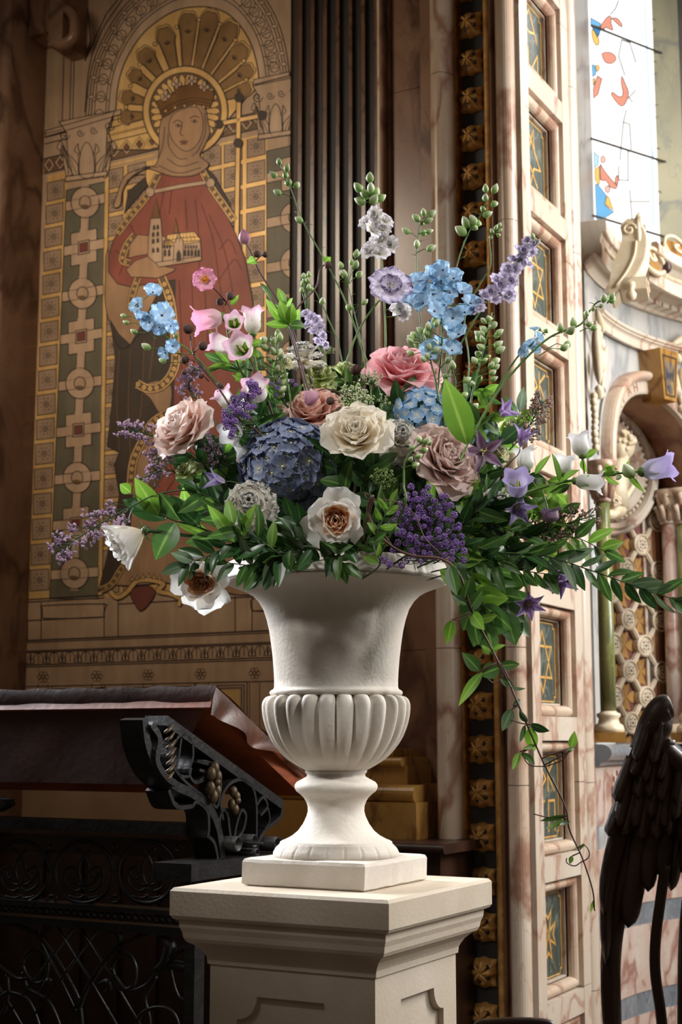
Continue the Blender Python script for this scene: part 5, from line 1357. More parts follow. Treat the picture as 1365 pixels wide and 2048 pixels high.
L6 = lambda *p: [(x/2.2016, 1340+y/2.2016) for x, y in p]
for pts in (L6((250, 1120), (560, 1640)), L6((350, 1120), (640, 1600)), L6((160, 1145), (400, 1640)), L6((450, 1120), (60, 1640)), L6((340, 1120), (-60, 1640)), L6((540, 1170), (230, 1640)), L6((-60, 1300), (140, 1640))):
    gb('lattice_bar', pts, .008, sm=0)
gb('big_scroll', L6((-60, 1100), (60, 1120), (160, 1165), (230, 1245), (300, 1360), (350, 1470), (365, 1640)), .012)
gb('big_scroll', L6((800, 1150), (700, 1150), (600, 1180), (500, 1240), (400, 1370), (350, 1500), (340, 1640)), .012)
gb('ring', L6((100, 1300), (130, 1240), (180, 1240), (212, 1300), (190, 1370), (140, 1370)), .010, closed=True)
gb('ring', L6((495, 1310), (530, 1255), (575, 1260), (600, 1320), (585, 1390), (535, 1400)), .010, closed=True)
gb('scroll', L6((100, 1330), (120, 1400), (170, 1430), (220, 1470), (260, 1559), (270, 1640)), .010)
gb('scroll', L6((500, 1340), (560, 1410), (640, 1390), (690, 1330), (720, 1280)), .010)
gb('scroll', L6((660, 1640), (660, 1540), (640, 1450), (660, 1400), (690, 1350)), .009); gb('scroll', L6((590, 1640), (620, 1520), (700, 1485), (770, 1520), (800, 1640)), .010)
gb('scroll', L6((740, 1270), (770, 1400), (800, 1450), (850, 1430), (855, 1350), (830, 1240), (790, 1225)), .009)
gb('scroll', L6((-20, 1290), (30, 1330), (80, 1360), (130, 1355)), .011); gb('scroll', L6((0, 1440), (40, 1420), (120, 1450), (170, 1559), (180, 1640)), .010)
gb('scroll', L6((30, 1340), (35, 1420), (20, 1500), (-20, 1540)), .011)
def gleaf(px, w):
    P = [BL(x, bG-.006, y) for x, y in [(p.x, p.y) for p in cr(AZb(bG, px), 5)]]; n = len(P)
    q = MB(); q.tube(P, [max(.002, w*math.sin(PI*min(.96, (i+1)/n))) for i in range(n)], 6); q.build('iron_leaf', M_iron, gr, True)
gleaf(L6((185, 1190), (200, 1150), (230, 1130), (250, 1150)), .010); gleaf(L6((480, 1155), (520, 1150), (535, 1185), (510, 1225)), .010)
gleaf(L6((680, 1320), (730, 1290), (755, 1220), (730, 1185), (700, 1180)), .016); gleaf(L6((700, 1330), (770, 1300), (840, 1320), (842, 1350)), .013); gleaf(L6((690, 1310), (760, 1260), (800, 1230), (850, 1215)), .012)
gleaf(L6((440, 1380), (480, 1370), (490, 1400), (460, 1420)), .009); gleaf(L6((180, 1420), (210, 1380), (225, 1365), (215, 1400)), .009)
q = MB(); a0 = pa(394, bG); q.bbox(a0, a0+.018, bG-.02, bG+.02, 0, HB(394, 1890, bG).z); q.build('end_post', M_iron, gr)
# ---------------------------------------------------------------- carved wing of a lectern
M_wing = M('near_black_carved_wood', hx('46301f'), .42, 0, hx('24170f'), 12, .35, 60, stretch=(1, 1, .2))
YW = 2.55
wing = empty('carved_wing_lectern', W(1300, 2300, YW), 'near-black carved wooden bird wing with long layered feathers at the lower right', 'lectern')
WB = Vector((1, 0, 0))
def wq(px, py, d=0): return W(px, py, YW-d)
def feather(pts, w, d0, d1=None, tip=1.0, name='feather', thick=.006):
    """pts: spine pixels root -> tip; w: half widths in px"""
    P = cr([(x, y) for x, y in pts], 6); n = len(P); d1 = d0 if d1 is None else d1
    if not hasattr(w, '__len__'): w = [w*.8, w, w, w*.9]
    vs = []; C_ = 7
    for i, p in enumerate(P):
        t = i/(n-1); ww = lerp(w[min(len(w)-2, int(t*(len(w)-1)))], w[min(len(w)-1, int(t*(len(w)-1))+1)], (t*(len(w)-1)) % 1)
        if t > .82: ww *= max(.03, math.sqrt(max(0, 1-((t-.82)/.18)**2)))
        tg = (P[min(i+1, n-1)]-P[max(i-1, 0)]).normalized(); nn = Vector((-tg.y, tg.x))
        d = lerp(d0, d1, t)
        for k in range(C_):
            v = -1+2*k/(C_-1)
            dep = d+thick*(1-v*v)+(.0028 if k == 3 else 0)+.0008*math.sin(i*1.1+k*2)
            vs.append(wq(p.x+nn.x*ww*v, p.y+nn.y*ww*v, dep))
        for k in range(C_):
            v = 1-2*k/(C_-1); vs.append(wq(p.x+nn.x*ww*v*.98, p.y+nn.y*ww*v*.98, d-.004))
    m = 2*C_
    fs = [(i*m+k, i*m+(k+1) % m, (i+1)*m+(k+1) % m, (i+1)*m+k) for i in range(n-1) for k in range(m)]
    fs += [tuple(range(m))[::-1], tuple((n-1)*m+k for k in range(m))]
    q = MB(); q.add(vs, fs); return q.build(name, M_wing, wing, True)
# primaries
feather([(1300, 1560), (1262, 1700), (1232, 1830), (1222, 1950), (1230, 2140)], [22, 24, 22, 20, 20], 0)
feather([(1310, 1560), (1285, 1680), (1268, 1780), (1257, 1856)], [22, 24, 22, 18], .008)
feather([(1325, 1560), (1312, 1640), (1302, 1710), (1297, 1784)], [18, 20, 18, 16], .016)
feather([(1345, 1560), (1338, 1640), (1330, 1700), (1325, 1758)], [16, 17, 16, 14], .018)
feather([(1365, 1560), (1362, 1640), (1352, 1720), (1343, 1782)], [16, 17, 15, 12], .010); feather([(1380, 1560), (1378, 1680), (1372, 1755)], [18, 18, 14], .02)
feather([(1270, 1560), (1238, 1680), (1216, 1790), (1212, 1930)], [16, 16, 14, 10], .012)
feather([(1252, 1600), (1226, 1690), (1212, 1760), (1208, 1830)], [13, 13, 12, 8], .018)
for x in (1356,): feather([(1372, 1800), (1366, 1900), (1364, 2150)], [8, 9, 10], .0)
# coverts in rows
def outl(y): # left and right outline of the wing by y
    L = [(1405, 1326), (1430, 1298), (1470, 1274), (1520, 1254), (1570, 1238), (1620, 1226), (1690, 1214), (1760, 1207)]
    for (a, b), (c, d) in zip(L, L[1:]):
        if a <= y <= c: return b+(d-b)*(y-a)/(c-a)
    return L[-1][1]
row = 0; rwg = random.Random(5)
for y in range(1462, 1620, 36):
    xl = outl(y)+9; xr = 1375; sp = 27
    n_ = int((xr-xl)/sp)+1
    if y < 1530: xr = 1328+max(0, (y-1490))*1.2; n_ = max(1, int((xr-xl)/sp)+1)
    for k in range(n_):
        x = xl+sp*k+(sp/2 if row % 2 else 0)*.6
        L_ = (56+row*5)*rwg.uniform(.85, 1.2); lean = -26*(1-(x-xl)/170)+rwg.uniform(-5, 5); x += rwg.uniform(-5, 5)
        feather([(x-lean*.3, y-20), (x+lean*.2, y+L_*.4), (x+lean*.8, y+L_)], [12, 16, 13], .040-.004*row, .046-.004*row, thick=.009)
    row += 1
# backing plate and shoulder crest
pl = [(1339, 1406), (1322, 1408), (1298, 1432), (1275, 1470), (1255, 1520), (1238, 1572), (1226, 1622), (1214, 1692), (1210, 1730), (1240, 1740), (1290, 1680), (1380, 1650), (1380, 1530), (1355, 1508), (1335, 1492), (1326, 1470), (1332, 1445), (1342, 1425), (1344, 1412)]
q = MB(); q.prism(pl, lambda x, y, h: W(x, y, YW-h), -.03, .004); q.build('wing_body', M_wing, wing)
q = MB(); pts = cr([(1341, 1413), (1326, 1418), (1308, 1440), (1290, 1468), (1276, 1500)], 6)
q.tube([wq(p.x, p.y, .03) for p in pts], [.010+.014*math.sin(PI*min(.9, .25+i/len(pts)*.8)) for i in range(len(pts))], 12)
pts = cr([(1340, 1410), (1330, 1440), (1320, 1470), (1328, 1496), (1350, 1518), (1385, 1548)], 6)
q.tube([wq(p.x, p.y, .03) for p in pts], [.006+.012*min(1, i/8) for i in range(len(pts))], 12); q.build('shoulder_ridge', M_wing, wing, True)
q = MB()
for dx in (-6, 0, 6): q.tube([wq(x+dx*.9, y, .02) for x, y in [(p.x, p.y) for p in cr([(1332, 1730), (1322, 1800), (1312, 1880), (1312, 1950), (1324, 2040), (1330, 2160)], 6)]], .0048, 8)
q.build('reeded_stem', M_wing, wing, True)

# carved corbel at the top left with gilded beads
cb = empty('carved_corbel', HB(100, 40, 4.6), kind='structure')
def cbox(name, x0, y0, x1, y1, b0, b1, mat):
    p, r_ = HB(x0, y1, b0), HB(x1, y0, b0); q = MB(); q.bbox(ab(p)[0], ab(r_)[0], b0, b1, p.z, r_.z); return q.build(name, mat, cb)
cbox('corbel_block', 58, -40, 100, 74, 4.62, 4.75, M_marbledark); cbox('corbel_block', 96, -40, 128, 92, 4.58, 4.75, M_marbledark)
q = MB(); P = [HB(x, y, 4.60) for x, y in ((104, -20), (122, 10), (146, 30), (148, 70), (128, 88), (104, 84))]
q.tube(cr(P, 5), .024, 8); q.build('corbel_scroll', M_marbledark, cb, True)
q = MB()
for p in cr([HB(x, y, 4.60) for x, y in ((94, -10), (86, 20), (86, 50), (96, 78), (112, 96))], 5): q.sphere(p, .0055, 6, 5)
q.build('gilded_beads', M_gold, cb, True, kind='stuff')
# curved chair back just entering the bottom edge
ch = empty('chair', W(1030, 2140, 2.6), 'dark chair back whose curved top just enters the bottom edge right of the pedestal', 'chair')
q = MB(); q.tube(cr([W(x, y, 2.6) for x, y in ((950, 2110), (955, 2058), (985, 2049), (1040, 2046), (1095, 2050), (1102, 2062), (1106, 2110))], 6), .010, 10); q.build('top_rail', M_walnut, ch, True)
q = MB(); q.prism([(957, 2056), (1098, 2056), (1100, 2300), (955, 2300)], lambda x, y, h: W(x, y, 2.6+h), -.004, .006); q.build('back_panel', M_walnut, ch)
for x in (958, 1098):
    q = MB(); p = W(x, 2300, 2.6); q.tube([Vector((p.x, 2.6, 0)), p], .012, 8); q.build('leg', M_walnut, ch, True)
# ================================================================ flower kit
rng = random.Random(11)
def pmat(name, stops, tr=.45, rough=.55, streak=None, sc=18):
    """petal or leaf material: colour runs along the length (UV y)"""
    m, nt, bs = nm(name)
    uv = nt.nodes.new('ShaderNodeUVMap'); sep = nt.nodes.new('ShaderNodeSeparateXYZ'); nt.links.new(uv.outputs[0], sep.inputs[0])
    col = ramp(nt, sep.outputs[1], stops)
    if streak:
        mm = nt.nodes.new('ShaderNodeMath'); mm.operation = 'SUBTRACT'; nt.links.new(sep.outputs[0], mm.inputs[0]); mm.inputs[1].default_value = .5
        ab_ = nt.nodes.new('ShaderNodeMath'); ab_.operation = 'ABSOLUTE'; nt.links.new(mm.outputs[0], ab_.inputs[0])
        f = ramp(nt, ab_.outputs[0], [(0, (.85,)*3), (.035, (.5,)*3), (.09, (0,)*3)]) if streak[0] == 'mid' else ramp(nt, ab_.outputs[0], [(0, (.8,)*3), (.10, (.7,)*3), (.28, (0,)*3)])
        col = mixc(nt, f, col, streak[1])
    n = ramp(nt, noi(nt, sc, 4, .2), [(.3, (.82,)*3), (.7, (1,)*3)]); col = mixc(nt, .7, col, n, 'MULTIPLY')
    nt.links.new(col, bs.inputs['Base Color']); bs.inputs['Roughness'].default_value = rough
    t = nt.nodes.new('ShaderNodeBsdfTranslucent'); nt.links.new(col, t.inputs[0])
    mx = nt.nodes.new('ShaderNodeMixShader'); mx.inputs[0].default_value = tr
    out = nt.nodes['Material Output']; nt.links.new(bs.outputs[0], mx.inputs[1]); nt.links.new(t.outputs[0], mx.inputs[2]); nt.links.new(mx.outputs[0], out.inputs[0])
    return m
def g3(a, b, c): return [(0, hx(a)), (.5, hx(b)), (1, hx(c))]
PT = dict(
    pinkrose=pmat('pink_rose_petal', g3('f6aaa8', 'fab6ba', 'fdd0d4')), blush=pmat('blush_rose_petal', g3('edc0aa', 'f4d4c6', 'f9e8e0')),
    cream=pmat('cream_rose_petal', g3('f6dcaa', 'fbeed4', 'fdf8ec')), mauve=pmat('dusty_mauve_petal', g3('d6b2a6', 'dfc0b6', 'ecd6ce')),
    dusty=pmat('dusty_peach_petal', g3('dca48e', 'e6b8a4', 'f0cbbd')), white=pmat('white_petal', g3('f8ecd6', 'fcf8ef', 'fefdfa'), .52),
    peach=pmat('peach_petal', g3('f0a45e', 'f8c08c', 'fce0c2')), carn=pmat('white_carnation_petal', g3('f6ecd4', 'fbf6ea', 'fefcf6'), .6),
    lime=pmat('lime_carnation_petal', g3('b8ca6a', 'd2e08e', 'e8eeb8')), hyd=pmat('shaded_slate_floret', g3('bcc0bc', '7886a6', '929cb8'), .2), hydl=pmat('light_blue_floret', g3('f0f2ee', 'a4c8ea', '8ab6e2')),  # slate florets are darkened, the head's shade put into their colour
    dblue=pmat('delphinium_blue', g3('e8f2fa', 'bfdcf2', 'a4cdec')), lilac=pmat('lilac_petal', g3('fbf9fb', 'f0eaf6', 'd6caea')), lark=pmat('white_larkspur_petal', g3('f0f2d8', 'fbf9f4', 'f6f0f8')),
    lav=pmat('lavender_bell', g3('e0d8f0', 'cabfea', 'b8a8e2')), whbell=pmat('white_bell', g3('f6f6ea', 'fcfafa', 'faf8fc')), pkbell=pmat('pink_bell', g3('f6d6da', 'f2b6cc', 'ec9cc0')), wpbell=pmat('white_pink_edged_bell', g3('fbf4e6', 'fdf6f6', 'eeb8d4')),
    anem=pmat('pink_anemone', g3('fbeaec', 'f2c4d2', 'ea9cbe')), clem=pmat('purple_clematis', g3('c6aed6', 'baa2d6', 'b49cd8'), .3, streak=('band', hx('6d3f7c'))), clemd=pmat('dark_clematis', g3('9d7f96', '93748e', 'a088b0'), .2, streak=('band', hx('55304f'))),
    cleml=pmat('pale_clematis', g3('d8cee8', 'beb0dc', 'a99acc'), .35, streak=('band', hx('7f6aa8'))), purp=M('purple_blossom', hx('9c78bc'), .7, 0, hx('7a549c'), 60), limo=M('mauve_statice', hx('c6aac4'), .8, 0, hx('9c7e98'), 90), brn=M('brown_pink_statice', hx('a8887e'), .8, 0, hx('7a6250'), 90), lace=M('greenish_white_umbel', hx('dfe2c4'), .8, 0, hx('b6c08c'), 90), lemon=pmat('pale_lemon_petal', g3('c8cf78', 'eee9b8', 'f6f2d4')))
LF = dict(
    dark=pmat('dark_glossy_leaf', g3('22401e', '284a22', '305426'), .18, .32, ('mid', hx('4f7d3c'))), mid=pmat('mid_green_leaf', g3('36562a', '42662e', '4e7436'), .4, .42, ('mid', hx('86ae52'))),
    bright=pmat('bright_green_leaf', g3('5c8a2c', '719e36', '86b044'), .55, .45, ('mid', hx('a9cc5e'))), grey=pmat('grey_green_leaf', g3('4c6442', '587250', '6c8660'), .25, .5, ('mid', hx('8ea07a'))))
SG = M('green_stem', hx('5e7d36'), .5, 0, hx('466326'), 20); SGd = M('dark_green_stem', hx('3a5226'), .5, 0, hx('2d4020'), 20); SB = M('purple_brown_stem', hx('5b3a34'), .5, 0, hx('46302a'), 20); SW = M('woody_vine_stem', hx('6b4a3c'), .55, 0, hx('4a3228'), 30)
BD = pmat('green_white_bud', g3('86ae5a', 'bcd092', 'f0f2dc'), .3, .5); BDd = M('dark_furry_bud', hx('5c4038'), .8, 0, hx('3b2a22'), 120, .4, 150); BDp = pmat('pink_closed_bud', g3('d9b8c0', 'c890a4', 'a8708c'), .3)
YO = M('orange_yellow_stamens', hx('e0a030'), .6, 0, hx('c86a1c'), 60); YL = M('pale_yellow_pistil', hx('e6e29a'), .6); BEE = M('dark_blue_eye', hx('3a4468'), .7)
_pc = {}
def petal(key, L, Wd, a0, a1, f0, f1, curl=0, ruf=0, rk=3, point=0, serr=0, seed=0, nu=7, nv=6, base=.15, r0=0, shape=.62, mat=None):
    """petal mesh growing from the origin: f0 -> f1 lean angle, a0 -> a1 half angle of the cup, curl at the tip"""
    if key in _pc: return _pc[key]
    rr = random.Random(seed); ph = rr.uniform(0, 6)
    vs = []; uv = []; x, z = r0, 0
    for i in range(nu+1):
        u = i/nu; fi = lerp(f0, f1, u)+curl*max(0, u-.55)**1.5*3.3
        if i: x += math.sin(fi)*L/nu; z += math.cos(fi)*L/nu
        if u < shape: w = base+(1-base)*math.sin(PI/2*u/shape)**.8
        else:
            k = (u-shape)/(1-shape); w = (max(0, 1-k**2.6))**.5 if not point else ((1-k)**(.75+.25*point) if point >= 1 else (1-k**1.6)**.8)
            if point and k > .98: w = .02
            w = max(w, .05 if point else .25)
        w *= Wd; al = max(.02, lerp(a0, a1, u)); rho = w/al
        for j in range(nv+1):
            v = -1+2*j/nv
            off = rho*(1-math.cos(al*v))+ruf*L*math.sin(rk*v*3+ph+u*2)*u**2.2*(.4+.6*abs(v))
            y = rho*math.sin(al*v)
            du = 0
            if serr and i == nu: du = L*serr*(1 if j % 2 else -1)
            if not point and i == nu: du -= L*.10*abs(v)**3
            X = x+math.sin(fi)*du-math.cos(fi)*off; Zz = z+math.cos(fi)*du+math.sin(fi)*off
            vs.append((X, y, Zz)); uv.append((j/nv, u))
    fs = [(i*(nv+1)+j, i*(nv+1)+j+1, (i+1)*(nv+1)+j+1, (i+1)*(nv+1)+j) for i in range(nu) for j in range(nv)]
    m = me('petal', vs, fs, mat, True, uv); _pc[key] = m; return m
def joinmesh(key, items, mats, name='floret'):
    """items: (mesh, matrix, material index)"""
    if key in _pc: return _pc[key]
    vs = []; fs = []; uv = []; mi = []
    for m, Mx, k in items:
        n = len(vs); vs += [Mx @ v.co for v in m.vertices]
        cu = [(0, .5)]*len(m.vertices)
        if m.uv_layers:
            l = m.uv_layers[0].data
            for lp in m.loops: cu[lp.vertex_index] = tuple(l[lp.index].uv)
        uv += cu
        for p in m.polygons: fs.append(tuple(i+n for i in p.vertices)); mi.append(k)
    m = me(name, vs, fs, None, True, uv)
    for x in mats: m.materials.append(x)
    m.polygons.foreach_set('material_index', mi); _pc[key] = m; return m
def ballmesh(key, r, mat, n=7, k=5, sz_=(1, 1, 1), uvz=True):
    if key in _pc: return _pc[key]
    q = MB(); q.sphere((0, 0, 0), (r*sz_[0], r*sz_[1], r*sz_[2]), n, k)
    uv = [(.3, .5+.5*v.z/(r*sz_[2])) for v in q.v]
    m = me('ball', q.v, q.f, mat, True, uv); _pc[key] = m; return m
def dirv(d): return Vector((d[0], -d[2], d[1])).normalized()
def orient(p, d, s=1.0, spin=0):
    z = dirv(d) if not isinstance(d, Vector) else d.normalized()
    q = z.to_track_quat('Z', 'Y').to_matrix().to_4x4()
    return Matrix.Translation(p) @ q @ Matrix.Rotation(spin, 4, 'Z') @ Matrix.Diagonal((s, s, s, 1))
def part(root, name, mesh, Mx, label=None):
    o = bpy.data.objects.new(name, mesh); C.objects.link(o); o.parent = root
    o.matrix_basis = Matrix.Translation(-Vector(base(root))) @ Mx
    if label: o['label'] = label
    return o
URNB = Vector((pcx, pcy, U(0, 1160)[1]))
def sroot(px, py, Y):
    p = W(px, py, Y); k = .16
    return Vector((URNB.x+max(-.15, min(.15, (p.x-URNB.x)*.45)), URNB.y+max(-.12, min(.12, (p.y-URNB.y)*.5)), URNB.z+rng.uniform(-.03, .0)))
def thing(name, label, cat, px, py, Y, group=None):
    return empty(name, sroot(px, py, Y), label, cat, group)
def stem(root, pts, r=.0028, mat=None, name='stem', sub=5, r1=None):
    q = MB(); P = cr(pts, sub); n = len(P); q.tube(P, [lerp(r, r1 or r*.7, i/(n-1)) for i in range(n)], 6); return q.build(name, mat or SG, root, True)
def autostem(root, head, d, r=.003, mat=None):
    z = dirv(d) if not isinstance(d, Vector) else d; b = base(root); p1 = head-z*.05
    mid = b.lerp(p1, .55)+Vector((0, 0, .01)); return stem(root, [b, mid, p1, head-z*.004], r, mat)
# ---- roses
def rose(label, px, py, Rpx, face, Y, mat, kind='modern', inner=None, spin=0, seed=1, opening=1.0, n=30, group=None, sp=None, name='rose', cat='rose', calyx=True, pointed=False):
    rr = random.Random(seed); r = Rpx*Y/F; head = W(px, py, Y); fz = dirv(face)
    root = thing(name, label, cat, px, py, Y, group)
    org = head-fz*r*.45
    M0 = orient(org, face, r, spin)
    for i in range(n):
        t = i/(n-1); ang = i*2.39996+rr.uniform(-.15, .15)
        var = i
        if kind == 'modern':
            f0 = lerp(R(0), R(48), t**1.1)*opening; f1 = lerp(R(6), R(80), t**1.2)*opening
            L = lerp(.85, 1.18, t**.7)*rr.uniform(.94, 1.05); Wd = lerp(.24, .62, t**.8); a0 = lerp(1.9, .7, t); a1 = lerp(1.8, .28, t)
            curl = lerp(.05, 1.0, t**1.6); mt = mat; m = petal(('rm', label, i), L, Wd, a0, a1, f0, f1, curl, .012+.035*t, 2, 0 if (t < .45 or not pointed) else .4, seed=i+seed*50, r0=.02+.05*t, mat=PT[mt], shape=.66, nu=9, nv=8)
        elif kind == 'garden':
            if i < n-9:
                t2 = i/(n-10); f0 = lerp(R(2), R(28), t2); f1 = lerp(R(0), R(30), t2); L = lerp(.5, .72, t2)*rr.uniform(.85, 1.05)
                m = petal(('rg', label, i), L, lerp(.18, .36, t2), 1.5, 1.1, f0, f1, .25, .05, 3, 0, seed=i+seed*50, r0=.03+.22*t2, mat=PT[inner or mat])
            else:
                k = i-(n-9); t2 = k/8; f0 = lerp(R(35), R(60), t2)*opening; f1 = lerp(R(12), R(72), t2)*opening
                m = petal(('rg', label, i), lerp(.86, 1.10, t2), lerp(.50, .66, t2), 1.0, .55, f0, f1, lerp(.0, .7, t2), .035, 2, 0, seed=i+seed*50, r0=.06, mat=PT[mat], shape=.68, nu=8, nv=8)
        elif kind == 'cup':
            f0 = lerp(R(25), R(50), t)*opening; f1 = lerp(R(2), R(22), t)*opening
            m = petal(('rc', label, i), lerp(.95, 1.35, t**.5)*rr.uniform(.93, 1.04), lerp(.3, .58, t), lerp(1.7, .9, t), lerp(1.6, .7, t), f0, f1, .35*t, .03, 2, 0, seed=i+seed*50, r0=.04, mat=PT[mat])
        part(root, 'petal', m, M0 @ Matrix.Rotation(ang, 4, 'Z') @ Matrix.Translation((0, 0, .10*(1-t))))
    if calyx:
        q = ballmesh('rosehip', .15, SGd, 10, 7, (1, 1, 1.1)); part(root, 'calyx', q, M0 @ Matrix.Translation((0, 0, -.08)))
        for k in range(5): part(root, 'sepal', petal('sepal', .42, .085, .5, .3, R(60), R(100), .4, 0, point=1, mat=LF['mid']), M0 @ Matrix.Rotation(k*1.2566, 4, 'Z') @ Matrix.Translation((0, 0, -.06)))
    if sp: stem(root, [org]+[W(x, y, yy) for x, y, yy in sp]+[base(root)], .0042, SGd)
    else: autostem(root, org, face, .004, SGd)
    return root
def carnation(label, px, py, Rpx, face, Y, mat, seed=1, n=54, name='carnation', cat='carnation', group=None, flat=1.0):
    rr = random.Random(seed); r = Rpx*Y/F; head = W(px, py, Y); fz = dirv(face); root = thing(name, label, cat, px, py, Y, group)
    org = head-fz*r*.55; M0 = orient(org, face, r, rr.uniform(0, 6))
    for i in range(n):
        t = (i+.5)/n; ang = i*2.39996; f = lerp(R(5), R(96), t**.9)
        v = i % 8; band_ = int(t*5)
        m = petal(('cn', mat, v, band_), lerp(.80, 1.04, t**.6), .40, .4, .3, lerp(R(-14), R(85), band_/4), lerp(R(-6), R(100), band_/4), .15, .085, 7, 0, .045, seed=v*7+band_, nu=7, nv=16, base=.12, shape=.93, mat=PT[mat])
        part(root, 'petal', m, M0 @ Matrix.Rotation(ang, 4, 'Z') @ Matrix.Translation((0, 0, .16*(1-t))))
    q = MB(); vs = [(.10, -.42), (.17, -.30), (.19, -.05), (.16, .05)]
    if 'carcal' not in _pc:
        q.lathe(vs, n=10); _pc['carcal'] = me('calyx', q.v, q.f, SG, True)
    part(root, 'calyx', _pc['carcal'], M0); autostem(root, org, face, .0032, SG); return root
def hydrangea(label, px, py, Rpx, face, Y, mat, n=60, seed=1, squash=(1, 1, .8)):
    rr = random.Random(seed); r = Rpx*Y/F; root = thing('hydrangea', label, 'hydrangea', px, py, Y); c = W(px, py, Y); fz = dirv(face); M0 = orient(c, face, 1)
    fl_ = []
    for v in range(3):
        p = petal(('hyp', mat, v), 1.0, .56, .3, .25, R(76), R(92), -.1, .06, 2, 0, seed=v, nu=4, nv=4, mat=PT[mat])
        it = [(p, Matrix.Rotation(PI/2*k+rr.uniform(-.1, .1), 4, 'Z'), 0) for k in range(4)]+[(ballmesh('hyeye', .08, YL, 6, 4), Matrix.Translation((0, 0, .1)), 1)]
        fl_.append(joinmesh(('hyf', mat, v), it, [PT[mat], YL]))
    for i in range(n):
        z = 1-(i+.5)/n*1.35; ph = i*2.39996; s = math.sqrt(max(0, 1-z*z)); d = Vector((s*math.cos(ph), s*math.sin(ph), z))
        p = Vector((d.x*r*squash[0], d.y*r*squash[1], d.z*r*squash[2])); dd = (M0.to_3x3() @ (d+Vector((rr.uniform(-.25, .25), rr.uniform(-.25, .25), rr.uniform(-.2, .2))))).normalized()
        part(root, 'floret', rr.choice(fl_), orient(M0 @ (p*rr.uniform(.94, 1.04)), dd, r*.29*rr.uniform(.85, 1.15), rr.uniform(0, 6)))
    q = MB(); q.sphere((0, 0, 0), r*.86, 14, 10); part(root, 'inner_stalks', me('s', q.v, q.f, SGd, True), M0 @ Matrix.Diagonal((*squash, 1))); autostem(root, c-fz*r*.5, face, .005, SGd); return root
def bellmesh(key, mat, flare=.35, lobe=.12, Rr=.5):
    if key in _pc: return _pc[key]
    n, mrow = 30, 12; vs = []; uv = []
    for i in range(mrow+1):
        u = i/mrow
        for k in range(n):
            a = 2*PI*k/n; lb = math.cos(5*a)
            r = Rr*(.30+.58*math.sin(PI/2*min(1, u*3.0)))*(1-.06*math.sin(PI*u))*(1+.03*lb*u)+Rr*flare*max(0, (u-.72)/.28)**2*(1+.35*lb)
            z = u*(1+lobe*lb*max(0, (u-.55)/.45)**2)-(.12*max(0, (u-.8)/.2)**2)*(1 if lb > 0 else .3)
            vs.append((r*math.cos(a), r*math.sin(a), z)); uv.append((k/n, u))
    c = len(vs); vs.append((0, 0, -.02)); uv.append((.5, 0))
    fs = [(i*n+k, i*n+(k+1) % n, (i+1)*n+(k+1) % n, (i+1)*n+k) for i in range(mrow) for k in range(n)]+[(c, (k+1) % n, k) for k in range(n)]
    m = me('bell', vs, fs, mat, True, uv); _pc[key] = m; return m
def bell(root, b0, tip, Rpx, Y, mat, Y2=None, label=None, flare=.35):
    """bell from base pixel to mouth pixel"""
    p0, p1 = W(*b0, Y), W(*tip, Y2 or Y); L = (p1-p0).length; r = Rpx*Y/F
    m = bellmesh(('bell', mat, flare), PT[mat], flare); d = p1-p0
    Mx = orient(p0, d, 1, rng.uniform(0, 6)) @ Matrix.Diagonal((r/.5, r/.5, L, 1))
    o = part(root, 'bell', m, Mx, label)
    for k in range(5):
        s = L*.62; part(root, 'sepal', petal('bsep', 1, .20, .4, .3, R(38), R(15), .5, .02, point=1, mat=LF['bright']), orient(p0-d.normalized()*L*.06, d, s, k*1.2566))
    q = ballmesh('bcal', 1, SG, 8, 6, (1, 1, .8)); part(root, 'calyx', q, orient(p0, d, r*.42))
    part(root, 'pistil', joinmesh('pist', [(ballmesh('pb', .06, YL, 6, 4, (1, 1, 9)), Matrix.Translation((0, 0, .5)), 0)], [YL]), orient(p0, d, L*.9)); return p0
def floretmesh(key, mat, n=5, Wd=.5, f0=50, f1=82, ruf=.05, eye=None, dbl=False, point=0, seed=0):
    if key in _pc: return _pc[key]
    it = []
    for k in range(n): it.append((petal((key, 'p', k), 1, Wd, .5, .4, R(f0), R(f1), .15, ruf, 3, point, .03 if ruf > .1 else 0, seed=seed+k, nu=4, nv=6, mat=None), Matrix.Rotation(2*PI*k/n, 4, 'Z'), 0))
    if dbl:
        for k in range(n): it.append((petal((key, 'q', k), .7, Wd*.8, .6, .4, R(15), R(45), .15, ruf, 3, 0, .04, seed=seed+20+k, nu=4, nv=6, mat=None), Matrix.Rotation(2*PI*(k+.5)/n, 4, 'Z'), 0))
    it.append((ballmesh((key, 'e'), .09, None, 6, 4), Matrix.Translation((0, 0, .10)), 1))
    return joinmesh(key, it, [PT[mat], eye or YL])
def budmesh(mat, key, elong=1.5):
    if key in _pc: return _pc[key]
    vs = []; uv = []; n = 9; prof = [(0.02, -1), (.35, -.85), (.62, -.45), (.66, -.05), (.52, .4), (.30, .75), (.12, .95), (.02, 1.05)]
    for r, z in prof:
        for k in range(n): a = 2*PI*k/n; rr = r*(1+.16*math.cos(3*a)); vs.append((rr*math.cos(a), rr*math.sin(a), z*elong*.66)); uv.append((k/n, (z+1)/2+(.15*math.cos(3*a))))
    fs = [(i*n+k, i*n+(k+1) % n, (i+1)*n+(k+1) % n, (i+1)*n+k) for i in range(len(prof)-1) for k in range(n)]
    m = me('bud', vs, fs, mat, True, uv); _pc[key] = m; return m
def nearest(P, p, up=True):
    b = None; bd_ = 9
    for q in P:
        dd = (q-p).length*(1 if q.z < p.z+.005 else 2.2)
        if dd < bd_: bd_ = dd; b = q
    return b
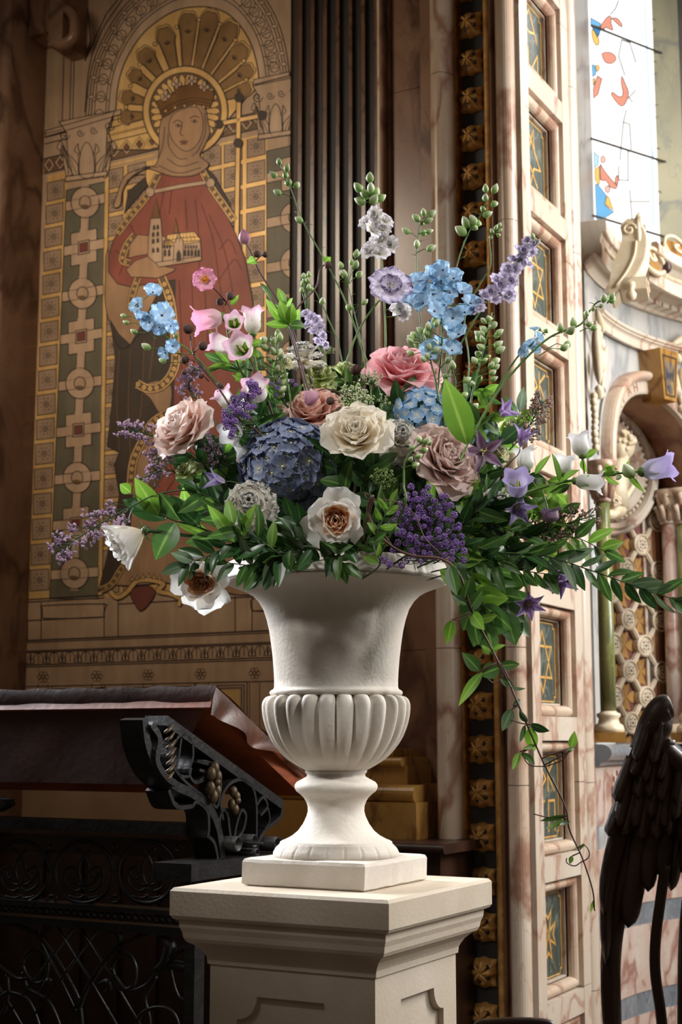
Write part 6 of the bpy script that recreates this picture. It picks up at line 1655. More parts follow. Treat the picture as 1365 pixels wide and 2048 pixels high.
def spike(name, label, cat, path, Y, buds=(), florets=(), fm=None, fr=22, br=8, bmat=None, smat=None, r=.0022, group=None, Ye=None, to_root=True, hairs=0, fseed=0, extra=None, dblobs=()):
    """stem with buds and florets; path listed from the bottom up in pixels"""
    rr = random.Random(len(label)*7+int(path[0][0])); Ye = Ye or Y
    n = len(path); root = thing(name, label, cat, path[0][0], path[0][1], Y, group)
    P = [W(x, y, lerp(Y, Ye, i/(n-1))) for i, (x, y) in enumerate(path)]
    full = ([base(root)] if to_root else [])+P; SP = cr(full, 8)
    q = MB(); m = len(SP); q.tube(SP, [lerp(r*1.3, r*.6, i/(m-1)) for i in range(m)], 6)
    top_ = [p for p in SP if to_root is False or True]
    items = []
    for b in buds:
        x, y = b[0], b[1]; s = b[2] if len(b) > 2 else br
        p = W(x, y, lerp(Y, Ye, .6)+rr.uniform(-.015, .015)); a = nearest(SP, p); d = (p-a)
        dd = (d.normalized() if d.length > 1e-4 else Vector((0, 0, 1)))*.8+Vector((0, 0, .5))
        R_ = s*Y/F; q.tube([a-Vector((0, 0, min(.02, d.length*.4))), a.lerp(p, .5)-Vector((0, 0, .003)), p-dd.normalized()*R_], [r*.5, r*.42, r*.42], 5)
        items.append(('bud', budmesh(bmat or BD, ('bud', (bmat or BD).name)), orient(p, dd, R_*1.25, rr.uniform(0, 6))))
    for f in florets:
        x, y = f[0], f[1]; s = f[2] if len(f) > 2 else fr
        p = W(x, y, Y+rr.uniform(-.03, .01)); a = nearest(SP, p)
        face = f[3] if len(f) > 3 else (rr.uniform(-.7, .7), rr.uniform(-.2, .7), .8)
        R_ = s*Y/F; fz = dirv(face); q.tube([a, a.lerp(p, .6), p-fz*R_*.1], [r*.5, r*.45, r*.45], 5)
        items.append(('floret', fm[rr.randrange(len(fm))] if isinstance(fm, list) else fm, orient(p-fz*R_*.15, face, R_*1.05, rr.uniform(0, 6))))
    for b in dblobs:
        x, y, s = b; p = W(x, y, Y+rr.uniform(-.01, .01)); a = nearest(SP, p); R_ = s*Y/F
        q.tube([a-Vector((0, 0, .01)), a.lerp(p, .6), p], [r*.6, r*.5, r*.5], 5); items.append(('bud', ballmesh('dball', 1, BDd, 12, 8, (1, 1, .95)), orient(p, (.2, .6, .5), R_, 0)))
    for k in range(hairs):
        p = SP[int(len(SP)*rr.uniform(.45, .95))]; v = Vector((rr.uniform(-1, 1), rr.uniform(-.4, .4), rr.uniform(-.2, .8))).normalized()*rr.uniform(.01, .022); q.tube([p, p+v*.6+Vector((0, 0, .002)), p+v], [r*.35, r*.3, r*.2], 4)
    q.build('stem', smat or SG, root, True)
    for nm_, ms_, Mx in items: part(root, nm_, ms_, Mx)
    root['_sp'] = 0; del root['_sp']
    return root, SP
# ---- leaves
def leafmesh(b, t, w, side, bend, mat, fold=.25, point=1.0, nu=8, wave=0):
    d = t-b; L = d.length; dn_ = d.normalized(); sd = (side-dn_*side.dot(dn_)).normalized(); up = dn_.cross(sd)
    vs = []; uv = []; nv = 4
    for i in range(nu+1):
        u = i/nu; c = b+d*u+up*bend*L*4*u*(1-u)
        ww = w*math.sin(PI*min(1, u**.80))**.85 if u < 1 else 0
        ww = max(ww, w*.04)
        for j in range(nv+1):
            v = -1+2*j/nv; vs.append(c+sd*ww*v+up*(fold*ww*abs(v)+wave*w*math.sin(u*9+v*2))); uv.append((j/nv, u))
    fs = [(i*(nv+1)+j, i*(nv+1)+j+1, (i+1)*(nv+1)+j+1, (i+1)*(nv+1)+j) for i in range(nu) for j in range(nv)]
    return vs, fs, uv
def leaf(root, b, t, w, roll=0, bend=.06, mat='mid', fold=.25, name='leaf', label=None, wave=0):
    d = (t-b).normalized(); view = (b-CAM).normalized(); s0 = d.cross(view).normalized(); s0 = Matrix.Rotation(roll, 3, d) @ s0
    L0 = Vector(base(root)); vs, fs, uv = leafmesh(b, t, w, s0, bend, None, fold, wave=wave)
    o = bpy.data.objects.new(name, me(name, [v-L0 for v in vs], fs, LF[mat], True, uv)); C.objects.link(o); o.parent = root
    if label: o['label'] = label
    return o
def sprig(name, label, cat, path, Y, leaves, mat='mid', r=.0018, smat=None, group=None, Ye=None, to_root=True, rollr=.9):
    """leaves: (base px, base py, tip px, tip py, width px[, mat[, roll]])"""
    rr = random.Random(int(path[0][0]*3+path[-1][1])); Ye = Ye or Y
    root = thing(name, label, cat, path[0][0], path[0][1], Y, group)
    n = len(path); P = [W(x, y, lerp(Y, Ye, i/(n-1))) for i, (x, y) in enumerate(path)]
    SP = cr(([base(root)] if to_root else [])+P, 6); q = MB(); m = len(SP); q.tube(SP, [lerp(r*1.2, r*.5, i/(m-1)) for i in range(m)], 5)
    for lf in leaves:
        bx, by, tx, ty, w = lf[:5]; mt = lf[5] if len(lf) > 5 else mat; ro = lf[6] if len(lf) > 6 else rr.uniform(-rollr, rollr)
        # depth from the nearest stem point
        pb = W(bx, by, Y); a = min(SP, key=lambda s_: abs((W(bx, by, s_.y)-s_).length)); yb = a.y
        pb = W(bx, by, yb); pt = W(tx, ty, yb+rr.uniform(-.03, .02)); q.tube([a, pb], [r*.5, r*.45], 4)
        leaf(root, pb, pt, w*Y/F, ro, rr.uniform(-.08, .10), mt, rr.uniform(.12, .35))
    q.build('stem', smat or SG, root, True); return root, SP
def autoleaves(path, n, L, w, ang=50, jit=12, start=.1, side=0, end=1.0, mats=('mid',)):
    P = cr(path, 10); out = []; rr = random.Random(int(path[-1][0]+path[-1][1]*7)); m = len(P)
    for k in range(n):
        i = int((start+(end-start)*k/max(1, n-1))*(m-1)); i = min(i, m-2); p = P[i]; t = (P[i+1]-P[max(0, i-1)]).normalized()
        s = (1 if k % 2 else -1) if not side else side
        a = R(ang+rr.uniform(-jit, jit))*s; d = Vector((t.x*math.cos(a)-t.y*math.sin(a), t.x*math.sin(a)+t.y*math.cos(a)))
        if k == n-1: d = Vector((t.x, t.y))
        ll = L*rr.uniform(.8, 1.2); out.append((p.x, p.y, p.x+d.x*ll, p.y+d.y*ll, w*rr.uniform(.85, 1.15), rr.choice(mats)))
    return out
def airy(name, label, cat, path, Y, n, spread, blob, mat, smat=None, group=None, start=.35, sub=4, root=None, seed=0, one=False):
    """fine branched spray with tiny flower clusters (uncountable, one stuff part)"""
    rr = random.Random(seed+int(path[0][0])); root = thing(name, label, cat, path[0][0], path[0][1], Y, group)
    P = [W(x, y, Y) for x, y in path]; SP = cr([base(root)]+P, 8); q = MB(); q.tube(SP, [.0016]*len(SP), 5); bq = MB(); px = Y/F
    lo = len(SP)-len(path)*8+8; m = len(SP)
    for k in range(n):
        i = int(lerp(lo+(m-lo)*start, m-1, (k+.5)/n)); i = min(i, m-1); a = SP[i]; t = (SP[i]-SP[max(0, i-2)]).normalized()
        s = 1 if k % 2 else -1; v = (t*.9+Vector((t.z*s, rr.uniform(-.5, .5), -t.x*s))*rr.uniform(.3, 1.0)).normalized()
        L = spread*px*rr.uniform(.5, 1.1)*(1-.4*(k/n)); e = a+v*L; q.tube([a, a.lerp(e, .5)+Vector((0, 0, L*.06)), e], [.0009, .0007, .0005], 4)
        for j in range(sub):
            t2 = rr.uniform(.45, 1.0); c = a.lerp(e, t2); w = (v+Vector((rr.uniform(-1, 1), rr.uniform(-.6, .6), rr.uniform(-1, 1)))*.8).normalized(); e2 = c+w*L*rr.uniform(.15, .4); q.tube([c, e2], [.0005, .0004], 3)
            for h in range(3): bq.sphere(e2+Vector((rr.uniform(-1, 1), rr.uniform(-1, 1), rr.uniform(-1, 1)))*blob*px*.9, blob*px*rr.uniform(.6, 1.1), 5, 3)
    q.build('stem', smat or SG, root, True); bq.build('flower_clusters', mat, root, True, kind='stuff'); return root
# ================================================================ the arrangement
# ---- roses
rose('open pink rose with pointed reflexed petals at top centre', 806, 742, 78, (.10, .62, .62), 2.93, 'pinkrose', seed=1, opening=1.12, n=32, pointed=True)
rose('large pale blush rose tilted to the upper left over mauve statice', 372, 862, 76, (-.55, .42, .60), 2.84, 'blush', seed=2, opening=.88, n=36)
rose('creamy ivory rose at the centre, showing its spiral heart', 714, 872, 76, (-.05, .42, .9), 2.76, 'cream', seed=3, opening=.80, n=28)
rose('dusty peach rose half hidden behind the ivory rose', 628, 826, 66, (-.15, .62, .7), 2.90, 'dusty', seed=4, opening=.98, n=30)
rose('dusty mauve rose with many layered petals right of the ivory rose', 886, 922, 80, (.42, .30, .78), 2.80, 'mauve', seed=5, opening=.92, n=38)
rose('white garden rose with apricot heart hanging over the urn rim', 672, 1040, 66, (.0, -.22, .95), 2.70, 'white', 'garden', 'peach', seed=6, opening=1.05, n=34)
rose('white rose seen from the side at the far left', 264, 1076, 64, (-.70, -.45, .35), 2.82, 'white', 'cup', seed=7, opening=1.0, n=16, sp=((310, 1062, 2.83), (380, 1072, 2.86), (470, 1080, 2.9)))
rose('white garden rose with apricot heart drooping below left of the urn rim', 402, 1166, 62, (-.1, -.40, .85), 2.72, 'white', 'garden', 'peach', seed=8, opening=1.1, n=32, sp=((430, 1120, 2.8), (490, 1090, 2.88)))
# ---- carnations
carnation('white ruffled carnation above the left of the urn rim', 500, 1006, 56, (-.05, .15, .95), 2.76, 'carn', 1)
carnation('ivory carnation tucked against the ivory rose', 800, 872, 52, (.25, .35, .8), 2.84, 'carn', 2)
carnation('white carnation seen from the side below the lilac blooms', 606, 704, 46, (-.05, .85, .35), 2.95, 'carn', 3)
carnation('small white ruffled bloom at right beside the lavender bell', 1002, 1000, 38, (.2, .25, .9), 2.82, 'carn', 4, 30)
carnation('lime green carnation below the white side-on carnation', 640, 748, 38, (-.1, .5, .7), 2.96, 'lime', 5, 30)
carnation('lime green carnation left of the white umbels', 694, 742, 36, (.2, .6, .6), 2.99, 'lime', 6, 30)
carnation('small lime green carnation below the blush rose', 366, 942, 26, (-.55, .35, .6), 2.86, 'lime', 7, 26)
carnation('lime green carnation bud at the left centre', 392, 934, 18, (.1, .5, .8), 2.88, 'lime', 8, 20)
carnation('pale lemon frilled bloom at right behind the mauve rose', 1022, 852, 30, (.3, .4, .8), 2.95, 'lemon', 9, 22, cat='flower', name='frilled_bloom')
carnation('pale lemon frilled bloom under the dark star clematis', 1000, 905, 26, (.2, .3, .9), 2.92, 'lemon', 10, 22, cat='flower', name='frilled_bloom')
carnation('small cream bloom in the left upper buds', 570, 724, 18, (-.1, .5, .8), 2.9, 'lemon', 11, 20, cat='flower', name='frilled_bloom')
# ---- hydrangeas
hydrangea('large shaded slate blue hydrangea head left of centre', 574, 930, 90, (-.1, .12, .95), 2.86, 'hyd', 90, 1)
hydrangea('light blue hydrangea head below the pink rose', 842, 826, 54, (.1, .35, .85), 2.90, 'hydl', 46, 2)
hydrangea('small light blue hydrangea at right of the mauve rose', 955, 888, 36, (.3, .2, .9), 2.93, 'hydl', 26, 3)
hydrangea('small grey blue hydrangea cluster above the white garden rose', 622, 905, 34, (.3, .5, .8), 2.86, 'hydl', 20, 4)
# ---- bell flowers
def campan(label, path, Y, bells, Ye=None, leaves_=(), buds=()):
    root, SP = spike('campanula_stem', label, 'bell flower', path, Y, buds=buds, r=.0032, Ye=Ye, br=9)
    for b0, tp, r_, mt, Yb, *lb in bells:
        p = bell(root, b0, tp, r_, Yb, mt, lb[0] if lb else None); a = nearest(SP, p)
        q = MB(); q.tube([a, a.lerp(p, .5), p], .0016, 5); q.build('flower_stalk', SG, root, True)
    for lf in leaves_:
        bx, by, tx, ty, w, mt = lf; pb = W(bx, by, Y-.01); leaf(root, pb, W(tx, ty, Y-.02), w*Y/F, rng.uniform(-.8, .8), .08, mt)
    return root
campan('tall pink bell flower stem at upper left', [(560, 880), (500, 780), (462, 690), (452, 640)], 2.88, [((446, 634), (384, 644), 25, 'pkbell', 2.86), ((470, 655), (468, 640), 17, 'wpbell', 2.85, 2.80)], leaves_=[(455, 690, 420, 660, 9, 'bright'), (470, 700, 500, 690, 8, 'bright'), (462, 610, 478, 590, 6, 'bright')])
campan('white and pink-edged bell flower stem at upper left, below the pink bell', [(560, 900), (530, 800), (510, 720), (504, 680)], 2.86, [((506, 668), (504, 616), 21, 'wpbell', 2.85), ((468, 700), (420, 678), 21, 'wpbell', 2.84), ((492, 706), (476, 690), 25, 'wpbell', 2.82, 2.77), ((520, 800), (508, 765), 24, 'wpbell', 2.84, 2.80)], leaves_=[(500, 690, 525, 680, 7, 'bright'), (500, 700, 520, 715, 8, 'bright')])
campan('white bell flowers clustered left of the slate blue hydrangea', [(560, 960), (510, 900), (460, 850), (450, 820)], 2.86, [((462, 812), (440, 782), 20, 'wpbell', 2.84), ((476, 850), (458, 868), 22, 'whbell', 2.84, 2.80), ((505, 900), (470, 908), 20, 'whbell', 2.85), ((470, 830), (502, 808), 20, 'whbell', 2.85)])
campan('long white and lavender bell flower stem reaching right', [(960, 1020), (1040, 990), (1110, 968), (1180, 955), (1262, 944)], 2.82, [((1166, 912), (1156, 866), 21, 'whbell', 2.80), ((1054, 942), (1048, 896), 21, 'whbell', 2.86), ((1150, 962), (1208, 966), 19, 'whbell', 2.79), ((1128, 948), (1132, 912), 20, 'whbell', 2.84), ((1284, 944), (1348, 930), 26, 'lav', 2.80), ((1034, 990), (1036, 952), 25, 'lav', 2.78, 2.74), ((1104, 1046), (1100, 1018), 20, 'clemd', 2.82)], Ye=2.80,
       leaves_=[(1120, 965, 1104, 905, 7, 'bright'), (1125, 962, 1160, 940, 9, 'bright'), (1170, 915, 1196, 900, 9, 'bright'), (1165, 918, 1175, 945, 8, 'bright'), (1200, 950, 1232, 930, 6, 'bright'), (1210, 950, 1240, 968, 7, 'bright'), (1230, 948, 1210, 925, 5, 'bright'), (1250, 945, 1262, 918, 4, 'bright'), (1255, 945, 1290, 985, 6, 'bright'), (1120, 968, 1095, 1000, 12, 'bright'), (1140, 970, 1100, 985, 9, 'mid'), (1240, 944, 1200, 946, 7, 'bright')], buds=[(1258, 942, 15), (1228, 945, 7), (1238, 955, 6)])
# ---- delphiniums and larkspurs
DF = [floretmesh(('df', v), 'dblue', 5, .56, 40, 74, .16, BEE, seed=v*9) for v in range(3)]
LKF = [floretmesh(('lk', v), 'lark', 8, .42, 50, 82, .12, SG, True, seed=v*9+3) for v in range(3)]
LLF = [floretmesh(('ll', v), 'lilac', 7, .45, 48, 80, .12, SG, True, seed=v*9+5) for v in range(3)]
spike('delphinium', 'pale blue delphinium spray at upper left before the red robe', 'delphinium', [(480, 830), (430, 760), (380, 702), (330, 672), (290, 640), (270, 612)], 2.84,
      buds=[(247, 632, 6), (252, 645, 6), (268, 663, 7), (293, 693, 9), (325, 722, 7), (262, 610, 5), (352, 670, 6)],
      florets=[(306, 584, 22, (.2, .5, .8)), (276, 612, 21, (-.5, .1, .8)), (324, 630, 30, (.1, .1, 1)), (298, 645, 20, (-.2, -.3, .9)), (342, 652, 18, (.5, -.3, .8)), (284, 636, 18), (318, 655, 18, (0, -.7, .6)), (345, 692, 18, (.1, -.2, .9)), (330, 706, 17, (-.5, -.5, .6))], fm=DF, group=None)
blue = [(838, 562), (862, 552), (886, 540), (908, 556), (880, 562), (900, 585), (866, 588), (848, 580), (925, 582), (890, 610), (870, 622), (906, 636), (930, 624), (846, 606), (826, 604), (900, 660), (880, 690), (918, 668), (880, 645), (942, 606), (858, 700), (905, 700)]
spike('delphinium', 'dense light blue delphinium at upper right of centre', 'delphinium', [(860, 860), (880, 740), (885, 660), (880, 600), (885, 550)], 2.90, buds=[(872, 642, 9), (842, 660, 8), (836, 690, 8), (856, 672, 8), (898, 720, 8)], florets=[(x, y, 25) for x, y in blue], fm=DF, br=9)
spike('delphinium', 'small blue delphinium sprig at right leaning over the marble pier', 'delphinium', [(960, 850), (1000, 770), (1035, 715), (1062, 690), (1095, 660)], 2.88, buds=[(1080, 658, 5), (1092, 662, 6), (1040, 705, 6)], florets=[(1062, 692, 19), (1076, 676, 16, (.6, .3, .7)), (1050, 704, 15, (-.6, 0, .8)), (1072, 700, 14), (1070, 660, 13, (0, .8, .4))], fm=DF)
spike('larkspur_spire', 'tall white larkspur spire at top centre', 'larkspur', [(770, 860), (772, 700), (768, 580), (762, 500), (752, 440), (742, 385)], 2.95,
      buds=[(716, 374, 11), (741, 355, 10), (730, 388, 12), (752, 384, 12), (764, 396, 10), (720, 402, 11), (742, 376, 10), (748, 398, 11)],
      florets=[(736, 446, 22), (752, 430, 22), (770, 442, 22), (745, 460, 22), (766, 460, 20), (742, 494, 22), (762, 480, 26), (782, 490, 22), (760, 506, 24), (736, 504, 18), (800, 618, 24, (.1, .1, 1)), (812, 630, 18)], fm=LKF)
spike('larkspur_spire', 'lilac and white larkspur spire leaning right before the panelled pier', 'larkspur', [(860, 900), (900, 740), (950, 640), (1000, 570), (1040, 520), (1072, 482)], 2.90, buds=[(1066, 472, 6), (1076, 484, 7)],
      florets=[(1070, 490, 15), (1056, 482, 14), (1052, 502, 17), (1038, 500, 15), (1068, 506, 14), (1045, 520, 18), (1028, 520, 15), (1058, 530, 13), (1034, 540, 18), (1016, 538, 17), (1010, 552, 17), (1024, 562, 18), (1005, 570, 18), (992, 560, 17), (1018, 590, 19, (.2, -.1, 1)), (985, 584, 18), (990, 598, 16), (968, 592, 17), (958, 606, 16), (962, 618, 14), (950, 622, 14)], fm=LLF)
spike('larkspur_spire', 'short lilac larkspur behind the white side-on carnation', 'larkspur', [(660, 850), (648, 740), (632, 660), (616, 622)], 2.99, buds=[(608, 552, 6), (606, 566, 6), (616, 560, 5), (604, 580, 6), (618, 574, 6)], florets=[(612, 628, 13), (622, 636, 15), (632, 642, 16), (618, 650, 14), (640, 655, 15), (628, 664, 14), (644, 672, 13), (634, 684, 12), (650, 690, 11)], fm=LLF)
# scabious
def scab(label, px, py, Rpx, face, Y, path):
    root = thing('scabious', label, 'scabious', path[0][0], path[0][1], Y); c = W(px, py, Y); r = Rpx*Y/F; M0 = orient(c, face, r)
    for i in range(16):
        t = i/15; b = 0 if t > .5 else 1
        m = petal(('sc', b, i % 5), 1.0 if not b else .62, .40, .4, .3, R(60 if not b else 30), R(84 if not b else 55), .1, .16, 5, 0, .06, seed=i % 5+b*9, nu=6, nv=10, mat=PT['lilac'], shape=.9)
        part(root, 'petal', m, M0 @ Matrix.Rotation(i*2.39996, 4, 'Z'))
    q = MB(); rr = random.Random(4)
    for k in range(50):
        z = rr.uniform(.2, 1); a = rr.uniform(0, 6.28); s = math.sqrt(1-z*z); q.sphere((s*math.cos(a)*.28, s*math.sin(a)*.28, z*.24), .05, 5, 3)
    part(root, 'centre', me('centre', q.v, q.f, M_lem, True), M0)
    stem(root, [base(root)]+[W(x, y, Y+.03) for x, y in path]+[c-dirv(face)*r*.1], .0026, SG); return root
M_lem = M('pale_floret_centre', hx('c9cdb0'), .7, 0, hx('a9a0c0'), 80)
scab('large ruffled lilac scabious in front of the fluted pilaster', 780, 578, 50, (.1, .30, .85), 2.90, [(690, 780), (702, 700), (730, 640), (760, 600)])
# ---- bud stems
G1 = 'green larkspur bud stems rising above the flowers'
spike('bud_spray', 'tallest thin green bud stem at upper left of the fluted pilaster', 'bud stem', [(770, 860), (722, 690), (690, 600), (650, 520), (610, 450), (585, 385), (572, 350)], 2.97, buds=[(559, 323, 7), (547, 349, 8), (571, 349, 8), (575, 335, 8), (578, 366, 10), (555, 385, 8), (594, 370, 8), (598, 440, 8)], hairs=8, br=8, r=.0018)
spike('bud_spray', 'green bud stem left of the scabious', 'bud stem', [(745, 860), (730, 720), (708, 620), (695, 560)], 2.95, buds=[(682, 530, 7), (690, 548, 8), (684, 546, 6), (713, 507, 8), (704, 524, 6), (712, 529, 8), (719, 549, 8), (730, 604, 7), (698, 615, 9)], hairs=5, r=.0018)
spike('bud_spray', 'green bud stem with ten round buds right of the white larkspur', 'bud stem', [(870, 860), (850, 720), (838, 600), (833, 520), (838, 460), (850, 432)], 2.96, buds=[(812, 462, 8), (832, 436, 9), (848, 424, 7), (864, 428, 9), (845, 447, 6), (858, 441, 8), (848, 466, 8), (860, 463, 7), (834, 488, 8), (863, 496, 9)], hairs=5, r=.002)
spike('bud_spray', 'green bud stem in front of the gilded leaf strip', 'bud stem', [(880, 800), (900, 620), (915, 530), (938, 465), (962, 430), (975, 395)], 2.97, buds=[(972, 376, 8), (990, 377, 9), (972, 395, 8), (990, 408, 8), (966, 417, 7), (976, 428, 9), (933, 444, 11), (946, 440, 10), (955, 446, 11), (922, 462, 12), (950, 455, 9)], hairs=4, r=.0018)
spike('bud_spray', 'curved thin stem with tiny buds beside the right column', 'bud stem', [(930, 800), (930, 640), (960, 570), (982, 530), (980, 480), (990, 460)], 2.98, buds=[(993, 455, 5), (1000, 450, 5), (985, 462, 5), (998, 470, 5), (982, 475, 5), (1002, 460, 4)], hairs=6, r=.0015)
spike('bud_spray', 'arching green bud stem reaching far right over the niche', 'bud stem', [(930, 900), (985, 800), (1040, 730), (1100, 675), (1160, 650), (1178, 625), (1195, 605), (1215, 600)], 2.86, buds=[(1122, 655, 9), (1147, 645, 9), (1143, 660, 10), (1130, 694, 9), (1136, 688, 9), (1174, 627, 7), (1187, 617, 6), (1208, 596, 9), (1225, 598, 10), (1204, 612, 5), (1180, 648, 7), (1190, 656, 8), (1225, 592, 7)], hairs=5, r=.0022)
spike('bud_spray', 'dense stem of green white buds at right below the lilac larkspur', 'bud stem', [(920, 920), (945, 790), (965, 710), (980, 650), (985, 625)], 2.90, buds=[(963+rng.uniform(-24, 26)+k*.9, 765-5.6*k+rng.uniform(-6, 6), rng.uniform(6, 9)) for k in range(24)]+[(1000, 665, 8), (1002, 700, 9), (958, 668, 9), (992, 722, 9)], hairs=8)
spike('bud_spray', 'green bud cluster below the blue delphinium', 'bud stem', [(880, 900), (875, 780), (862, 720), (856, 680)], 2.88, buds=[(836+rng.uniform(-16, 40), 640+6*k, 7.5) for k in range(14)], hairs=8)
spike('bud_spray', 'upright green bud stem in front of the mauve rose', 'bud stem', [(806, 1020), (808, 970), (810, 925), (826, 900), (846, 884)], 2.66, buds=[(824, 894, 7), (838, 878, 7), (854, 881, 8), (860, 886, 6), (850, 900, 8), (838, 912, 7), (822, 918, 6), (832, 930, 8)], hairs=2, r=.0022)
spike('bud_spray', 'pale seed-pod stem behind the right clematis', 'bud stem', [(900, 940), (905, 830), (912, 770), (906, 740)], 2.86, buds=[(905, 730, 9), (890, 752, 7), (930, 790, 8), (935, 760, 8), (950, 812, 8), (915, 800, 7)], hairs=8)
spike('bud_spray', 'leafy bud stem between the white bells and the lime carnation', 'bud stem', [(580, 900), (556, 820), (548, 760), (556, 700)], 2.90, buds=[(550+rng.uniform(-26, 26), 800-7*k, rng.uniform(6, 9)) for k in range(20)], hairs=14)
spike('bud_spray', 'short bud stem right of the white bells at upper left', 'bud stem', [(590, 880), (575, 760), (548, 690), (530, 680)], 2.89, buds=[(500, 692, 8), (513, 688, 8), (528, 680, 9), (548, 682, 8), (530, 695, 7), (560, 706, 9), (516, 712, 8), (540, 720, 7)], hairs=8)
spike('bud_spray', 'thin bud stem beside the short lilac larkspur', 'bud stem', [(700, 860), (680, 700), (658, 640), (640, 600), (625, 570)], 3.0, buds=[(645, 602, 8), (618, 548, 6), (610, 560, 7), (622, 578, 6), (640, 660, 6)], hairs=5, r=.0016)
# ---- anemones
AF = joinmesh('anemf', [(petal(('an', k), 1, .58, .45, .35, R(40), R(72), .1, .09, 3, 0, .02, seed=k, nu=5, nv=8), Matrix.Rotation(k*2*PI/7, 4, 'Z'), 0) for k in range(7)], [PT['anem']], 'petals')
root, SP = spike('anemone', 'pink anemone flower on a hairy stem beside the red robe', 'anemone', [(560, 880), (520, 760), (486, 690), (462, 620), (440, 590), (426, 575)], 2.86, smat=SB, dblobs=[(461, 592, 9), (440, 604, 8)], r=.0022)
ca = W(411, 560, 2.84); part(root, 'petals', AF, orient(ca-dirv((0, 0, 1))*.008, (-.1, .0, 1), 31*2.84/F))
q = MB(); rr = random.Random(1)
for k in range(60): a = rr.uniform(0, 6.28); s = rr.uniform(.3, 1)**.5; q.tube([(0, 0, 0), (s*.3*math.cos(a), s*.3*math.sin(a), .18)], [.02, .03], 4)
q.sphere((0, 0, .08), .13, 8, 6); part(root, 'stamens', me('stamens', q.v, q.f, YO, True), orient(ca, (-.1, 0, 1), 31*2.84/F))
root, SP = spike('anemone', 'tall brown anemone stem with a nodding pink bud and dark round buds', 'anemone', [(640, 880), (612, 780), (585, 680), (560, 610), (520, 545), (502, 505), (493, 488)], 2.92, smat=SB, dblobs=[(515, 508, 8), (531, 509, 7)], r=.0024)
part(root, 'bud', budmesh(BDp, 'pinkbud', 1.3), orient(W(490, 474, 2.92), (-.2, .9, .2), 15*2.92/F*1.25)); leaf(root, W(512, 520, 2.92), W(494, 526, 2.9), .010, .3, .1, 'bright')
root, SP = spike('anemone', 'closed pink anemone bud drooping before the dusty peach rose', 'anemone', [(720, 880), (718, 810), (690, 790), (655, 778), (636, 782)], 2.80, smat=SB, dblobs=[(661, 802, 9), (680, 823, 10)], r=.0018)
part(root, 'bud', budmesh(BDp, 'pinkbud', 1.3), orient(W(622, 797, 2.79), (-.3, -.7, .5), 19*2.79/F*1.25)); leaf(root, W(690, 815, 2.8), W(708, 802, 2.79), .007, .3, .1, 'bright')
spike('anemone', 'brown stem with dark furry anemone buds by the pink bell', 'anemone', [(540, 900), (480, 840), (440, 780), (400, 730), (385, 700), (382, 672)], 2.82, smat=SB, dblobs=[(377, 658, 11), (406, 692, 10), (370, 719, 9), (369, 745, 6), (440, 772, 8), (402, 752, 6)], r=.0022)
spike('anemone', 'brown stem with one dark furry bud behind the lime carnations', 'anemone', [(740, 860), (730, 800), (716, 760)], 2.95, smat=SB, dblobs=[(712, 740, 12)], r=.002)
root, SP = spike('anemone', 'curved brown stem arching to a small leafy bud', 'anemone', [(640, 840), (598, 700), (584, 640), (600, 610), (632, 575), (640, 540), (655, 525)], 2.96, smat=SB, dblobs=[(657, 530, 8), (562, 596, 6), (574, 598, 5)], r=.0022)
leaf(root, W(648, 524, 2.96), W(662, 514, 2.95), .010, .3, .1, 'bright')
sprig('anemone_leaves', 'bright toothed anemone leaves at upper left of centre', 'leaves', [(640, 880), (600, 720), (578, 650)], 2.90, [(578, 650, 532, 598, 15, 'bright', .5), (578, 648, 560, 600, 13, 'bright', -.3), (580, 648, 585, 606, 12, 'bright', .2), (578, 652, 530, 648, 12, 'bright', .7), (580, 652, 612, 655, 13, 'mid', -.6), (580, 650, 600, 618, 11, 'bright', .4), (520, 566, 545, 600, 6, 'mid')], r=.003, smat=SB)
sprig('anemone_leaves', 'bright leaf tuft above the tall brown stem', 'leaves', [(640, 820), (590, 700), (570, 610)], 2.92, [(572, 612, 556, 576, 9, 'bright'), (572, 612, 586, 596, 7, 'bright'), (572, 612, 560, 602, 6, 'bright')], r=.0018, smat=SB)
# ---- purple blossom clusters, each small head a part
PB = []
for v in range(3):
    q = MB(); rr = random.Random(v)
    for k in range(26):
        z = 1-2*(k+.5)/26; a = k*2.4; s = math.sqrt(1-z*z); q.sphere((s*math.cos(a)*.82, s*math.sin(a)*.82, z*.7), rr.uniform(.16, .30), 5, 3)
    PB.append(me('blossom', q.v, q.f, PT['purp'], True))
def puffs(label, pts, Y, path, r=7.5):
    rr = random.Random(len(pts)); root = thing('purple_blossom_cluster', label, 'blossom cluster', path[0][0], path[0][1], Y)
    P = [W(x, y, Y+.02) for x, y in path]; SP = cr([base(root)]+P, 8); q = MB(); q.tube(SP, .0022, 6)
    for x, y, s in pts:
        p = W(x, y, Y+rr.uniform(-.025, .015)); a = nearest(SP, p); q.tube([a, a.lerp(p, .6)+Vector((0, 0, -.004)), p], [.0009, .0007, .0006], 4)
        part(root, 'blossom', rr.choice(PB), orient(p, (rr.uniform(-1, 1), rr.uniform(0, 1), 1), s*Y/F))
    q.build('stem', SGd, root, True)
rr = random.Random(8)
L_ = []
for k in range(62):
    t = rr.random(); x = lerp(508, 452, t)+rr.uniform(-26, 26)*(.5+.5*math.sin(PI*t)); y = lerp(768, 862, t)+rr.uniform(-14, 14); L_.append((x, y, rr.uniform(5, 8)))
puffs('loose cluster of tiny purple blossoms at left beside the blush rose', L_, 2.80, [(560, 930), (520, 860), (490, 820), (500, 780)])
L_ = []
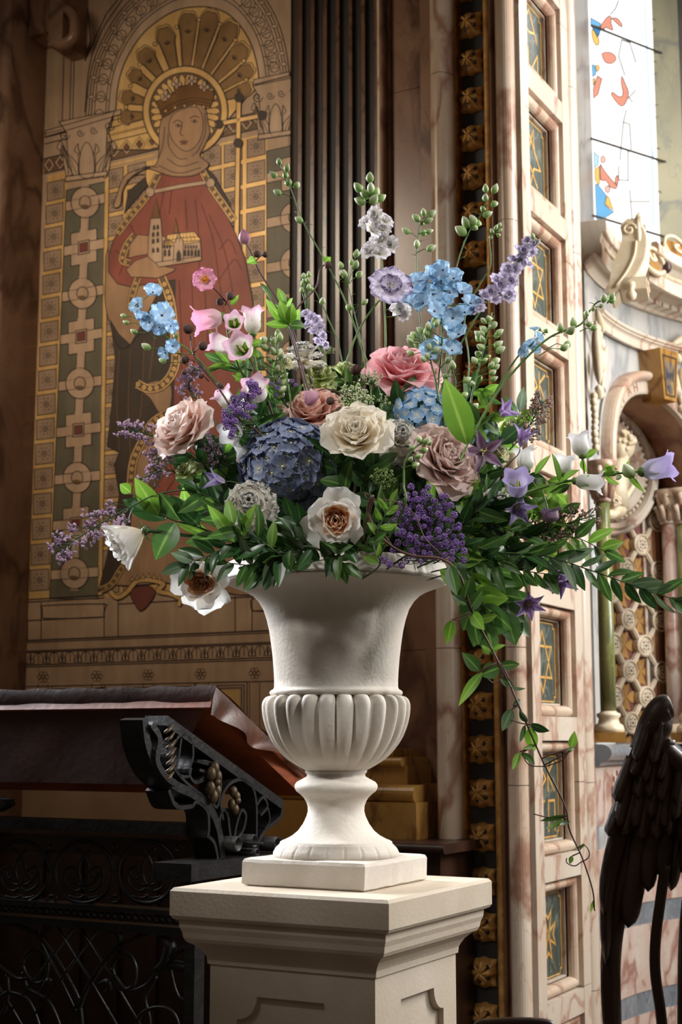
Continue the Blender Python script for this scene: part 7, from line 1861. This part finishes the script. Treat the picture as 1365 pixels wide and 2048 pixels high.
for k in range(120):
    a = k*2.39996; d = math.sqrt((k+.5)/120); x = 856+72*d*math.cos(a)+rr.uniform(-5, 5); y = 1050+78*d*math.sin(a)+rr.uniform(-5, 5)
    if d > .9 and rr.random() < .4: continue
    x += (1050-y)*-.15; L_.append((x, y, rr.uniform(5, 8)))
for p in ((806, 1064), (796, 1086), (788, 1100), (768, 1120), (780, 1128), (804, 1130), (816, 1120), (928, 1102), (820, 1078), (928, 1120)): L_.append((*p, 8))
puffs('dense cluster of purple blossoms over the right of the urn rim', L_, 2.73, [(800, 1120), (840, 1090), (856, 1050)])
puffs('few tiny purple blossoms near the small cream bloom', [(545, 768, 5), (556, 776, 6), (560, 764, 4), (584, 762, 5), (592, 770, 4), (552, 790, 5)], 2.88, [(590, 860), (565, 800)])
# ---- statice sprays
airy('statice_branch', 'long mauve statice branch pointing down left past the white rose', 'statice', [(420, 1000), (330, 985), (250, 1020), (180, 1060), (112, 1106)], 2.83, 38, 46, 3.0, PT['limo'], SGd, start=.42, sub=6, seed=1)
airy('statice_branch', 'mauve statice tip left of the blush rose', 'statice', [(440, 960), (360, 900), (300, 870), (250, 858)], 2.86, 22, 34, 2.7, PT['limo'], SGd, start=.55, sub=5, seed=2)
airy('statice_branch', 'mauve statice hanging below the blush rose', 'statice', [(460, 960), (390, 920), (330, 900), (305, 960)], 2.88, 26, 36, 2.7, PT['limo'], SGd, start=.4, sub=5, seed=3)
airy('statice_branch', 'mauve statice above the blush rose', 'statice', [(460, 900), (420, 830), (380, 780), (385, 740)], 2.92, 24, 34, 2.7, PT['limo'], SGd, start=.4, sub=5, seed=4)
airy('statice_branch', 'small mauve statice sprig between blush rose and lime carnation', 'statice', [(480, 960), (440, 920), (410, 880)], 2.88, 20, 34, 2.6, PT['limo'], SGd, start=.2, sub=5, seed=5)
airy('statice_branch', 'pale statice sprig beside the left lime carnation', 'statice', [(470, 980), (400, 960), (330, 940), (280, 960)], 2.87, 14, 26, 2.6, PT['limo'], SGd, start=.5, sub=4, seed=15)
airy('statice_branch', 'brown statice spray against the monogram panels', 'statice', [(960, 960), (1020, 900), (1060, 850), (1085, 800)], 2.94, 34, 44, 2.2, PT['brn'], SGd, start=.35, sub=6, seed=6)
airy('statice_branch', 'brown pink statice spray at right above the long leafy branch', 'statice', [(960, 1080), (1040, 1075), (1110, 1055), (1190, 1030)], 2.84, 36, 48, 2.2, PT['brn'], SGd, start=.35, sub=6, seed=7)
airy('statice_branch', 'brown statice spray around the mauve bell at right', 'statice', [(950, 1050), (1010, 1060), (1060, 1050), (1110, 1075)], 2.86, 24, 40, 2.0, PT['brn'], SGd, start=.3, sub=5, seed=8)
# ---- umbels
def umbel(label, px, py, Rpx, face, Y, n=14, seed=1, mat='lace'):
    rr = random.Random(seed); root = thing('lace_umbel', label, 'umbel', px, py, Y); c = W(px, py, Y); r = Rpx*Y/F; z = dirv(face); M0 = orient(c, face, r); b = c-z*r*.7; q = MB(); bq = MB()
    for i in range(n):
        a = i*2.39996; s = math.sqrt((i+.5)/n); e = M0 @ Vector((s*math.cos(a), s*math.sin(a), .12*(1-s*s))); q.tube([b, e], [.0009, .0007], 4)
        for j in range(16):
            d = Vector((rr.gauss(0, 1), rr.gauss(0, 1), rr.gauss(0, 1))).normalized(); bq.sphere(e+d*r*.17, r*.045*rr.uniform(.7, 1.2), 5, 3); 
            if j % 3 == 0: q.tube([e-z*r*.08, e+d*r*.15], .0004, 3)
    q.tube([base(root), base(root).lerp(b, .6), b], .0018, 6); q.build('stalks', SG, root, True); bq.build('tiny_flowers', PT[mat], root, True, kind='stuff')
umbel('greenish white lace umbel left of the pink rose stem', 706, 792, 34, (-.2, .5, .8), 2.80, 16, 1)
umbel('greenish white lace umbel just below the pink rose', 744, 756, 24, (0, .6, .7), 2.84, 12, 2)
umbel('small lace umbel at the top right of the ivory rose', 768, 800, 16, (.3, .4, .8), 2.80, 8, 3)
umbel('small lace umbel between ivory rose and lace umbels', 728, 800, 26, (.2, .5, .8), 2.82, 12, 4)
umbel('round green umbel seed head below the ivory carnation', 768, 956, 25, (.2, .4, .9), 2.72, 16, 5, 'limehead')if False else None
PT['limehead'] = M('green_seed_head', hx('a3b46a'), .8, 0, hx('6f8446'), 90)
umbel('round green umbel seed head below the ivory carnation', 768, 956, 25, (.2, .4, .9), 2.72, 18, 5, 'limehead')
umbel('small white umbel behind the left lilac larkspur', 655, 700, 18, (.2, .6, .6), 3.0, 10, 6)
# ---- clematis
def clem(label, px, py, Rpx, face, Y, mat, n=5, lean=(35, 70), path=None, Wd=.26, curl=.2, seed=0):
    root = thing('clematis', label, 'clematis', px, py, Y); c = W(px, py, Y); r = Rpx*Y/F; z = dirv(face); M0 = orient(c-z*r*.2, face, r, seed)
    for k in range(n): part(root, 'petal', petal(('cl', mat, lean, k % 3), 1.05, Wd, .5, .6, R(lean[0]), R(lean[1]), curl, .05, 2, point=1.1, seed=k % 3, nu=8, nv=5, mat=PT[mat], base=.3, shape=.5), M0 @ Matrix.Rotation(2*PI*k/n, 4, 'Z'))
    q = MB(); rr = random.Random(seed)
    for k in range(22): a = rr.uniform(0, 6.28); s = rr.uniform(.02, .14); q.tube([(0, 0, 0), (s*math.cos(a), s*math.sin(a), .18), (s*1.3*math.cos(a), s*1.3*math.sin(a), .32)], [.012, .012, .018], 4)
    part(root, 'stamens', me('stamens', q.v, q.f, YL, True), M0)
    stem(root, [base(root)]+([W(x, y, Y) for x, y in path] if path else [base(root).lerp(c, .5)])+[c-z*r*.2], .0016, SGd); return root
clem('purple clematis above the pale lemon bloom at right', 1004, 828, 46, (.55, .35, .5), 2.88, 'clem', 4, (20, 50), [(960, 900)], seed=1)
clem('purple striped clematis before the brown statice spray', 1044, 884, 48, (.25, .85, .3), 2.84, 'clem', 4, (15, 45), [(1000, 950), (1036, 910)], seed=2)
clem('dark star-shaped clematis right of the mauve rose', 968, 904, 50, (.1, -.1, 1), 2.80, 'clemd', 5, (55, 88), [(950, 960)], seed=.6, Wd=.22)
clem('pale violet clematis with drooping petals below the lavender bell', 1034, 1012, 48, (.25, -.65, .7), 2.80, 'cleml', 5, (25, 62), [(980, 1000)], seed=3)
clem('violet clematis half closed at left below the blush rose', 442, 962, 46, (-.8, .1, .4), 2.80, 'cleml', 4, (15, 42), [(520, 990), (470, 965)], seed=4)
clem('violet clematis hanging under the long leafy branch', 1120, 1150, 56, (.35, -.75, .4), 2.80, 'clem', 5, (18, 48), [(1040, 1110), (1105, 1140)], seed=5)
clem('lilac six-petalled clematis nodding at the lower right', 1058, 1206, 40, (.1, -.55, .8), 2.78, 'clem', 6, (35, 75), [(1000, 1120), (1050, 1170)], seed=6, Wd=.25)
clem('small violet clematis hidden in the right foliage', 1028, 1122, 24, (0, -.3, .9), 2.9, 'cleml', 5, (30, 60), seed=7)
# ---- large leaves and leaf sprigs
root, SP = sprig('broad_leaf_sprig', 'upright broad bright green leaf right of the pink rose', 'leaves', [(900, 960), (930, 900), (938, 885)], 2.78, [(936, 890, 890, 758, 30, 'bright', .15)], r=.003)
sprig('broad_leaf_sprig', 'green leaves between the clematis and the blue hydrangea', 'leaves', [(900, 950), (940, 890), (970, 850), (985, 830)], 2.87, [(948, 862, 1000, 822, 16, 'mid'), (955, 850, 930, 800, 16, 'mid'), (970, 845, 998, 868, 16, 'mid'), (980, 830, 1010, 840, 10, 'bright'), (940, 850, 975, 880, 14, 'bright')], r=.002)
sprig('broad_leaf_sprig', 'dark green leaf behind the ivory carnation', 'leaves', [(800, 960), (796, 870), (790, 820)], 2.95, [(792, 850, 776, 790, 24, 'dark'), (795, 850, 812, 800, 22, 'mid')], r=.002)
sprig('rose_leaf_branch', 'branch of large glossy rose leaves at the lower left', 'leaves', [(520, 1090), (440, 1070), (385, 1050), (335, 1035), (262, 985)], 2.84, [(330, 1040, 245, 1000, 26, 'dark', .5), (318, 1030, 270, 956, 22, 'bright', -.4), (350, 1045, 312, 1120, 28, 'mid', .3), (360, 1040, 318, 985, 20, 'mid', -.5), (400, 1050, 340, 990, 22, 'dark', .6), (385, 1045, 366, 975, 18, 'bright', .3), (262, 985, 240, 968, 12, 'bright'), (420, 1075, 352, 1048, 16, 'bright', .7), (440, 1075, 372, 1085, 20, 'mid', -.5)], r=.0026, smat=SGd)
def auto(label, path, Y, n, L, w, mats, name='ruscus_branch', start=.05, ang=45, group=None, side=0, Ye=None, r=.0018, extra=(), rollr=1.0):
    return sprig(name, label, 'leaves', path, Y, autoleaves(path, n, L, w, ang, 16, start, side, mats=mats)+list(extra), r=r, smat=SGd, Ye=Ye, group=group, rollr=rollr)
auto('long leafy branch reaching right to the frame edge', [(900, 1095), (1000, 1105), (1090, 1112), (1180, 1140), (1270, 1172), (1368, 1205)], 2.80, 34, 58, 11, ('mid', 'dark', 'mid', 'grey'), ang=34, Ye=2.72)
auto('leafy branch just above the long right branch', [(880, 1080), (980, 1070), (1080, 1080), (1150, 1075), (1215, 1105)], 2.84, 22, 52, 12, ('mid', 'dark', 'bright'), ang=42)
auto('dark leafy branch under the long right branch', [(880, 1100), (960, 1120), (1040, 1140), (1110, 1150)], 2.79, 20, 52, 13, ('dark', 'mid', 'mid'), ang=50)
auto('leafy sprig dropping below the long right branch', [(900, 1110), (950, 1140), (990, 1180), (1010, 1230)], 2.82, 12, 60, 20, ('mid', 'bright', 'mid'), ang=48)
auto('bright leaf sprig at right over the lavender clematis', [(960, 1060), (1030, 1050), (1080, 1040), (1130, 1020)], 2.86, 12, 44, 13, ('bright', 'mid'), ang=50)
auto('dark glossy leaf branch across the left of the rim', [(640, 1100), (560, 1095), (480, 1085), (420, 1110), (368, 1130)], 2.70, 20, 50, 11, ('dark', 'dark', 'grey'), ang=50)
auto('bright narrow leaf sprig under the white carnation', [(560, 1110), (520, 1080), (480, 1060), (440, 1030)], 2.69, 10, 62, 13, ('mid', 'bright', 'dark'), ang=50, extra=[(470, 1085, 415, 1010, 15, 'bright', .2), (478, 1080, 512, 1008, 12, 'bright', -.3)])
auto('dark leaf sprig hanging over the left of the rim', [(600, 1090), (560, 1110), (510, 1130), (450, 1125)], 2.70, 14, 54, 12, ('dark', 'mid', 'grey'), ang=60)
auto('leaf sprig hanging down the urn neck at left', [(600, 1080), (560, 1115), (530, 1145)], 2.71, 9, 54, 12, ('mid', 'dark'), ang=30)
auto('dark leaf sprig under the white garden rose', [(700, 1080), (690, 1100), (665, 1115), (620, 1125)], 2.71, 9, 46, 12, ('dark', 'mid'), ang=60)
auto('dark leaf sprig at the rim below the garden rose', [(640, 1085), (668, 1110), (690, 1128)], 2.72, 7, 44, 11, ('dark', 'mid'), ang=40)
for label, path, Y, n, L, w, mats in (
    ('mid green leaf sprig left of the large hydrangea', [(600, 1000), (540, 930), (510, 870), (520, 830)], 2.86, 10, 58, 16, ('mid', 'dark')),
    ('dark leaves between the ivory rose and the slate hydrangea', [(700, 1010), (680, 960), (665, 920), (672, 890)], 2.80, 9, 56, 17, ('dark', 'mid')),
    ('dark leaves below the ivory rose', [(760, 1040), (740, 990), (735, 950), (760, 930)], 2.80, 10, 52, 15, ('dark', 'dark', 'mid')),
    ('leaf sprig below the mauve rose', [(820, 1060), (860, 1010), (900, 990), (930, 1000)], 2.82, 11, 54, 15, ('dark', 'mid', 'bright')),
    ('leaf sprig right of the purple blossoms', [(860, 1090), (920, 1050), (960, 1020), (985, 1010)], 2.80, 12, 56, 14, ('dark', 'mid')),
    ('bright leaves right of the small white bloom', [(960, 1050), (1020, 1010), (1050, 990), (1080, 1000)], 2.84, 9, 48, 15, ('bright', 'mid')),
    ('dark leaves at the far right of the small white bloom', [(940, 1070), (980, 1050), (1020, 1060), (1060, 1080)], 2.82, 10, 50, 12, ('dark', 'mid')),
    ('leaf sprig left of the white carnation', [(540, 1060), (470, 1030), (430, 1000), (400, 985)], 2.82, 10, 58, 15, ('mid', 'bright', 'dark')),
    ('leaf sprig below the statice at left', [(520, 1050), (450, 1010), (420, 960), (450, 900)], 2.88, 9, 56, 14, ('mid', 'bright')),
    ('fresh leaf sprig under the upper left bells', [(580, 900), (520, 800), (480, 740), (440, 720)], 2.90, 14, 46, 9, ('bright', 'mid')),
    ('fresh leaf sprig among the upper left buds', [(580, 860), (560, 780), (520, 730), (490, 730)], 2.92, 12, 42, 10, ('bright', 'mid', 'grey')),
    ('leaf sprig behind the lime carnations', [(680, 860), (690, 790), (700, 770), (690, 760)], 2.98, 8, 46, 12, ('mid', 'dark')),
    ('feathery leaves behind the pink rose', [(800, 860), (830, 780), (850, 720), (845, 690)], 2.98, 10, 44, 8, ('mid', 'grey')),
    ('leaf sprig right of the pink rose', [(880, 880), (920, 820), (950, 780), (975, 790)], 2.92, 10, 44, 10, ('mid', 'bright')),
    ('leaf sprig behind the striped clematis', [(930, 940), (990, 900), (1030, 860), (1040, 820)], 2.94, 10, 46, 12, ('mid', 'bright', 'grey')),
    ('leaf sprig beside the white bells at right', [(960, 1000), (1040, 960), (1080, 950), (1110, 980)], 2.86, 8, 44, 12, ('bright', 'mid')),
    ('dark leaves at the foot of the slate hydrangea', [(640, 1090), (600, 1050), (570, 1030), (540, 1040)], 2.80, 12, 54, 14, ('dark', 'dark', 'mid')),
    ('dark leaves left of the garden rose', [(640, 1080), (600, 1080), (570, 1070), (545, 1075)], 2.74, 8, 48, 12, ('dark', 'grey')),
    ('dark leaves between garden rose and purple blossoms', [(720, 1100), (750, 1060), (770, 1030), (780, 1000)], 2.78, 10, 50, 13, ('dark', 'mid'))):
    auto(label, path, Y, n, L, w, mats, 'leaf_sprig')
# dense inner foliage
rr = random.Random(21)
for k in range(64):
    a = k*2.39996; d = math.sqrt((k+.5)/64); x = 700+285*d*math.cos(a); y = 985+150*d*math.sin(a)
    if y > 1085: y = 1085-(y-1085)*.4
    x2 = x+(x-700)*.2+rr.uniform(-30, 30); y2 = y-rr.uniform(20, 70)
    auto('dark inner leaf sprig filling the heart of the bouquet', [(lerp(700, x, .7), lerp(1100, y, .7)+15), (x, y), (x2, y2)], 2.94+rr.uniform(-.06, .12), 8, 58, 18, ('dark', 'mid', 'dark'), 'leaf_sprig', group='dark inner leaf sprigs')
# ---- trailing clematis vine
root, SP = sprig('clematis_vine', 'long brown clematis vine trailing down over the pier', 'vine', [(745, 1000), (736, 1020), (752, 1060), (786, 1094), (830, 1112), (884, 1118), (920, 1150), (945, 1222), (985, 1300), (1020, 1370), (1055, 1450), (1090, 1530), (1130, 1610), (1140, 1660), (1165, 1715), (1186, 1780), (1190, 1822)], 2.66, [
    (900, 1130, 915, 1190, 16, 'mid', .4), (925, 1170, 880, 1140, 18, 'bright', .3), (935, 1210, 905, 1190, 12, 'mid'), (940, 1220, 965, 1180, 15, 'mid'), (945, 1225, 970, 1260, 14, 'bright', .3), (930, 1200, 945, 1150, 18, 'mid'), (950, 1235, 958, 1290, 15, 'mid', .4), (955, 1240, 995, 1230, 10, 'bright'),
    (905, 1240, 895, 1288, 13, 'bright', .2), (960, 1342, 925, 1305, 14, 'mid', .2), (965, 1345, 918, 1412, 11, 'bright', .3), (1000, 1335, 960, 1350, 17, 'mid', .1), (1000, 1332, 1040, 1328, 10, 'mid'), (1000, 1356, 1030, 1378, 9, 'mid'), (1025, 1375, 1052, 1377, 4, 'grey'), (980, 1310, 965, 1290, 8, 'bright'), (985, 1300, 1012, 1290, 6, 'bright'),
    (1025, 1418, 1005, 1462, 12, 'grey', .3), (1026, 1412, 1042, 1400, 9, 'grey'), (1055, 1445, 1040, 1420, 9, 'dark'), (1062, 1448, 1100, 1462, 9, 'dark', .4), (1060, 1455, 1070, 1502, 14, 'bright', .3), (1052, 1450, 1040, 1485, 8, 'mid'), (1040, 1504, 1026, 1540, 8, 'bright'), (1044, 1506, 1070, 1530, 9, 'mid'), (1068, 1490, 1046, 1498, 5, 'bright'),
    (1143, 1495, 1150, 1462, 9, 'bright', .2), (1150, 1498, 1134, 1500, 4, 'bright'), (1135, 1632, 1080, 1642, 5, 'mid'), (1130, 1640, 1092, 1658, 6, 'bright'), (1140, 1642, 1120, 1650, 5, 'grey'), (1168, 1688, 1160, 1700, 5, 'bright'), (1145, 1712, 1140, 1728, 5, 'bright'), (1188, 1800, 1182, 1826, 3, 'bright')], r=.0026, smat=SW, to_root=True)
q = MB()
for pts in ([(985, 1330), (1000, 1325), (1020, 1360)], [(1092, 1533), (1060, 1530), (1044, 1508)], [(1092, 1533), (1125, 1520), (1143, 1495)], [(1137, 1632), (1100, 1635), (1068, 1628)], [(1060, 1448), (1045, 1447), (1022, 1440)], [(1162, 1725), (1178, 1715), (1178, 1700), (1168, 1688)], [(1162, 1725), (1150, 1732), (1135, 1726), (1134, 1716)], [(945, 1228), (915, 1240), (905, 1238)], [(1010, 1350), (990, 1366), (975, 1356)], [(785, 1092), (770, 1060), (800, 1010), (770, 1000), (745, 1000)], [(800, 1005), (830, 1030), (850, 1075), (884, 1110)], [(735, 1000), (728, 985), (738, 990)], [(760, 1060), (740, 1110), (720, 1130), (740, 1128)]):
    P = [W(x, y, min(SP, key=lambda s_: (W(x, y, s_.y)-s_).length).y) for x, y in pts]; q.tube(cr(P, 5), .0011, 5)
q.build('tendril', SW, root, True)
auto('small leafy vine curl in front of the rim below the ivory rose', [(760, 1130), (748, 1090), (766, 1040), (780, 1010)], 2.66, 10, 34, 10, ('mid', 'bright'), 'vine_sprig')
auto('broad vine leaves hanging right of the urn rim', [(900, 1110), (930, 1150), (960, 1200), (975, 1250)], 2.78, 12, 66, 24, ('mid', 'bright', 'mid'), 'vine_sprig', ang=40)
auto('broad vine leaves behind the nodding lilac clematis', [(920, 1100), (980, 1150), (1010, 1190), (1020, 1230)], 2.86, 10, 70, 26, ('mid', 'mid', 'bright'), 'vine_sprig', ang=40)
